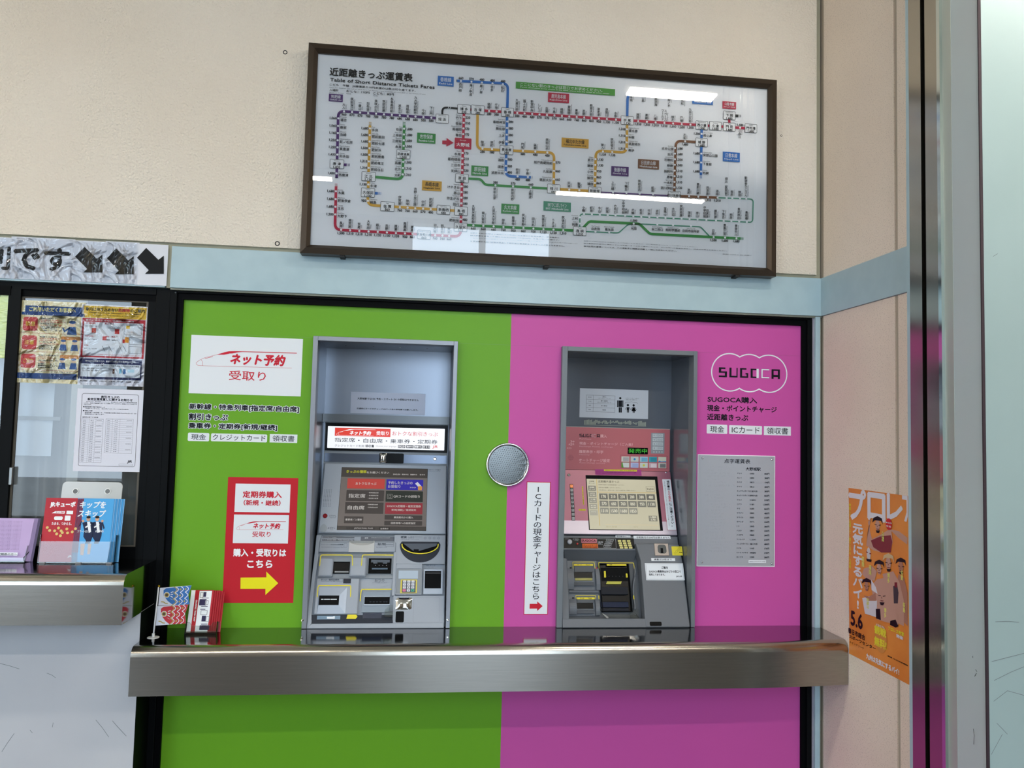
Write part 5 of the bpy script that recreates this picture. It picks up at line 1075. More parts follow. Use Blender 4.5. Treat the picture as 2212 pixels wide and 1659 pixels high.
# ------------------------------------------------------------------ orange event poster on the side wall
zo = Z(1780, 1020, 3.4565)
PO = PXs(XC - .0012)
a0 = PO.uv(1833.5, 1050); a1 = PO.uv(1835, 1413)
e0, e1 = a0[0], uc - .001
zt_, zb_ = (a0[1] + PO.uv(1962, 1076)[1]) / 2, (a1[1] + PO.uv(1961.5, 1477)[1]) / 2
t = thing('event_poster', 'orange wrestling event poster with a group of fighters on the right side wall', 'poster', (XC, -(e0 + e1) / 2, zb_))
def PO_poly(pts): return pts
wav = [(e0 + (.002 * math.sin(k * 1.3)), zb_ + (zt_ - zb_) * k / 8) for k in range(9)]
MB().prism(PO, [(e1, zb_), (e1, zt_)] + list(reversed(wav)), -.0008, 0).build('sheet', mat('orange_poster', (232, 146, 58), .4, spec=.4, var=(6, (218, 126, 42), 1)), t)
g = lambda x0, y0, x1, y1: (lambda b: (b[0], b[1], min(b[2], 9), b[3]))(bx(PO, zo, x0, y0, x1, y1))
w = .0008
L = MB()
L.text(PO, 'プ', g(190, 124, 312, 368), w, bold=.035).text(PO, 'ロ', g(330, 154, 456, 368), w, bold=.035).text(PO, 'レ', g(474, 162, 586, 372), w, bold=.035)
bb = bx(PO, zo, 582, 170, 700, 395)
L.flat(PO, pp(PO, zo, [(584, 172), (626, 178), (628, 330), (618, 370), (600, 366), (618, 300), (618, 208), (584, 202)]), w)
L.text(PO, '元気にするバイ！'.replace('！', '!'), g(217, 382, 292, 1032), w, bold=.05, vert=True)
L.text(PO, '九州は元気にするバイ!', g(318, 1350, 562, 1516), w + .0001, bold=.06)
L.text(PO, 'どなたでも', g(392, 1128, 456, 1172), w + .0006, bold=.03).text(PO, '開催!', g(545, 1208, 594, 1254), w + .0006, bold=.05)
L.text(PO, 'スポーツエンターテイメント', g(176, 726, 188, 1082), w, vert=True, bold=.02)
L.build('white_lettering', ink((224, 222, 230)), t)
MB().text(PO, '体感して、応援して、盛り上がれ、九州発', g(189, 232, 203, 720), w, vert=True, bold=.02).text(PO, '観戦', g(380, 1140, 466, 1238), w + .0006, bold=.04).text(PO, '無料!', g(380, 1222, 468, 1330), w + .0006, bold=.04).text(PO, 'プロレス教室', g(482, 1148, 600, 1226), w + .0006, bold=.04).build('yellow_lettering', ink((232, 220, 60)), t)
MB().text(PO, '5.6', g(203, 1032, 288, 1176), w, bold=.035).text(PO, '春日市総合', g(182, 1158, 308, 1258), w, bold=.03).text(PO, 'スポーツセンター', g(190, 1210, 388, 1332), w, bold=.03).text(PO, 'メインアリーナ', g(192, 1256, 300, 1328), w).text(PO, '開場 13:00/試合開始', g(478, 1366, 628, 1450), w, bold=.03).build('dark_lettering', ink((44, 22, 34)), t)
c = PO.uv(*zo(488, 388)); st = [(c[0] + (.0165 if k % 2 else .014) * math.cos(k * math.pi / 16), c[1] + (.0165 if k % 2 else .014) * 1.15 * math.sin(k * math.pi / 16)) for k in range(32)]
MB().flat(PO, st, w + .0012).build('red_star', ink((206, 40, 48)), t); MB().text(PO, '春日市', g(464, 368, 512, 388), w + .0016, bold=.02).text(PO, '在住', g(470, 394, 506, 414), w + .0016, bold=.02).build('badge_lettering', m_wprint, t)
c = PO.uv(*zo(425, 1240)); MB().disc(PO, c, .032, w + .0003, n=28, ry=.044).build('orange_ring', ink((214, 140, 72)), t)
# the fighters: each one a printed figure
def fig(nm, polys):
    o = None
    for k, (c, pts, ww) in enumerate(polys):
        m_ = MB()
        if isinstance(pts, tuple): m_.disc(PO, PO.uv(*zo(pts[0], pts[1])), pts[2], w + ww, n=18, ry=pts[3])
        else: m_.flat(PO, pp(PO, zo, pts), w + ww)
        if o is None: o = m_.build('printed_figure', ink(c), t)
        else: m_.build('print', ink(c), o)
SK, SK2, HR_, MR = (196, 152, 136), (176, 124, 104), (42, 28, 34), (132, 52, 60)
def face(cx, cy, r, sk, hr, wl, beard=True, hairc=True):
    L = [(sk, (cx, cy, r, r * 1.45), wl)]
    if hairc: L.append((hr, [(cx - 38 * r / .011, cy - 20), (cx - 30 * r / .011, cy - 52 * r / .011), (cx, cy - 66 * r / .011), (cx + 32 * r / .011, cy - 48 * r / .011), (cx + 38 * r / .011, cy - 4), (cx + 26 * r / .011, cy - 30 * r / .011), (cx - 18 * r / .011, cy - 36 * r / .011)], wl + .0001))
    k = r / .011
    L += [((60, 36, 36), [(cx - 20 * k, cy - 8 * k), (cx - 4 * k, cy - 4 * k), (cx - 4 * k, cy), (cx - 20 * k, cy - 3 * k)], wl + .0002), ((60, 36, 36), [(cx + 8 * k, cy - 2 * k), (cx + 24 * k, cy - 4 * k), (cx + 24 * k, cy + 1 * k), (cx + 8 * k, cy + 3 * k)], wl + .0002),
          ((120, 60, 60), [(cx - 8 * k, cy + 24 * k), (cx + 12 * k, cy + 26 * k), (cx + 10 * k, cy + 32 * k), (cx - 6 * k, cy + 30 * k)], wl + .0002), ((150, 106, 92), [(cx, cy), (cx + 5 * k, cy + 14 * k), (cx - 5 * k, cy + 13 * k)], wl + .0002)]
    if beard: L.append((HR_, [(cx - 12 * k, cy + 36 * k), (cx + 18 * k, cy + 38 * k), (cx + 10 * k, cy + 56 * k), (cx - 6 * k, cy + 54 * k)], wl + .0002))
    return L
fig('a', [(SK, [(340, 370), (352, 342), (332, 420), (320, 520), (318, 548), (372, 584), (440, 600), (500, 590), (515, 520), (505, 440), (560, 492), (622, 540), (626, 490), (560, 440), (490, 425), (420, 470), (360, 500), (345, 440)], .0001), (MR, [(352, 510), (420, 480), (500, 470), (512, 520), (500, 600), (430, 600), (370, 560)], .0002), (SK, (339, 380, .0055, .008), .0003)] + face(402, 396, .0115, SK, HR_, .0004))
fig('b', [(SK, [(300, 720), (360, 700), (398, 740), (380, 810), (320, 800), (286, 760)], .0003), ((200, 196, 200), (336, 610, .0105, .020), .0004), ((150, 60, 60), [(318, 590), (330, 596), (330, 604), (318, 600)], .0005), ((150, 60, 60), [(342, 602), (356, 606), (356, 612), (342, 612)], .0005), (HR_, [(318, 645), (358, 652), (354, 672), (322, 664)], .0005)])
fig('c', [(SK2, [(560, 760), (600, 790), (626, 900), (628, 1150), (560, 1080), (540, 860)], .0003)] + face(576, 706, .0115, SK2, HR_, .0004))
fig('d', [(SK, [(440, 760), (520, 740), (566, 820), (600, 960), (600, 1150), (500, 1100), (470, 900)], .0006), ((70, 60, 66), [(520, 850), (550, 840), (560, 900), (555, 980), (525, 980)], .0007), ((130, 40, 48), [(530, 822), (550, 822), (550, 862), (530, 858)], .0008)] + face(484, 680, .0125, SK, (206, 180, 140), .0007))
fig('e', [(SK, [(352, 850), (400, 800), (450, 790), (490, 860), (500, 1000), (440, 1050), (380, 960)], .0010), ((218, 214, 222), [(356, 800), (392, 860), (404, 908), (360, 880)], .0011)] + face(416, 722, .0115, SK, HR_, .0011, beard=False))
fig('f', [((214, 210, 218), [(290, 940), (350, 925), (400, 960), (400, 1084), (310, 1056), (300, 1000)], .0012), (SK2, [(300, 920), (340, 930), (390, 900), (395, 960), (340, 960)], .00135)] + face(322, 852, .0105, SK2, HR_, .0013, beard=False))
fig('g', [(SK, [(400, 1000), (470, 980), (530, 1010), (556, 1080), (560, 1140), (470, 1120), (400, 1098)], .0015), ((30, 22, 28), [(392, 1020), (424, 1020), (430, 1104), (394, 1092)], .0016), ((30, 22, 28), [(500, 1110), (540, 1100), (560, 1150), (540, 1160), (498, 1140)], .0016)] + face(436, 926, .0135, SK, HR_, .0016, hairc=False))
nl = MB()
for (x, y0, s) in ((448, 470, '九州福岡'), (300, 660, '国際'), (352, 720, '福岡'), (490, 780, '博多'), (590, 760, '佐賀'), (335, 970, '阿蘇山'), (465, 1040, '博多'), (606, 1000, '桜島')):
    nl.text(PO, s, g(x - 12, y0 - 30, x + 6, y0 + 50), .0024, vert=True, bold=.03)
nl.build('name_lettering', ink((230, 224, 120)), t)
# ------------------------------------------------------------------ ticket machines
zm1 = Z(640, 700, 4.608); zm2 = Z(640, 1000, 4.147); zL = Z(640, 1140, 7.542); zR = Z(810, 1140, 7.542)
zn1 = Z(1180, 730, 5.028); zn2 = Z(1180, 1000, 4.147); zs2 = Z(1200, 1000, 9.21875); zL2 = Z(1200, 1140, 7.54); zR2 = Z(1340, 1000, 7.2111)
m_bez = mat('satin_aluminium', (140, 143, 150), .42, metal=.6, bump=(400, .03, .0004))
m_bez2 = mat('grey_painted_frame', (108, 114, 120), .4, spec=.5)
m_rec1 = mat('satin_steel_recess', (112, 117, 126), .28, metal=1.0, bump=(200, .04, .0006))
m_rec2 = mat('grey_recess', (92, 98, 108), .16, spec=.6, coat=.3)
m_sil = mat('silver_plastic', (150, 157, 167), .42, spec=.45); m_sil2 = mat('silver_plastic_dark', (130, 136, 142), .45); m_pale = mat('silver_panel', (164, 173, 186), .34, metal=.2)
m_blk = mat('gloss_black', (5, 6, 8), .25, spec=.10); m_blkm = mat('matt_black', (8, 9, 11), .6, spec=.1); m_yel = ink((222, 206, 58), 'yellow_print')  # the blacks also paint in the dark depth of slots and openings
m_gp = ink((70, 76, 84), 'grey_print'); m_mir = mat('mirror', (225, 225, 222), .02, metal=1)
m_gry = mat('grey_plastic', (98, 102, 108), .45, spec=.45); m_gry2 = mat('grey_plastic_dark', (72, 76, 82), .5); m_gryd = mat('dark_plastic', (38, 42, 52), .45, spec=.2)
def emis(n, c, s):
    if n in _mc: return _mc[n]
    m = mat(n, c, .25, emit=s); p = m.node_tree.nodes['Principled BSDF']; q = p.inputs['Base Color'].default_value
    p.inputs['Base Color'].default_value = (q[0] * .15, q[1] * .15, q[2] * .15, 1); return m
def frame_and_recess(t, xl, xr_, ztop, xi0, xi1, zi, depth, mb_, mr_, opx=None, w=.012):
    for nm, b in (('frame_side', (xl, ZC + .001, xi0, ztop)), ('frame_side', (xi1, ZC + .001, xr_, ztop)), ('frame_top', (xi0, zi, xi1, ztop))):
        MB().box(PP, b, -.028, YP - 0 + w - .030 + .012 if False else .022).build(nm, mb_, t, bevel=.0012)
    yd = depth; e = .0015
    y0 = YP + .0275
    MB()._cube(xi0 - .002, y0, ZC + .001, xi0, yd, zi).build('recess_side', mr_, t); MB()._cube(xi1, y0, ZC + .001, xi1 + .002, yd, zi).build('recess_side', mr_, t)
    MB()._cube(xi0, y0, zi, xi1, yd, zi + .002).build('recess_top', mr_, t); MB()._cube(xi0, yd, ZC + .001, xi1, yd + .002, zi).build('recess_back', mr_, t)
def body(t, xa, xb, prof, m): return MB().extr(prof, xa, xb).build('body', m, t)
def surf(y0, z0, y1, z1): return PT(y0, z0, y1, z1)
# ---- silver machine
T1 = thing('ticket_machine', 'silver ticket machine with white lit header sign, set in the green panel', 'ticket machine', ((X1L + X1R) / 2, 0.1, ZC))
xi0, xi1, zi = wx(687, 737, .008), wx(979.6, 742, .008), (wz(687, 737, .008) + wz(979.6, 745, .008)) / 2
xi1 = max(xi1, wx(961, 1350, .0) + .003)
frame_and_recess(T1, X1L, X1R, Z1T, xi0, xi1, zi, .25, m_bez, m_rec1)
YSg, YMt, YMb = .238, .236, .130
za = wz(830, 1003, YMt); zb = wz(830, 1156, YMb); zh = wz(830, 912, YSg)
body(T1, xi0 + .006, xi1 - .003, [(.25, zh), (YSg, zh), (YMt, za), (YMb + .012, zb), (.026, ZC + .002), (.25, ZC + .002)], m_sil2)
MB()._cube(xi0 + .001, .2, zh - .004, xi1 - .001, .25, wz(830, 897, .2)).build('ledge', mat('dark_steel', (90, 92, 94), .3, metal=1), T1)
for x in (747, 807, 865, 923): c = PY(.12).uv(x, 744); MB().lathe(PZ(zi), (c[0], .12), [(.003, -.001), (.003, -.0015), (.001, -.003)], 8).build('screw', m_mir, T1)
PS1 = PY(YSg)
b = bx(PS1, zm1, 297, 985, 1500, 1282); MB().box(PS1, b, 0, .006).build('header_bezel', m_blk, T1)
b = bx(PS1, zm1, 318, 1014, 1472, 1258); o = MB().rbox(PS1, b, .002, .006, .007).build('header_sign', emis('lit_white', (240, 243, 250), .92), T1)
w = .0075
MB().flat(PS1, rr(bx(PS1, zm1, 388, 1030, 937, 1125), 0), w).build('red_banner', emis('lit_red', (218, 58, 44), .9), o)
lt = emis('lit_white_print', (246, 246, 250), .9); lr = emis('lit_red_print', (214, 62, 56), .85); lk = ink((40, 40, 50))
MB().text(PS1, 'ネット予約', bx(PS1, zm1, 536, 1062, 745, 1106), w + .0004, bold=.05, it=.22).text(PS1, '受取り', bx(PS1, zm1, 800, 1066, 920, 1108), w + .0004, bold=.02).build('white_lettering', lt, o)
emb(PS1, zm1, 400, 790, 1044, 62, 6, .0007, w + .0004, lt, o)
MB().text(PS1, 'おトクな割引きっぷ', bx(PS1, zm1, 957, 1066, 1408, 1120), w, bold=.005).text(PS1, 'JR', bx(PS1, zm1, 1355, 1208, 1406, 1240), w, bold=.03, it=.12).build('red_lettering', lr, o)
MB().text(PS1, '指定席・自由席・乗車券・定期券', bx(PS1, zm1, 386, 1130, 1405, 1196), w, bold=.004).text(PS1, 'クレジットカード利用', bx(PS1, zm1, 385, 1196, 676, 1226), w).text(PS1, '領収書', bx(PS1, zm1, 688, 1199, 775, 1228), w, bold=.02).build('black_lettering', lk, o)
MB().text(PS1, 'Choose your language.', bx(PS1, zm1, 793, 1205, 1000, 1230), w).build('pale_lettering', ink((176, 160, 150)), o)
for x0, s in ((1014, 'ENGLISH'), (1096, '简体中文'), (1177, '繁體中文'), (1258, '한국어')):
    q = bx(PS1, zm1, x0, 1204 + (x0 - 1014) * .02, x0 + 71, 1234 + (x0 - 1014) * .02); MB().flat(PS1, rr(q, 0), w).text(PS1, '', q).build('language_plate', lk, o)
    MB().text(PS1, s, (q[0] + .002, q[1] + .0015, q[2] - .002, q[3] - .0015), w + .0004, bold=.03).build('white_lettering', lt, o)
b = bx(PS1, zm1, 285, 1284, 1497, 1392); MB().box(PS1, b, 0, .005).build('glossy_strip', mat('glossy_strip', (92, 102, 120), .14, metal=.35), T1)
b = bx(PS1, zm1, 828, 1284, 1068, 1388); o = MB().rbox(PS1, b, .004, .005, .0058).build('camera_window', m_blk, T1); MB().dome(PS1, (b[0] + .001, b[1] + .001, b[0] + .026, b[3] - .001), .0058, .006).build('mirror_half', m_mir, o, smooth=True)
c = PS1.uv(*zm1(1380, 1342)); MB().lathe(PS1, c, [(.006, .005), (.006, .008), (.004, .009), (.0035, .0075)], 20).build('key_lock', m_mir, T1); c = PS1.uv(*zm1(1474, 1335)); 
# screen panel
A = surf(YMb, zb, YMt, za)
def poly(P, z, pts, w0, w1, nm, m, par, **k): return MB().prism(P, pp(P, z, pts), w0, w1).build(nm, m, par, **k)
bA = bx(A, zm2, 190, 10, 1337, 640); bA = (xi0 + .010, .004, xi1 - .004, A.uv(830, 1004)[1])
MB().cham(A, bA, .004, 0, .007, .003).build('screen_panel', m_pale, T1)
w = .0075
bs = bx(A, zm2, 412, 47, 1160, 612)
MB().box(A, (bs[0] - .001, bs[1] - .001, bs[2] + .001, bs[3] + .001), .006, w).build('screen_bezel', m_blk, T1)
S1 = MB().box(A, bs, w, w + .0004).build('touch_screen', emis('screen_grey', (108, 101, 98), .75), T1)
def uvb(x0, y0, x1, y1): return (bs[0] + (bs[2] - bs[0]) * x0, bs[3] - (bs[3] - bs[1]) * y1, bs[0] + (bs[2] - bs[0]) * x1, bs[3] - (bs[3] - bs[1]) * y0)
w = .0083
for q in ((0, 0, 1, .155), (0, .94, 1, 1)): MB().flat(A, rr(uvb(*q), 0), w).build('screen_band', emis('screen_dark', (62, 58, 56), .8), S1)
def btn(q, c, nm='screen_button'): return MB().rflat(A, uvb(*q), .0012, w + .0002).build(nm, emis('btn_%02x%02x%02x' % c, c, .8), S1)
for q, c in (((.075, .18, .505, .345), (178, 64, 58)), ((.525, .185, .955, .355), (46, 40, 158)), ((.073, .37, .505, .545), (62, 57, 56)), ((.525, .375, .955, .55), (38, 44, 40)), ((.07, .565, .505, .745), (62, 57, 56)), ((.525, .565, .955, .745), (136, 46, 56)), ((.07, .79, .285, .90), (62, 57, 56)), ((.525, .765, .955, .835), (62, 57, 56)), ((.525, .855, .955, .925), (62, 57, 56)), ((.10, .955, .42, 1), (50, 46, 46)), ((.47, .955, .59, 1), (34, 32, 32))): btn(q, c)
sw_ = MB(); w2 = w + .0006
for s, q in (('をお選びください', (.29, .06, .55, .095)), ('ENGLISH', (.6, .09, .68, .112)), ('简体中文', (.70, .09, .78, .112)), ('繁體中文', (.80, .09, .88, .112)), ('한국어', (.91, .09, .97, .112)), ('おトクなきっぷ', (.17, .24, .41, .285)), ('予約したきっぷの', (.545, .215, .83, .265)), ('お受取り', (.545, .28, .69, .325)), ('>>>', (.80, .305, .87, .325)), ('指定席', (.10, .43, .29, .495)), ('・新幹線指定席', (.32, .40, .44, .42)), ('・在来線指定席', (.32, .445, .44, .465)), ('・指定席の変更', (.32, .49, .44, .51)), ('QRコードの読取り', (.615, .44, .92, .485)), ('自由席', (.10, .62, .29, .685)), ('・新幹線自由席', (.32, .59, .44, .61)), ('・在来線自由席', (.32, .635, .44, .655)), ('SUGOCA定期券・磁気定期券', (.545, .60, .935, .64)), ('新規[通勤]／継続発売', (.60, .665, .88, .70)), ('乗車券／入場券', (.085, .825, .27, .86)), ('乗換案内から購入', (.63, .782, .85, .815)), ('回数券等への座席指定', (.60, .872, .88, .905)), ('JAPAN RAIL PASS', (.19, .965, .40, .99)), ('台湾表示', (.485, .965, .575, .99))):
    sw_.text(A, s, uvb(*q), w2, bold=.012)
sw_.build('screen_lettering', emis('scr_white', (186, 182, 178), .8), S1); MB().text(A, 'きっぷの種類', uvb(.055, .045, .285, .09), w2, bold=.03).build('yellow_lettering', emis('scr_yellow', (168, 168, 40), .8), S1)
MB().stroke(A, rr(uvb(.545, .43, .60, .50), .0003), .0006, w2, closed=True).stroke(A, rr(uvb(.56, .445, .585, .485), .0003), .0006, w2, closed=True).build('code_icon', emis('scr_white', (186, 182, 178), .8), S1)
MB().flat(A, [(lambda b: (b[0] + (b[2] - b[0]) * x, b[1] + (b[3] - b[1]) * y))(uvb(.86, .22, .95, .34)) for x, y in ((.3, 1), (0, .75), (.5, .2), (.8, .45))], w2).build('ticket_picture', emis('scr_t', (200, 200, 210), .8), S1)
MB().rflat(A, uvb(.895, .29, .945, .355), .003, w2 + .0002).build('hand_picture', emis('scr_h', (200, 140, 70), .8), S1)
MB().text(A, '防犯カメラ作動中', bx(A, zm2, 1184, 62, 1292, 76), .0075).text(A, 'とりけし', bx(A, zm2, 300, 472, 360, 488), .0075, bold=.02).text(A, 'よびだし', bx(A, zm2, 284, 580, 350, 597), .0075, bold=.02).text(A, 'Cancel', bx(A, zm2, 302, 491, 352, 500), .0075).text(A, 'Call', bx(A, zm2, 303, 600, 330, 608), .0075).text(A, 'Security Camera is in Operation', bx(A, zm2, 1184, 80, 1290, 88), .0075).build('lettering', m_gp, T1)
hh_ = MB()
for r_ in range(13):
    for k in range(5): c = A.uv(*zm2(256 + k * 15 - r_ * 1.0, 247 + r_ * 12.2)); hh_.disc(A, c, .0010, .0073, n=6)
hh_.build('speaker_holes', m_blkm, T1)
c = A.uv(*zm2(260, 480)); MB().lathe(A, c, [(.0082, .007), (.0078, .009), (.0058, .0105)], 24).build('cancel_button', mat('dark_red_button', (126, 12, 24), .15, spec=.6), T1, label='dark red button')
c = A.uv(*zm2(247, 588)); MB().prism(A, [(c[0] + .0125 * math.cos(a) * (1 - .35 * max(0, math.sin(a))), c[1] - .001 + .0145 * math.sin(a)) for a in [2 * math.pi * k / 24 for k in range(24)]], .007, .0095).build('call_button', mat('grey_button', (150, 158, 166), .3), T1, label='pale grey drop shaped button')
# lower console
ZB_ = ZC + .002
B = surf(.024, ZB_, YMb + .012, zb); B.uv = off(B, .012).uv
MB().cham(B, (xi0 + .008, .0005, xi1 - .004, B.uv(830, 1158)[1]), .001, -.004, .0015, .001).build('lower_console', m_sil, T1)
def bl(z, *q): return bx(B, z, *q)
# raised surround so that the left modules sit in a well
xv = B.uv(*zR(318, 800))[0]
mb = MB(); xw = B.uv(*zL(268, 1500))[0]
MB().prism(B, pp(B, zL, [(168, 1650), (200, 1250), (300, 400), (330, 118), (415, 118), (378, 240), (360, 500), (300, 900), (262, 1300), (250, 1420), (250, 1560)]), .001, .014).build('console_cheek', m_sil, T1, bevel=.002)
MB().prism(B, [(B.uv(*zL(168, 1640))[0], -.006), (xi1 - .006, -.006), (xi1 - .006, B.uv(*zR(700, 1545))[1]), (B.uv(*zL(252, 1555))[0], B.uv(*zL(252, 1562))[1])], .001, .014).build('console_lip', m_sil, T1, bevel=.002)
RB = (xv, B.uv(*zR(700, 1545))[1] - .001, xi1 - .006, B.uv(*zR(700, 585))[1])
MB().box(B, (xv, RB[1], xi1 - .006, B.uv(*zR(600, 1110))[1]), .001, .014).build('console_right', m_sil, T1)
for q in (((bl(zR, 318, 118, 400, 1110))[0], B.uv(*zR(600, 1110))[1], bl(zR, 352, 590, 356, 600)[0], B.uv(*zR(600, 120))[1]),): MB().box(B, q, .001, .014).build('console_rib', m_sil, T1, bevel=.002)
MB().box(B, (bl(zR, 352, 0, 360, 10)[0], B.uv(*zR(600, 590))[1], xi1 - .006, B.uv(*zR(600, 120))[1]), .001, .0138).build('coin_area', m_sil, T1)
# dark header strips
for q in ((425, 132, 943, 160), (418, 174, 940, 202)): MB().rbox(B, bl(zL, *q), .001, .001, .003).build('instruction_strip', mat('strip_grey', (86, 90, 100), .4), T1)
MB().rbox(B, (bl(zL, 1050, 132, 1060, 202))[:2] + (bl(zR, 0, 135, 315, 202)[2], bl(zL, 1050, 132, 1060, 202)[3]), .0015, .001, .003).build('instruction_strip', mat('strip_grey', (86, 90, 100), .4), T1)
MB().text(B, 'クレジットカード・SUGOCA', bl(zL, 436, 140, 650, 154), .0035).text(B, 'きっぷ・磁気定期券・証明書', bl(zL, 430, 181, 640, 195), .0035).text(B, 'Ticket Commuter Pass', bl(zL, 680, 181, 920, 196), .0035).text(B, '紙幣', bl(zL, 1115, 146, 1168, 166), .0035, bold=.02).text(B, '紙幣は5枚までまとめて入れられます', bl(zR, -60, 146, 245, 162), .0035).build('lettering', m_wprint, T1)
# bank of left modules
MB().cham(B, bl(zL, 378, 232, 862, 405), .003, .001, .018, .003).build('card_label_block', m_sil, T1); MB().cham(B, (bl(zL, 1268, 232, 1280, 400)[0],) + (bl(zL, 1268, 232, 1280, 402)[1],) + (bl(zR, 10, 232, 338, 405)[2], bl(zL, 1268, 232, 1280, 400)[3]), .003, .001, .018, .003).build('note_label_block', m_sil, T1)
mb = MB(); b = bl(zL, 866, 215, 1268, 405); n = 12; vv = []
for k in range(n + 1):
    f_ = k / n; x = b[0] + (b[2] - b[0]) * f_; d_ = math.sin(math.pi * f_) ** .7
    vv += [B.pt(x, b[1], .018), B.pt(x, b[3] - (b[3] - b[1]) * (.12 + .30 * d_), .018 + .0), B.pt(x, b[3] - (b[3] - b[1]) * .10, .006 if 0 < k < n else .018), B.pt(x, b[3], .016)]
MB().add(vv, [(k * 4 + j, (k + 1) * 4 + j, (k + 1) * 4 + j + 1, k * 4 + j + 1) for k in range(n) for j in range(3)]).build('lamp_scoop', mat('warm_silver', (186, 186, 184), .45), T1)
b = bl(zL, 378, 404, 380, 420); MB().box(B, (b[0], bl(zL, 0, 800, 10, 815)[1], bl(zR, 0, 0, 338, 10)[2], b[3]), .001, .006).build('module_field', m_sil2, T1)
def ystroke(pts, z, w=.0066, r=.006, wd=.0030):
    return MB().stroke(B, fillet(pp(B, z, pts), r), wd, w, w + .0006).build('yellow_guide_line', m_yel, T1)
# card unit
MB().cham(B, bl(zL, 372, 495, 588, 800), .003, .004, .020, .004).build('finger_guide', m_sil, T1); MB().cham(B, bl(zL, 885, 480, 1135, 800), .003, .004, .020, .004).build('finger_guide', m_sil, T1)
ystroke([(384, 634), (405, 453), (915, 455), (922, 628)], zL, .0205); 
MB().box(B, bl(zL, 595, 495, 888, 552), .004, .010).build('slot_hood', m_sil2, T1)
b = bl(zL, 592, 552, 884, 745); o = MB().ring(B, b, (b[0] + .003, b[1] + .003, b[2] - .002, b[3] - .001), .003, .012).build('slot_frame', m_blkm, T1); MB().box(B, b, .002, .0068).build('card_slot', m_blk, T1)
b = bl(zL, 625, 700, 850, 728); MB().rbox(B, b, .001, .0068, .0095).build('card_tongue', mat('tongue', (120, 124, 128), .3), T1)
# note unit
MB().box(B, (bl(zL, 1150, 480, 1190, 490)[0], bl(zR, 0, 480, 10, 750)[1], bl(zR, 0, 0, 325, 10)[2], bl(zL, 1150, 480, 1190, 490)[3]), .004, .009).build('note_unit', m_sil2, T1)
ystroke([(1062, 630), (1080, 453), (1290, 453), (1585, 456)], zL, .0205)
b = (bl(zL, 1185, 500, 1200, 510)[0], bl(zR, 0, 500, 20, 745)[1], bl(zR, 0, 500, 272, 520)[2], bl(zL, 1185, 500, 1200, 510)[3])
MB().box(B, b, .008, .0094).build('note_slot', m_blk, T1); MB().ring(B, b, (b[0] + .003, b[1] + .003, b[2] - .003, b[3] - .002), .009, .014).build('slot_frame', m_blkm, T1)
fb = lambda x0, y0, x1, y1: (b[0] + (b[2] - b[0]) * x0, b[3] - (b[3] - b[1]) * y1, b[0] + (b[2] - b[0]) * x1, b[3] - (b[3] - b[1]) * y0)
MB().box(B, fb(.1, .08, .92, .26), .0095, .012).box(B, fb(.2, .26, .38, .34), .0095, .012).box(B, fb(.62, .26, .8, .34), .0095, .012).build('note_guides', mat('guide_grey', (70, 80, 92), .3), T1)
mb = MB(); [mb.disc(B, ((fb(x, .45, x, .45))[0], fb(0, .45, 0, .45)[1]), .0009, .0098, n=6) for x in (.3, .46, .62, .78)]; mb.build('sensor_dots', emis('sensor', (220, 220, 230), .8), T1)
MB().box(B, fb(.15, .64, .84, .74), .0095, .013).build('blue_roller', mat('blue_roller', (62, 84, 104), .3), T1)
# lower left: ticket slot housing
MB().cham(B, bl(zL, 330, 822, 998, 1412), .004, .004, .013, .003).build('ticket_housing', m_sil, T1)
MB().text(B, 'きっぷ・磁気定期券', bl(zL, 406, 832, 698, 862), .0140, bold=.02).text(B, 'Ticket/commuter Pass 車票 승차권', bl(zL, 406, 868, 698, 882), .0140).stroke(B, rr(bl(zL, 712, 826, 756, 884), .0008), .0006, .0140, closed=True).text(B, 'おつり', (bl(zL, 1280, 828, 1290, 840)[0], bl(zR, 0, 828, 150, 874)[1], bl(zR, 0, 828, 150, 874)[2], bl(zL, 1280, 828, 1290, 840)[3]), .0068, bold=.008).text(B, 'Change 找零 거스름돈', (bl(zL, 1233, 880, 1290, 840)[0], bl(zR, 0, 828, 195, 898)[1], bl(zR, 0, 828, 195, 874)[2], bl(zR, 0, 884, 150, 890)[3]), .0068).build('lettering', m_gp, T1)
MB().text(B, 'クレジットカード', bl(zL, 410, 272, 555, 294), .0186).text(B, 'SUGOCA定期券', bl(zL, 566, 270, 770, 294), .0186, bold=.03).text(B, 'Card SUGOCA Commuter Pass', bl(zL, 410, 316, 770, 332), .0186).stroke(B, rr(bl(zL, 782, 266, 828, 326), .001), .0006, .0186, closed=True).text(B, '紙幣', (bl(zL, 1328, 254, 1340, 260)[0], bl(zR, 0, 260, 150, 298)[1], bl(zR, 0, 828, 148, 874)[2], bl(zL, 1328, 254, 1340, 260)[3]), .0186, bold=.02).text(B, 'Bill 纸币 지폐', (bl(zL, 1310, 254, 1340, 260)[0], bl(zR, 0, 260, 150, 332)[1], bl(zR, 0, 828, 165, 874)[2], bl(zR, 0, 316, 150, 320)[3]), .0186).stroke(B, rr(bl(zR, 175, 250, 305, 278), 0), .0006, .0186, closed=True).stroke(B, rr(bl(zR, 175, 284, 305, 312), 0), .0006, .0186, closed=True).build('lettering', m_gp, T1)
MB().box(B, bl(zL, 770, 832, 888, 908), .0125, .0140).build('small_window', m_gryd, T1)
ystroke([(342, 1130), (358, 944), (890, 944), (884, 1128)], zL, .0135)
b = bl(zL, 378, 1108, 692, 1264); o_ = bl(zL, 372, 970, 800, 1400)
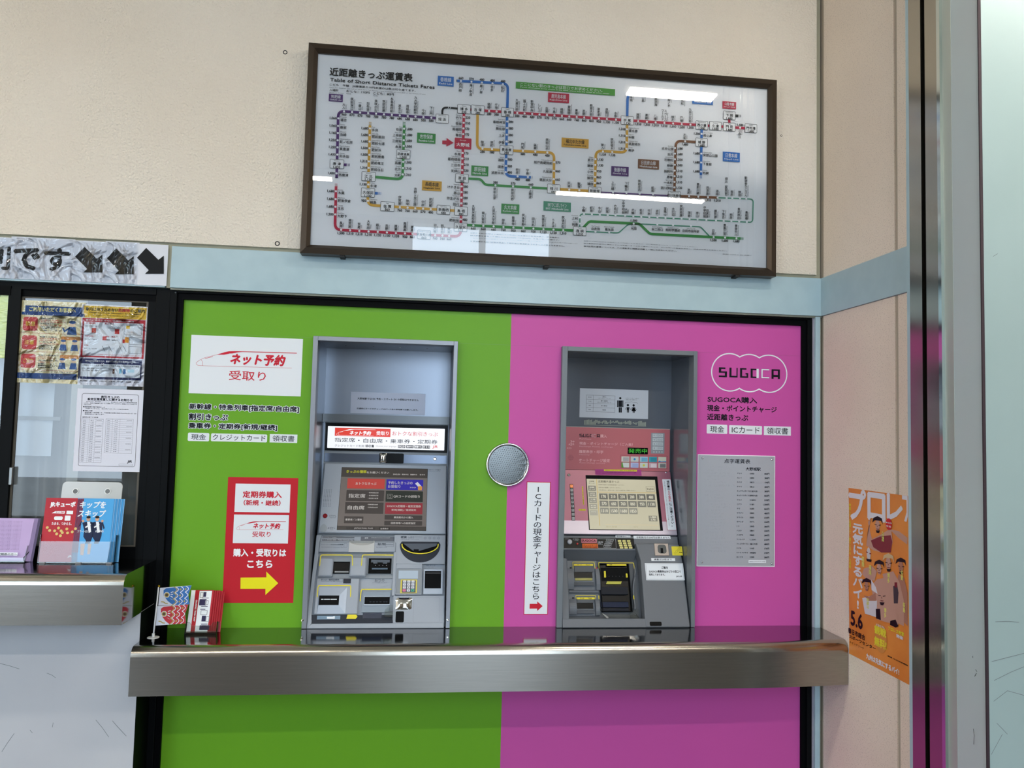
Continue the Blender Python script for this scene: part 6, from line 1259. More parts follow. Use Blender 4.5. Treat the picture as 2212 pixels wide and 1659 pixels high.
# flared funnel around the slot
mb = MB(); I4 = [(b[0], b[1]), (b[2], b[1]), (b[2], b[3]), (b[0], b[3])]; O4 = [(o_[0], o_[1]), (o_[2], o_[1]), (o_[2], o_[3]), (o_[0], o_[3])]
mb.add([B.pt(*p, .0136) for p in O4] + [B.pt(*p, .0136 + .0004) for p in I4], []); vv = [B.pt(*p, .0240) for p in O4[:0]]
ridge = MB(); V8 = [B.pt(*p, .0134) for p in O4] + [B.pt(*p, .0175) for p in I4]
ridge.add(V8, [(k, (k + 1) % 4, 4 + (k + 1) % 4, 4 + k) for k in range(4)]).build('slot_flare', m_pale, T1)
MB().box(B, b, .0130, .0172).build('ticket_slot', m_blkm, T1)  # solid black box in place of the slot's shaded depth
mb = MB(); [mb.box(B, bl(zL, x0, 1164, x1, 1180), .0172, .0182) for x0, x1 in ((408, 445), (456, 553), (563, 662))]; mb.build('white_shutter_marks', m_stick, T1)
# change slot
bq = (bl(zL, 1080, 1040, 1090, 1050)[0], bl(zR, 0, 1300, 10, 1375)[1], bl(zR, 0, 0, 300, 10)[2], bl(zL, 1080, 1040, 1090, 1050)[3])
MB().box(B, bq, .004, .009).build('change_housing', mat('blue_grey_plastic', (128, 140, 152), .45), T1)
ystroke([(1040, 1196), (1058, 1002), (1290, 1002), (1552, 1000)], zL, .0092)
bq = (bl(zL, 1104, 1110, 1118, 1120)[0], bl(zR, 0, 1300, 10, 1270)[1], bl(zR, 0, 0, 300, 10)[2], bl(zL, 1104, 1108, 1118, 1120)[3]); MB().cham(B, bq, .001, .008, .012, .001).build('change_rim', m_pale, T1)
b = (bl(zL, 1115, 1124, 1128, 1130)[0], bl(zR, 0, 1230, 10, 1245)[1], bl(zR, 0, 0, 294, 10)[2], bl(zL, 1115, 1126, 1128, 1130)[3]); MB().box(B, b, .0105, .0125).build('change_slot', m_blkm, T1)  # slot depth is painted as a black box too
mb = MB(); [mb.box(B, (b[0] + (b[2] - b[0]) * x, b[1] + .006, b[0] + (b[2] - b[0]) * (x + .075), b[1] + .009), .0125, .0135) for x in (.2, .33, .46, .60, .74, .84)]; mb.build('shutter_teeth', m_gryd, T1)
# dark tray along the bottom
bt0 = B.uv(*zL(256, 1560)); bt1 = B.uv(*zR(290, 1545)); ytop = B.uv(*zL(330, 1420))[1]
MB().prism(B, [(bt0[0], bt0[1]), (bt1[0], bt0[1]), (bt1[0], bt0[1] + .009), (bt0[0], bt0[1] + .009)], .010, .0155).build('tray_front', m_gryd, T1)
MB().prism(B, [(bt0[0], bt0[1] + .008), (bt1[0], bt0[1] + .008), (bt1[0], bt0[1] + .026), (bl(zL, 1000, 0, 1010, 10)[0], bt0[1] + .026), (bl(zL, 980, 0, 990, 10)[0], ytop), (bl(zL, 330, 0, 340, 10)[0], ytop)], .006, .0105).build('tray', m_gryd, T1)
MB().box(B, bl(zL, 340, 1432, 715, 1492), .0106, .0112).build('blue_label', ink((118, 140, 160)), T1); MB().flat(B, pp(B, zL, [(500, 1450), (590, 1450), (620, 1435), (630, 1450), (625, 1485), (498, 1482)]), .0116).build('receipt_picture', m_stick, T1)
MB().prism(B, pp(B, zL, [(835, 1415), (975, 1415), (998, 1448), (965, 1485), (815, 1484)]), .0106, .0116).build('yellow_label', m_yel, T1)
b = (bl(zL, 1085, 1385, 1090, 1390)[0], bl(zR, 0, 1400, 10, 1475)[1], bl(zR, 0, 0, 180, 10)[2], bl(zL, 1085, 1388, 1090, 1390)[3]); MB().box(B, b, .0106, .0112).build('coin_tray', mat('navy_tray', (32, 40, 60), .25), T1)
# clear finger dish
c = B.uv(*zR(235, 1385)); vv = []; n = 16
MB().prism(B, pp(B, zR, [(145, 1462), (158, 1360), (215, 1270), (290, 1262), (290, 1475)]), .018, .020).prism(B, pp(B, zR, [(150, 1462), (165, 1385), (290, 1380), (290, 1475)]), .0205, .030).build('clear_cup', m_acr, T1)
# coin inlet
w = .0142
b = bl(zR, 408, 228, 1062, 570); hw = (b[2] - b[0]) / 2; cxx = (b[0] + b[2]) / 2; hgt = b[3] - b[1]
bowl = [(b[0] + .004, b[3])] ; pts = [(cxx + hw * math.cos(a), b[3] - .010 + (hgt - .010) * math.sin(a)) for a in [math.pi + math.pi * k / 20 for k in range(21)]]
oo = [(b[0] + .006, b[3])] + pts[0:] + [(b[2] - .006, b[3])]
MB().prism(B, oo, .0138, .0152).build('coin_bowl_rim', m_gryd, T1)
inn = [(cxx - hw * .86, b[3] - .006)] + [(cxx + hw * .90 * math.cos(a), b[3] - .012 + hgt * .46 * math.sin(a)) for a in [math.pi + math.pi * k / 16 for k in range(17)]] + [(cxx + hw * .86, b[3] - .006)]
MB().flat(B, inn, .0155).build('coin_bowl', m_blk, T1)
MB().flat(B, pp(B, zR, [(460, 262), (1010, 262), (1000, 300), (710, 385), (630, 385)]), .0158).build('coin_shute', mat('shute_grey', (72, 80, 92), .3), T1); MB().box(B, bl(zR, 630, 355, 712, 412), .0158, .0162).build('coin_opening', m_blkm, T1)
MB().stroke(B, fillet(pp(B, zR, [(440, 270), (445, 320), (500, 372), (600, 415), (735, 430), (870, 415), (970, 372), (1025, 320), (1030, 270)]), .01), .0034, .0160, .0172).build('yellow_guide_line', m_yel, T1)
mb = MB(); mb.text(B, '硬貨', bl(zR, 420, 138, 516, 176), w, bold=.03).text(B, 'Coin 硬币 동전', bl(zR, 544, 142, 636, 178), w).text(B, 'まとめて入れられます', bl(zR, 655, 145, 768, 158), w).text(B, 'お金は20枚まで入れられます', bl(zR, 420, 188, 716, 202), w)
for x, s in ((817, '500'), (894, '100'), (963, '50'), (1035, '10')):
    c = B.uv(*zR(x, 170)); mb.stroke(B, [(c[0] + .0038 * math.cos(a * .5236), c[1] + .0038 * math.sin(a * .5236)) for a in range(12)], .0006, w, closed=True); mb.label(B, s, c[0], c[1], .0026, 'c', w, bold=.02)
mb.text(B, 'QRコード', bl(zR, 833, 604, 985, 630), w).text(B, 'QR code', bl(zR, 866, 638, 955, 650), w); mb.build('lettering', m_gp, T1)
# keypad unit
b = bl(zR, 350, 592, 758, 1095); MB().ring(B, b, (b[0] + .002, b[1] + .0035, b[2] - .0015, b[3] - .016), .013, .0165, .003, .002).build('keypad_surround', m_sil, T1, bevel=.0008)
MB().box(B, (b[0] + .001, b[1] + .002, b[2] - .001, b[3] - .010), .0138, .0144).build('keypad_well', m_sil2, T1)
i_ = (b[0] + .002, b[3] - .017, b[2] - .0015, b[3] - .002)
MB().prism(B, [(i_[0], i_[3] - .001), (i_[0], i_[1])] + [(i_[0] + (i_[2] - i_[0]) * k / 10, i_[1] + .0075 * math.sin(math.pi * k / 10)) for k in range(11)] + [(i_[2], i_[3] - .001)], .013, .0163).build('arched_hood', m_sil, T1)
MB().rbox(B, bl(zR, 388, 700, 700, 832), .001, .0144, .0150).build('keypad_display', mat('display_grey', (172, 186, 200), .2), T1)
b = bl(zR, 420, 848, 680, 1070); MB().box(B, b, .0144, .0165).build('yellow_key_frame', mat('yellow_frame', (206, 190, 66), .4), T1); MB().box(B, bl(zR, 445, 862, 660, 1062), .0165, .0169).build('key_plate', ink((96, 98, 108)), T1)
ks = MB()
for r_ in range(4):
    for k in range(3):
        s = ('123', '456', '789', '*0#')[r_][k]; cc = (484 + k * 68 - r_ * 2.5, 882 + r_ * 48)
        q = bl(zR, cc[0] - 24, cc[1] - 18, cc[0] + 24, cc[1] + 19)
        m_ = mat('key_white', (212, 214, 220), .4) if r_ < 3 or k == 1 else (mat('key_pink', (214, 110, 144), .4) if k == 0 else mat('key_green', (60, 168, 134), .4))
        o = MB().rbox(B, q, .0008, .0169, .0190).build('key', m_, T1, label=None if r_ < 3 or k == 1 else ('pink key' if k == 0 else 'green key'))
        MB().label(B, s, (q[0] + q[2]) / 2, (q[1] + q[3]) / 2, .0046, 'c', .0194, bold=.04).build('digit', m_ltr, o)
# code reader
b = bl(zR, 788, 590, 1105, 1092); MB().ring(B, b, (b[0] + .0008, b[1] + .0008, b[2] - .0008, b[3] - .0008), .0138, .0146, .003, .0025).build('reader_outline', m_sil2, T1)
b = bl(zR, 795, 676, 1100, 1086); MB().cham(B, b, .002, .0138, .0160, .0008).build('reader_plate', m_pale, T1)
b = bl(zR, 815, 708, 1072, 992); MB().box(B, b, .0160, .0164).build('reader_window', m_blk, T1); MB().box(B, (b[0] + .002, b[3] - .0095, b[2] - .002, b[3] - .005), .0164, .0168).build('reader_lamp', mat('reader_lamp', (52, 52, 54), .2), T1)
# lower right: mirror, black window, outline panel
MB().dome(B, bl(zR, 342, 1140, 598, 1338), .0138, .008).build('convex_mirror', mat('mirror_wavy', (228, 228, 226), .03, metal=1, bump=(22, .3, .003)), T1, smooth=True)
MB().rbox(B, bl(zR, 340, 1364, 468, 1544), .004, .0138, .0146).build('black_window', m_blk, T1)
b = bl(zR, 632, 1142, 1050, 1540); MB().ring(B, b, (b[0] + .0007, b[1] + .0007, b[2] - .0007, b[3] - .0007), .0138, .0143, .004, .0037).build('panel_outline', m_sil2, T1)
for x, y, z_ in ((102, 1505, zL), (1185, 1503, zR)): c = PY(YP - .022).uv(*z_(x, y)); MB().lathe(PY(YP - .022), c, [(.0042, 0), (.0040, .0012), (.0015, .0024)], 14).build('screw', m_mir, T1, smooth=False)
# notice in the recess
Pn = PY(.248)
b = bx(Pn, zm1, 546, 673, 1280, 908); t = MB().box(Pn, b, 0, .0008).build('notice_strip', mat('blue_white_paper', (186, 194, 214), .6)); tag(t, 'white two-line notice in the recess above the silver ticket machine', 'notice')
MB().text(Pn, '大野城駅では EX 予約・スマート EX の受取はできません', bx(Pn, zm1, 610, 730, 1218, 768), .0012, bold=.025).text(Pn, '交通系ICカードのチャージはピンク色の券売機でお願いします。', bx(Pn, zm1, 602, 832, 1212, 864), .0012, bold=.025).build('lettering', m_ltr, t)

# ---- grey machine
T2 = thing('ticket_machine', 'dark grey ticket machine with salmon pink header and fare buttons, set in the pink panel', 'ticket machine', ((X2L + X2R) / 2, 0.1, ZC))
yi0, yi1, zj = wx(1226.7, 759, .008), wx(1499, 766, .008), (wz(1226.7, 759, .008) + wz(1499, 767, .008)) / 2
frame_and_recess(T2, X2L, X2R, Z2T, yi0, yi1, zj, .25, m_bez2, m_rec2)
YN, YNb = .243, .150
zh = wz(1330, 926, YN); za = wz(1330, 1017, YN); zb = wz(1330, 1157, YNb)
xb1 = yi1 - .004
body(T2, yi0 + .001, xb1, [(.25, zh), (YN, zh), (YN, za), (.166, zb), (.052, ZC + .002), (.25, ZC + .002)], m_gry2)
m_sal = mat('salmon_panel', (186, 104, 110), .36, spec=.3); m_sal2 = mat('pink_metallic', (176, 110, 136), .28, metal=.4)
N1 = PY(YN)
b = (yi0 + .001, za + .001, xb1 - .003, zh + .002); MB().cham(N1, b, .002, 0, .006, .0012).build('header_panel', m_sal, T2)
w = .0066
wordmark(N1, zn1, ((357, 1042, 390, 1076), (396, 1042, 424, 1077), (434, 1043, 462, 1078), (470, 1044, 496, 1078), (508, 1045, 536, 1079), (546, 1046, 576, 1080)), w, m_ltr, mat('faded_white', (206, 170, 176), .4), T2)
sp = ink((228, 178, 182)); mb = MB()
for s, q, bo_ in (('購入', (584, 1048, 652, 1084), .02), ('現金・ポイントチャージ（ご入金）', (356, 1128, 934, 1172), .02), ('履歴表示・印字', (352, 1216, 614, 1256), .02), ('オートチャージ設定', (352, 1308, 686, 1350), .02), ('ぷ', (240, 1112, 300, 1168), .02), ('Purchase', (357, 1088, 484, 1104), 0), ('Recharge Points exchange', (356, 1170, 718, 1194), 0), ('History', (354, 1260, 468, 1278), 0), ('Auto-charge service', (352, 1348, 634, 1368), 0), ('ets', (222, 1186, 270, 1204), 0)): mb.text(N1, s, bx(N1, zn1, *q), w, bold=bo_)
mb.build('pale_lettering', sp, T2)
b = bx(N1, zn1, 880, 1190, 1097, 1264); o = MB().box(N1, b, .0055, .0072).build('led_display', m_blk, T2); MB().text(N1, '発売中', bx(N1, zn1, 888, 1200, 1088, 1254), .0077, bold=.02).build('green_led_lettering', emis('green_led', (52, 148, 44), .9), o)
b = bx(N1, zn1, 1134, 1030, 1276, 1258); o = MB().rbox(N1, b, .001, .0055, .0068).build('cash_plate', mat('cash_grey', (140, 144, 150), .4), T2)
for k, s in enumerate(('¥10000', '¥5000', '¥2000', '¥1000')):
    q = bx(N1, zn1, 1150, 1040 + k * 46, 1262, 1078 + k * 46); MB().flat(N1, rr(q, 0), .0072).build('cash_label', ink((200, 206, 208)), o); MB().text(N1, s, (q[0] + .002, q[1] + .0015, q[2] - .002, q[3] - .0015), .0076).build('lettering', ink((140, 146, 150)), o)
mb = MB(); [mb.disc(N1, N1.uv(*zn1(1163 + k * 29, 1238)), .0024, .0072, n=12) for k in range(4)]; mb.build('coin_marks', ink((196, 200, 200)), o)
b = bx(N1, zn1, 800, 1270, 1312, 1420); MB().ring(N1, b, (b[0] + .001, b[1] + .001, b[2] - .001, b[3] - .001), .0055, .0068, .002, .0015).build('card_frame', mat('card_frame_red', (150, 66, 82), .4), T2)
cc = [((206, 208, 196), (172, 168, 170)), ((198, 204, 200), (40, 132, 188)), ((160, 200, 212), (110, 170, 200)), ((62, 160, 172), (52, 140, 160)), ((204, 206, 186), (36, 120, 190)), ((88, 150, 60), (206, 212, 206)), ((184, 190, 220), (160, 170, 210)), ((200, 206, 198), (208, 204, 70)), ((196, 168, 176), (220, 206, 210)), ((204, 204, 190), (120, 120, 120))]
for k in range(10):
    c_, r_ = k % 5, k // 5; q = bx(N1, zn1, 812 + c_ * 100, 1286 + r_ * 66 + c_ * 1.5, 896 + c_ * 100, 1344 + r_ * 64 + c_ * 1.5); o = MB().rbox(N1, q, .001, .0060, .0070).build('travel_card_picture', ink(cc[k][0]), T2)
    cen = ((q[0] + q[2]) / 2, (q[1] + q[3]) / 2)
    if k in (1, 7): MB().disc(N1, cen, .0042, .0074, n=16).build('spot', ink(cc[k][1]), o)
    elif k == 4: MB().flat(N1, [(q[0], q[1] + .001), (q[2], q[1] + .001), (q[2], q[1] + .004), (q[0] + .010, q[1] + .003), (q[0] + .004, q[1] + .0055), (q[0], q[1] + .003)], .0074).build('wave', ink(cc[k][1]), o)
    elif k == 5: MB().flat(N1, [(q[0] + .008, q[1] + .0005), (q[2] - .0005, q[1] + .0005), (q[2] - .0005, q[3] - .0005), (q[0] + .004, q[3] - .0005)], .0074).build('wing', ink(cc[k][1]), o)
    else: MB().rflat(N1, (q[0] + .006, q[1] + .002, q[2] - .002, q[3] - .003), .001, .0074).build('field', ink(cc[k][1]), o)
mb = MB()
for i in range(-3, 4):
    for j in range(-3, 4):
        if i * i + j * j < 12: mb.disc(N1, N1.uv(*zn1(262 + i * 9.5, 1300 + j * 9.5)), .0008, .0064, n=6)
mb.build('speaker_holes', m_blkm, T2)
MB().box(N1, (yi0 + .001, zh + .002, xb1 - .003, zh + .004), -.002, .004).build('top_edge', mat('pale_edge', (170, 168, 160), .4), T2)
# screen panel
A = surf(YNb, zb, YN, za)
bA = (yi0 + .001, .002, xb1 - .001, A.uv(1330, 1018)[1])
MB().cham(A, bA, .003, 0, .007, .002).build('screen_panel', mat('pink_silver_panel', (182, 174, 188), .3, metal=.4), T2)
MB().box(A, (bA[0] + .001, A.uv(*zn2(200, 520))[1], bA[2] - .001, bA[3] - .001), .0068, .0073).build('pink_overlay', mat('pink_overlay', (160, 98, 116), .34, metal=.2), T2)
bz = bx(A, zn2, 348, 116, 1040, 612); MB().box(A, bz, .006, .0085).build('screen_bezel', m_blkm, T2)
bs = bx(A, zn2, 352, 148, 1024, 606); bs = (bs[0] + .002, bs[1], bs[2] - .004, bs[3])
S2_ = MB().box(A, bs, .0085, .0088).build('touch_screen', emis('screen_cream', (206, 200, 172), .62), T2)
w = .0092; sl = A.uv(1330, 1100)
def sb(x0, y0, x1, y1, c, nm='screen_button', r=.0003): return MB().rflat(A, uvb(x0, y0, x1, y1), r, w).build(nm, emis('scb_%02x%02x%02x' % c, c, .7), S2_)
wt = MB(); dk = MB()
for k, (a_, b_) in enumerate((('近距離', 'きっぷ'), ('回数', 'きっぷ'), ('SUGOCA', '現金／履歴等'), ('入場', 'きっぷ'), ('乗り継', '券類'), ('チャージ', ''))):
    c_ = (196, 192, 166) if k == 0 else (108 + k * 12, 106 + k * 12, 96 + k * 11)
    sb(.015, .02 + k * .122, .125, .122 + k * .122, c_); (dk if k == 0 else wt).text(A, a_, uvb(.035, .04 + k * .122, .105, .065 + k * .122), w + .0005, bold=.02)
    if b_: (dk if k == 0 else wt).text(A, b_, uvb(.03, .08 + k * .122, .11, .102 + k * .122), w + .0005, bold=.02)
sb(.138, .0, .148, .93, (200, 176, 110), 'screen_rule'); sb(.148, .262, 1, .274, (196, 170, 104), 'screen_rule')
for k, s in enumerate(('170', '210', '230', '280', '380', '480', '570', '660', '760', '860', '950', '1130', '1310', '1500', '1680', '1850')):
    r_, c_ = divmod(k, 6); x = .165 + c_ * .137; y = .295 + r_ * .142; g_ = 92 + r_ * 20
    sb(x, y, x + .123, y + .118, (g_, g_, int(g_ * .92))); wt.text(A, s, uvb(x + (.03 if len(s) < 4 else .018), y + .03, x + (.095 if len(s) < 4 else .107), y + .09), w + .0005, bold=.02)
sb(.852, .725, .975, .835, (130, 128, 114)); wt.text(A, '入場券', uvb(.865, .735, .96, .77), w + .0005, bold=.02).text(A, '170', uvb(.885, .785, .945, .825), w + .0005, bold=.02)
dk.stroke(A, rr(uvb(.855, .14, .978, .24), .0003), .0007, w + .0003, closed=True)
for s, q in (('近距離片道きっぷ', (.165, .03, .47, .075)), ('普通片道用の近距離普通きっぷです。', (.165, .11, .54, .13)), ('お好みの金額にふれてください。', (.165, .165, .49, .187)), ('なお2区以上、8区以上は、みどりの窓口をご利用ください。', (.165, .215, .70, .238)), ('English', (.87, .17, .965, .215))): dk.text(A, s, uvb(*q), w + .0005, bold=.02 if q[1] < .1 else .01)
wt.build('white_lettering', emis('scr2_w', (222, 218, 196), .75), S2_); dk.build('dark_lettering', emis('scr2_d', (96, 92, 78), .6), S2_)
MB().text(A, '投入金額　　　　　　0円', uvb(.23, .93, .68, .965), w + .0005).build('faint_lettering', emis('scr2_f', (178, 168, 132), .7), S2_)
sb(.22, .905, .98, .912, (214, 196, 150), 'screen_rule')
# magenta sticker above the screen
MB().box(A, bx(A, zn2, 433, 62, 850, 120), .0073, .0080).build('magenta_sticker', ink((160, 60, 130)), T2); MB().box(A, bx(A, zn2, 512, 64, 808, 84), .0081, .0084).build('yellow_strip', m_yel, T2)
MB().text(A, '交通系ICカードのオートチャージ設定は、あらかじめ登録が必要です', bx(A, zn2, 520, 68, 800, 82), .0088).text(A, 'ホチキス・クリップ等の金属類は機械の故障の原因となりますのでご遠慮', bx(A, zn2, 442, 84, 800, 98), .0084).text(A, 'ください。紙幣はシワを伸ばしてお入れください。', bx(A, zn2, 442, 98, 690, 108), .0084).build('lettering', ink((70, 30, 66)), T2)
# receipt reminder strip, leaning with the panel
b = bx(A, zn2, 1008, 150, 1170, 612); wd_ = .034
b = (bA[2] - wd_ - .002, A.uv(*zn2(1120, 608))[1], bA[2] - .002, A.uv(*zn2(1050, 150))[1])
o = MB().rbox(A, b, .003, .0073, .0079).build('reminder_strip', ink((184, 48, 60)), T2); MB().rbox(A, (b[0] + .0008, b[1] + .0008, b[2] - .0008, b[3] - .0008), .0026, .0079, .0082).build('white_face', m_stick, o)
hh2 = b[3] - b[1]; fb2 = lambda x0, y0, x1, y1: (b[0] + wd_ * x0, b[3] - hh2 * y1, b[0] + wd_ * x1, b[3] - hh2 * y0)
MB().text(A, '領収書の', fb2(.50, .03, .80, .22), .0087, vert=True, bold=.03).text(A, 'にご注意ください。', fb2(.50, .47, .82, .93), .0087, vert=True, bold=.03).text(A, '人身に個人情報もありませんのでお取り忘れのないようお願いします', fb2(.20, .04, .30, .92), .0087, vert=True).build('lettering', m_ltr, o); MB().text(A, 'とり忘れ', fb2(.50, .23, .80, .45), .0087, vert=True, bold=.03).build('red_lettering', m_redink, o)
# indicator column
col_b = bx(A, zn2, 204, 196, 246, 520)
MB().box(A, (col_b[0] + .001, col_b[1], col_b[0] + .0135, col_b[3]), .0073, .0083).build('indicator_column', m_blkm, T2)
for k in range(9):
    hk = (col_b[3] - col_b[1]) / 9; q = (col_b[0] + .0024, col_b[3] - hk * (k + .88), col_b[0] + .0122, col_b[3] - hk * (k + .14))
    o = MB().box(A, q, .0083, .0092).build('indicator', emis('lit_orange', (236, 140, 84), .9) if k == 0 else mat('indicator_grey', (150, 154, 158) if k in (1, 2, 4, 6) else (190, 178, 176), .35), T2, label='lit orange indicator' if k == 0 else None)
    q2 = MB(); [q2.disc(A, (q[0] + (q[2] - q[0]) * x, (q[1] + q[3]) / 2 + .0006), .0009, .0096, n=8, ry=.0015) for x in ((.3,), (.35, .65), (.25, .5, .75), (.4, .6), (.3, .5, .7), (.35, .55), (.3, .7), (.5,), (.25,))[k]]; q2.build('person_marks', m_ltr, o)
c = A.uv(*zs2(258, 254)); MB().lathe(A, c, [(.0058, .007), (.0058, .0095), (.0044, .0105), (.0040, .0092)], 20).build('key_lock', m_mir, T2); c = A.uv(*zR2(705, 158)); MB().lathe(A, c, [(.0030, .007), (.0026, .0088), (.0012, .0092)], 14).build('screw', m_mir, T2)
MB().box(A, bx(A, zs2, 455, 928, 592, 962), .0073, .0079).build('yellow_label', m_yel, T2); q = bx(A, zs2, 512, 480, 560, 842); q = (q[0] + .001, q[1], q[0] + .005, q[3]); MB().box(A, q, .0073, .0079).build('yellow_label', m_yel, T2)
MB().text(A, '↑ご利用の画面', (q[0] + .0008, q[1] + .003, q[2] - .0008, q[3] - .002), .0083, vert=True).text(A, 'チャージ', (lambda b: (b[0] + .002, b[1] + .0006, b[2] - .002, b[3] - .0006))(bx(A, zs2, 455, 928, 592, 962)), .0083).build('lettering', m_ltr, T2)
# lower console
C_ = surf(.050, ZB_, .166, zb); C_.uv = off(C_, .018).uv
def cb(z, *q): return bx(C_, z, *q)
vtop = C_.uv(1330, 1158)[1]
MB().box(C_, (yi0 + .001, .0005, xb1 - .001, vtop), -.004, .001).build('console_back', m_gry2, T2)
xs_l = C_.uv(*zL2(1340, 700))[0]
MB().cham(C_, (yi0 + .001, C_.uv(*zL2(600, 375))[1], xb1 - .001, vtop), .002, .001, .022, .003).build('console_top', m_gry, T2)
# right block: bevelled coin console
rb = pp(C_, ID, [(1372, 1172), (1466, 1172), (1483, 1212), (1489, 1300), (1489, 1353), (1398, 1353), (1396, 1330), (1382, 1210)])
CQ = off(C_, .046)
def cq(z, *q): return bx(CQ, z, *q)
MB().prism(C_, [(xs_l + .002, -.017), (xb1 - .001, -.017), (xb1 - .001, CQ.uv(1483, 1214)[1]), (xb1 - .008, CQ.uv(1470, 1175)[1]), CQ.uv(*zL2(1305, 250)), CQ.uv(*zL2(1385, 530))], .001, .046).build('coin_console', m_gry, T2, bevel=.004)
MB().box(C_, (yi0 + .001, -.017, xs_l + .01, C_.uv(*zL2(700, 1500))[1]), .001, .044).build('bottom_lip', m_gry, T2, bevel=.002)
MB().prism(C_, [(yi0 + .001, -.016), (C_.uv(*zL2(200, 1500))[0], -.016), (C_.uv(*zL2(205, 1200))[0], C_.uv(*zL2(205, 1200))[1]), (C_.uv(*zL2(170, 520))[0], C_.uv(*zL2(170, 520))[1]), (yi0 + .001, C_.uv(*zL2(140, 500))[1])], .001, .040).build('left_cheek', m_gry, T2, bevel=.003)
mb = MB(); q0 = C_.uv(*zL2(140, 375)); q1 = C_.uv(*zL2(1320, 390)); q2_ = C_.uv(*zL2(1290, 520)); q3 = C_.uv(*zL2(160, 520))
mb.add([C_.pt(q0[0], q0[1], .022), C_.pt(q1[0], q0[1], .022), C_.pt(q2_[0], q3[1], .003), C_.pt(q3[0], q3[1], .003)], [(0, 1, 2, 3)]).build('sloping_soffit', m_gry2, T2)
# black button strip
w = .0222
b = cb(zL2, 132, 168, 1285, 352); b = (yi0 + .002, b[1] + .0015, b[2], b[3])
MB().rbox(C_, b, .001, .0215, w).build('button_strip', m_blk, T2)
w = .0228
def item(q, m, nm, r=.0008): return MB().rbox(C_, cb(zL2, *q), r, .0222, w).build(nm, m, T2)
item((412, 182, 668, 252), ink((206, 120, 132)), 'pink_label'); item((430, 264, 690, 338), ink((214, 104, 40)), 'orange_label')
MB().text(C_, 'SUGOCA', cb(zL2, 420, 200, 655, 235), w + .0004, bold=.05).text(C_, 'オレンジカード', cb(zL2, 448, 278, 672, 302), w + .0004, bold=.02).text(C_, 'ORANGE CARD', cb(zL2, 448, 308, 680, 334), w + .0004, bold=.02).build('dark_lettering', ink((60, 22, 24)), T2)
mb = MB(); mb.stroke(C_, rr(cb(zL2, 672, 186, 985, 340), .0015), .0007, w, closed=True)
for q in ((820, 190, 940, 222), (805, 228, 925, 258), (790, 262, 910, 290), (778, 294, 900, 326)): mb.stroke(C_, rr(cb(zL2, *q), .001), .0007, w, closed=True)
mb.text(C_, '紙幣', cb(zL2, 692, 228, 772, 252), w, bold=.02).text(C_, 'BILL', cb(zL2, 694, 258, 768, 278), w).text(C_, 'よびだし', cb(zL2, 145, 180, 235, 196), w).text(C_, 'とりけし', cb(zL2, 280, 180, 384, 204), w, bold=.02).text(C_, 'CANCEL', cb(zL2, 305, 206, 368, 216), w).text(C_, '10000円', cb(zL2, 835, 200, 925, 214), w).text(C_, '5000円', cb(zL2, 820, 237, 905, 250), w).text(C_, '2000円', cb(zL2, 806, 269, 890, 283), w).text(C_, '1000円', cb(zL2, 795, 303, 880, 318), w).build('white_lettering', ink((190, 192, 196)), T2)
c = C_.uv(*zL2(225, 238)); MB().lathe(C_, c, [(.0088, .022), (.0084, .027), (.0066, .0285)], 24).build('call_button', mat('grey_button2', (160, 162, 172), .25), T2, label='round grey button'); c = C_.uv(*zL2(350, 268)); MB().lathe(C_, c, [(.0036, .022), (.0034, .0252), (.002, .0258)], 16).build('cancel_button', mat('red_button', (190, 30, 38), .2), T2, label='small red button')
for r_ in range(4):
    for k in range(3):
        x, y = 1036 + k * 74 + r_ * 11, 222 + r_ * 36; q = cb(zL2, x - 28, y - 14, x + 28, y + 15); o = MB().rbox(C_, q, .0007, .0222, .0245).build('key', mat('yellow_key', (214, 202, 120), .35), T2)
        MB().label(C_, ('123', '456', '789', 'C0E')[r_][k], (q[0] + q[2]) / 2, (q[1] + q[3]) / 2, .0032, 'c', .0249).build('digit', m_ltr, o)
# stickers on the console
def sticker(z, q, s, tq, w, bold=.01, m=m_stick, P=None):
    C_ = P or globals()['C_']
    o = MB().box(C_, bx(C_, z, *q), w, w + .0005).build('label_strip', m, T2)
    for s_, t_ in zip(s, tq): MB().text(C_, s_, bx(C_, z, *t_), w + .0009, bold=bold).build('lettering', m_ltr, o)
sticker(zL2, (972, 130, 1216, 164), ('暗証番号の入力',), ((985, 136, 1205, 160),), .022); sticker(zR2, (200, 1140, 778, 1188), ('令和発行の500円は使えません',), ((240, 1150, 768, 1184),), .022, .015)
sticker(zR2, (480, 1482, 855, 1528), ('硬貨は20枚まで',), ((520, 1490, 802, 1520),), .0, .015, P=CQ)
b = bx(CQ, zn2, 882, 898, 1240, 1052); o = MB().box(CQ, b, .0, .0015).build('guide_notice', m_stick, T2); MB().stroke(CQ, rr((b[0] + .003, b[1] + .003, b[2] - .003, b[3] - .003), 0), .0005, .0018, closed=True).text(CQ, 'ご案内', bx(CQ, zn2, 1030, 928, 1088, 950), .0018, bold=.03).text(CQ, 'SUGOCA乗車券はみどりの窓口で', bx(CQ, zn2, 918, 962, 1205, 985), .0018, bold=.03).text(CQ, '発売しております。', bx(CQ, zn2, 918, 992, 1062, 1012), .0018, bold=.03).text(CQ, 'JR九州', bx(CQ, zn2, 1162, 1010, 1215, 1027), .0018, bold=.03).build('lettering', m_ltr, o)
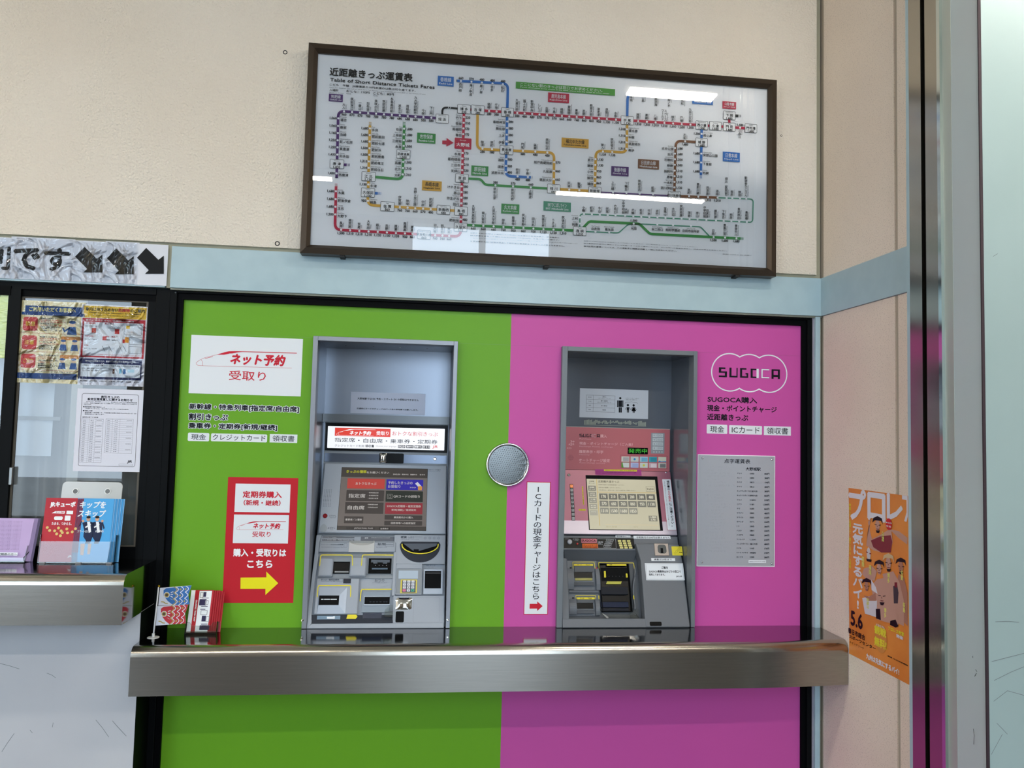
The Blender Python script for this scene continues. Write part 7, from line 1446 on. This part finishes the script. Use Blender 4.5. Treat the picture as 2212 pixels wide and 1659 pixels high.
# coin slot
b = bx(CQ, zR2, 520, 1256, 760, 1450); o = MB().cham(CQ, b, .001, -.001, .004, .0015).build('coin_slot_plate', mat('copper_steel', (168, 156, 148), .45, metal=.5), T2)
i_ = bx(CQ, zR2, 572, 1278, 718, 1415); MB().rbox(CQ, i_, .009, .004, .0046).build('coin_inlet', mat('dark_inlet', (58, 64, 66), .35), o); MB().box(CQ, (i_[0] + (i_[2] - i_[0]) * .32, i_[1] + .001, i_[0] + (i_[2] - i_[0]) * .60, i_[1] + (i_[3] - i_[1]) * .62), .0046, .0052).build('coin_opening', m_blkm, o)
b = bx(CQ, zR2, 795, 1300, 975, 1442); o = MB().rbox(CQ, b, .001, -.0002, .0006).build('yellow_coin_label', m_yel, T2)
mb = MB(); 
for x, y in ((850, 1408), (875, 1380), (900, 1355), (925, 1330)): c = CQ.uv(*zR2(x, y)); mb.stroke(CQ, [(c[0] + .0034 * math.cos(a * .5236), c[1] + .0034 * math.sin(a * .5236)) for a in range(12)], .0005, .0010, closed=True)
mb.text(CQ, '硬貨', bx(CQ, zR2, 915, 1388, 965, 1404), .0010, bold=.03).build('coin_print', ink((90, 78, 30)), o)
b = bx(CQ, zn2, 925, 1422, 1035, 1460); MB().rbox(CQ, b, .004, -.002, .0008).build('black_slot', m_blk, T2)
# modules in the well
w0 = .004
MB().box(C_, cb(zL2, 170, 525, 735, 1425), .001, w0 + .002).build('module_plate', m_gry, T2)
def hump(q, h):      # side guide that bulges towards the viewer
    b = cb(zL2, *q); n = 8; V = []
    for k in range(n + 1):
        f_ = k / n; y = b[3] - (b[3] - b[1]) * f_; ww = .006 + h * math.sin(math.pi * min(1, f_ * .62 + .19)) ** 1.2
        V += [C_.pt(b[0], y, .002), C_.pt(b[0], y, ww), C_.pt(b[2], y, ww), C_.pt(b[2], y, .002)]
    F = [(k * 4 + j, (k + 1) * 4 + j, (k + 1) * 4 + j + 1, k * 4 + j + 1) for k in range(n) for j in range(3)] + [(0, 1, 2, 3), (n * 4 + 3, n * 4 + 2, n * 4 + 1, n * 4)]
    MB().add(V, F).build('finger_guide', m_gry, T2)
hump((190, 660, 302, 1000), .018); hump((648, 660, 735, 1010), .018); hump((215, 1165, 350, 1410), .018); hump((645, 1165, 730, 1425), .018)
MB().cham(C_, cb(zL2, 205, 1010, 720, 1062), .001, .004, .016, .004).build('shelf', m_gry, T2)
for (s0, yl, yb0, yb1, sq0, sq1, tray, tx_) in (((310, 610, 625, 712), (305, 584, 618, 614), 0, 0, (310, 712, 615, 808), (325, 812, 606, 850), (300, 870, 640, 940), ('カード', 'Card')), ((358, 1158, 630, 1215), (356, 1128, 645, 1160), 0, 0, (352, 1215, 628, 1310), None, (355, 1322, 640, 1395), ('きっぷ', 'Ticket'))):
    MB().box(C_, cb(zL2, *s0), .005, .010).build('slot_hood', m_gry2, T2); MB().box(C_, cb(zL2, *yl), .009, .012).build('yellow_slot_label', m_yel, T2)
    q = cb(zL2, *yl); wd_ = q[2] - q[0]; hq = q[3] - q[1]; MB().text(C_, tx_[0], (q[0] + wd_ * .18, q[1] + hq * .25, q[0] + wd_ * .4, q[3] - hq * .2), .0124, bold=.02).text(C_, tx_[1], (q[0] + wd_ * .62, q[1] + hq * .25, q[0] + wd_ * .84, q[3] - hq * .2), .0124, bold=.02).build('lettering', m_ltr, T2)
    MB().box(C_, cb(zL2, *sq0), .005, .0066).build('card_slot', m_blk, T2)
    if sq1: MB().box(C_, cb(zL2, *sq1), .006, .011).build('yellow_tongue', mat('dull_yellow', (150, 142, 60), .4), T2)
    b = cb(zL2, *tray); MB().add([C_.pt(b[0], b[3], .006), C_.pt(b[2], b[3], .006), C_.pt(b[2], b[1], .018), C_.pt(b[0], b[1], .018)], [(0, 3, 2, 1)]).build('sloping_lip', m_gry, T2)
for pts in (((290, 660), (284, 556), (630, 556), (648, 660)), ((340, 1155), (332, 1100), (655, 1100), (655, 1158)), ((712, 660), (706, 564), (1275, 570), (1290, 668))):
    MB().stroke(C_, fillet(pp(C_, zL2, pts), .002), .0017, .014, .0152).build('yellow_guide_line', m_yel, T2)
for q in ((702, 1100, 718, 1160), (1268, 1100, 1288, 1160)): MB().box(C_, cb(zL2, *q), .014, .0152).build('yellow_tick', m_yel, T2)
c = C_.uv(*zL2(680, 650)); MB().lathe(C_, c, [(.0026, .006), (.0024, .0085), (.0008, .0095)], 12).build('red_lamp', emis('red_lamp', (200, 30, 60), .8), T2, label='small red lamp')
for x, y in ((262, 644), (302, 1134)): MB().prism(C_, pp(C_, zL2, [(x - 20, y - 10), (x, y - 10), (x + 18, y), (x, y + 10), (x - 20, y + 10)]), .006, .008).build('black_pointer', m_blkm, T2)
# note unit
b = cb(zL2, 722, 582, 1255, 1358); MB().box(C_, b, .001, .005).build('note_unit', m_blk, T2); MB().ring(C_, (b[0] - .002, b[1] - .001, b[2] + .002, b[3] + .001), (b[0] + .001, b[1] + .001, b[2] - .001, b[3] - .001), .003, .014).build('note_unit_rim', m_blkm, T2)
MB().box(C_, cb(zL2, 838, 588, 1158, 618), .013, .0155).build('yellow_slot_label', m_yel, T2); MB().text(C_, '紙幣', cb(zL2, 884, 594, 926, 610), .0159, bold=.02).build('lettering', m_ltr, T2)
MB().rbox(C_, cb(zL2, 795, 696, 830, 804), .0015, .005, .012).build('yellow_guide_tab', m_yel, T2); MB().rbox(C_, cb(zL2, 1154, 738, 1184, 804), .0015, .005, .012).build('yellow_guide_tab', m_yel, T2)
MB().prism(C_, pp(C_, zL2, [(845, 868), (1086, 868), (1072, 912), (830, 912)]), .010, .0112).build('yellow_warning_label', mat('olive_yellow', (176, 170, 50), .4), T2); MB().box(C_, cb(zL2, 750, 640, 1230, 860), .005, .0062).build('note_intake', m_blkm, T2)
MB().box(C_, cb(zL2, 735, 960, 1190, 1085), .005, .014).build('note_flap', mat('flap', (20, 24, 34), .4, spec=.15), T2, bevel=.001); MB().box(C_, cb(zL2, 760, 1105, 1160, 1195), .005, .008).build('note_outlet', m_blk, T2); MB().box(C_, cb(zL2, 742, 1205, 1200, 1290), .005, .011).build('note_tray', mat('navy_tray2', (22, 32, 56), .4, spec=.15), T2); MB().box(C_, cb(zL2, 742, 1310, 1200, 1348), .005, .012).build('tray_edge', mat('flap', (20, 24, 34), .4, spec=.15), T2)
mb = MB(); [mb.box(C_, cb(zL2, 880 + k * 57, 776, 886 + k * 57, 782), .0062, .007) for k in range(5)]; mb.build('sensor_dots', mat('dim_sensor', (110, 112, 116), .4), T2)
# wavy rail right of the note unit
V = []; n = 16; F = []
for k in range(n + 1):
    f_ = k / n; y = 640 + f_ * 700; x = 1294 + 14 * math.sin(f_ * 6.283 * 1.25 + .9) - 8; p_ = C_.uv(*zL2(x, y)); V.append(C_.pt(p_[0], p_[1], .014 + .004 * math.sin(f_ * 7)))
MB().tube(V, .0028, 8).build('side_rail', m_gry, T2, smooth=True)
# clear coin return cup
MB().prism(C_, pp(C_, zL2, [(1210, 1375), (1330, 1320), (1360, 1350), (1345, 1480), (1220, 1485)]), .020, .022).prism(C_, pp(C_, zL2, [(750, 1410), (850, 1470), (1215, 1470), (1215, 1420)]), .020, .022).prism(C_, pp(C_, zL2, [(1215, 1440), (1300, 1420), (1345, 1480), (1220, 1488)]), .024, .032).build('clear_cup', m_acr, T2)
MB().prism(C_, pp(C_, zL2, [(752, 1405), (775, 1405), (855, 1462), (845, 1484), (825, 1480)]), .022, .026).build('cup_arm', mat('cloudy_arm', (130, 132, 130), .2), T2)
# notice and old tape in the recess
Pn = PY(.2495)
b = bx(Pn, zn1, 366, 545, 1104, 882); t = MB().box(Pn, b, 0, .0008).build('notice', mat('white_paper2', (202, 206, 214), .35)); tag(t, 'white notice with age table and figures of an adult and two children, grey recess', 'notice')
mb = MB(); w = .0012; q = bx(Pn, zn1, 436, 620, 744, 808)
mb.stroke(Pn, rr(q, 0), .0007, w, closed=True); hq = q[3] - q[1]; wq = q[2] - q[0]
for k in (1, 2, 3): mb.stroke(Pn, [(q[0], q[1] + hq * k / 4), (q[2], q[1] + hq * k / 4)], .0006, w)
mb.stroke(Pn, [(q[0] + wq * .24, q[1]), (q[0] + wq * .24, q[3])], .0006, w)
for k, (a_, l1, l2) in enumerate((('おとな', '12歳以上', '（12歳でも小学生は「こども」です）'), ('こども', '6歳～12歳未満', '（6歳でも小学校入学前は「幼児」です）'), ('幼児', '1歳～6歳未満', ''), ('乳児', '1歳未満', ''))):
    y = q[3] - hq * (k + .5) / 4; mb.label(Pn, a_, q[0] + wq * .12, y, .0042, 'c', w, bold=.02); mb.label(Pn, l1, q[0] + wq * .62, y + (.0028 if l2 else 0), .0040, 'c', w, bold=.02)
    if l2: mb.label(Pn, l2, q[0] + wq * .62, y - .0026, .0031, 'c', w)
mb.text(Pn, 'おとなと「こども」一人あたり', bx(Pn, zn1, 862, 648, 1002, 664), w).text(Pn, '幼児2人まで無料です', bx(Pn, zn1, 864, 664, 985, 680), w)
mb.stroke(Pn, fillet(pp(Pn, zn1, [(853, 716), (858, 700), (918, 698), (924, 690), (930, 698), (988, 704), (994, 718)]), .003), .0007, w)
def person(cx, top, hgt, adult):
    s = hgt / 180.0; P_ = lambda L: pp(Pn, zn1, [(cx + x * s, top + y * s) for x, y in L]); mb.disc(Pn, Pn.uv(*zn1(cx, top + 21 * s * (1 if adult else 1.9))), .0044 * s * (1 if adult else 1.75), w, n=16)
    if adult:
        for L in (([(-20, 46), (20, 46), (20, 116), (-20, 116)]), ([(-34, 46), (-23, 46), (-23, 118), (-34, 118)]), ([(23, 46), (34, 46), (34, 118), (23, 118)]), ([(-17, 120), (-1, 120), (-1, 178), (-17, 178)]), ([(1, 120), (17, 120), (17, 178), (1, 178)])): mb.flat(Pn, P_(L), w)
    else:
        b_ = 76
        for L in (([(-24, b_), (24, b_), (22, 130), (-22, 130)]), ([(-24, b_), (-34, b_ + 6), (-56, 120), (-50, 124)]), ([(24, b_), (34, b_ + 6), (56, 120), (50, 124)]), ([(-20, 128), (-2, 128), (-4, 178), (-18, 178)]), ([(2, 128), (20, 128), (18, 178), (4, 178)])): mb.flat(Pn, P_(L), w)
person(803, 634, 178, True); person(886, 708, 104, False); person(948, 710, 104, False)
mb.flat(Pn, pp(Pn, zn1, [(936, 765), (962, 765), (976, 795), (924, 793)]), w)
mb.build('print', m_ltr, t)
b = bx(Pn, zn1, 412, 882, 1085, 962); mb = MB(); rnd = random.Random(5)
mb.stroke(Pn, [(b[0], b[1]), (b[2], b[1])], .0015, .0004); 
for k in range(46):
    x = b[0] + (b[2] - b[0]) * k / 46; h0 = rnd.uniform(.25, .6) if 8 < k < 40 else .1; h1 = rnd.uniform(.6, 1)
    mb.flat(Pn, [(x, b[1] + (b[3] - b[1]) * h0 * .8), (x + .0042, b[1] + (b[3] - b[1]) * h0), (x + .0042, b[1] + (b[3] - b[1]) * h1), (x, b[1] + (b[3] - b[1]) * h1 * .95)], .0004)
mb.build('tape_residue', mat('tape_residue', (150, 156, 144), .6), T2)

# ------------------------------------------------------------------ tube lights on the hall ceiling
def lamp(x0, x1, y, wd_, lab, s=18):
    t = thing('ceiling_light', lab, 'light', ((x0 + x1) / 2, y, CEIL - .06), 'tube lights on the hall ceiling')
    MB()._cube(x0 - .03, y - wd_ / 2, CEIL - .05, x1 + .03, y + wd_ / 2, CEIL).build('housing', mat('lamp_housing', (210, 208, 200), .4), t)
    MB()._cube(x0, y - wd_ * .35, CEIL - .062, x1, y + wd_ * .35, CEIL - .0495).build('tube_cover', mat('warm_tube', (255, 246, 232), .4, emit=s), t)
lamp(1.05, 1.53, -1.47, .12, 'shorter ceiling tube light close to the fare board wall', 105)
lamp(.98, 2.15, -3.30, .09, 'ceiling tube light in the far row, right side')
lamp(-1.95, -.72, -3.30, .09, 'ceiling tube light in the far row, left side')
lamp(-4.0, -2.8, -1.50, .15, 'ceiling tube light in the near row, beside the pale left hall wall', 125)  # added fill lamp for the side wall, no such fixture known
lamp(1.9, 3.0, -1.50, .15, 'ceiling tube light in the near row, beyond the shutter pocket', 58)  # added fill lamp for the right part of the wall
bpy.data.objects.remove(_to)
for o in list(bpy.data.objects):
    if o.type == 'MESH' and o.name.startswith('glyph'): bpy.data.objects.remove(o)
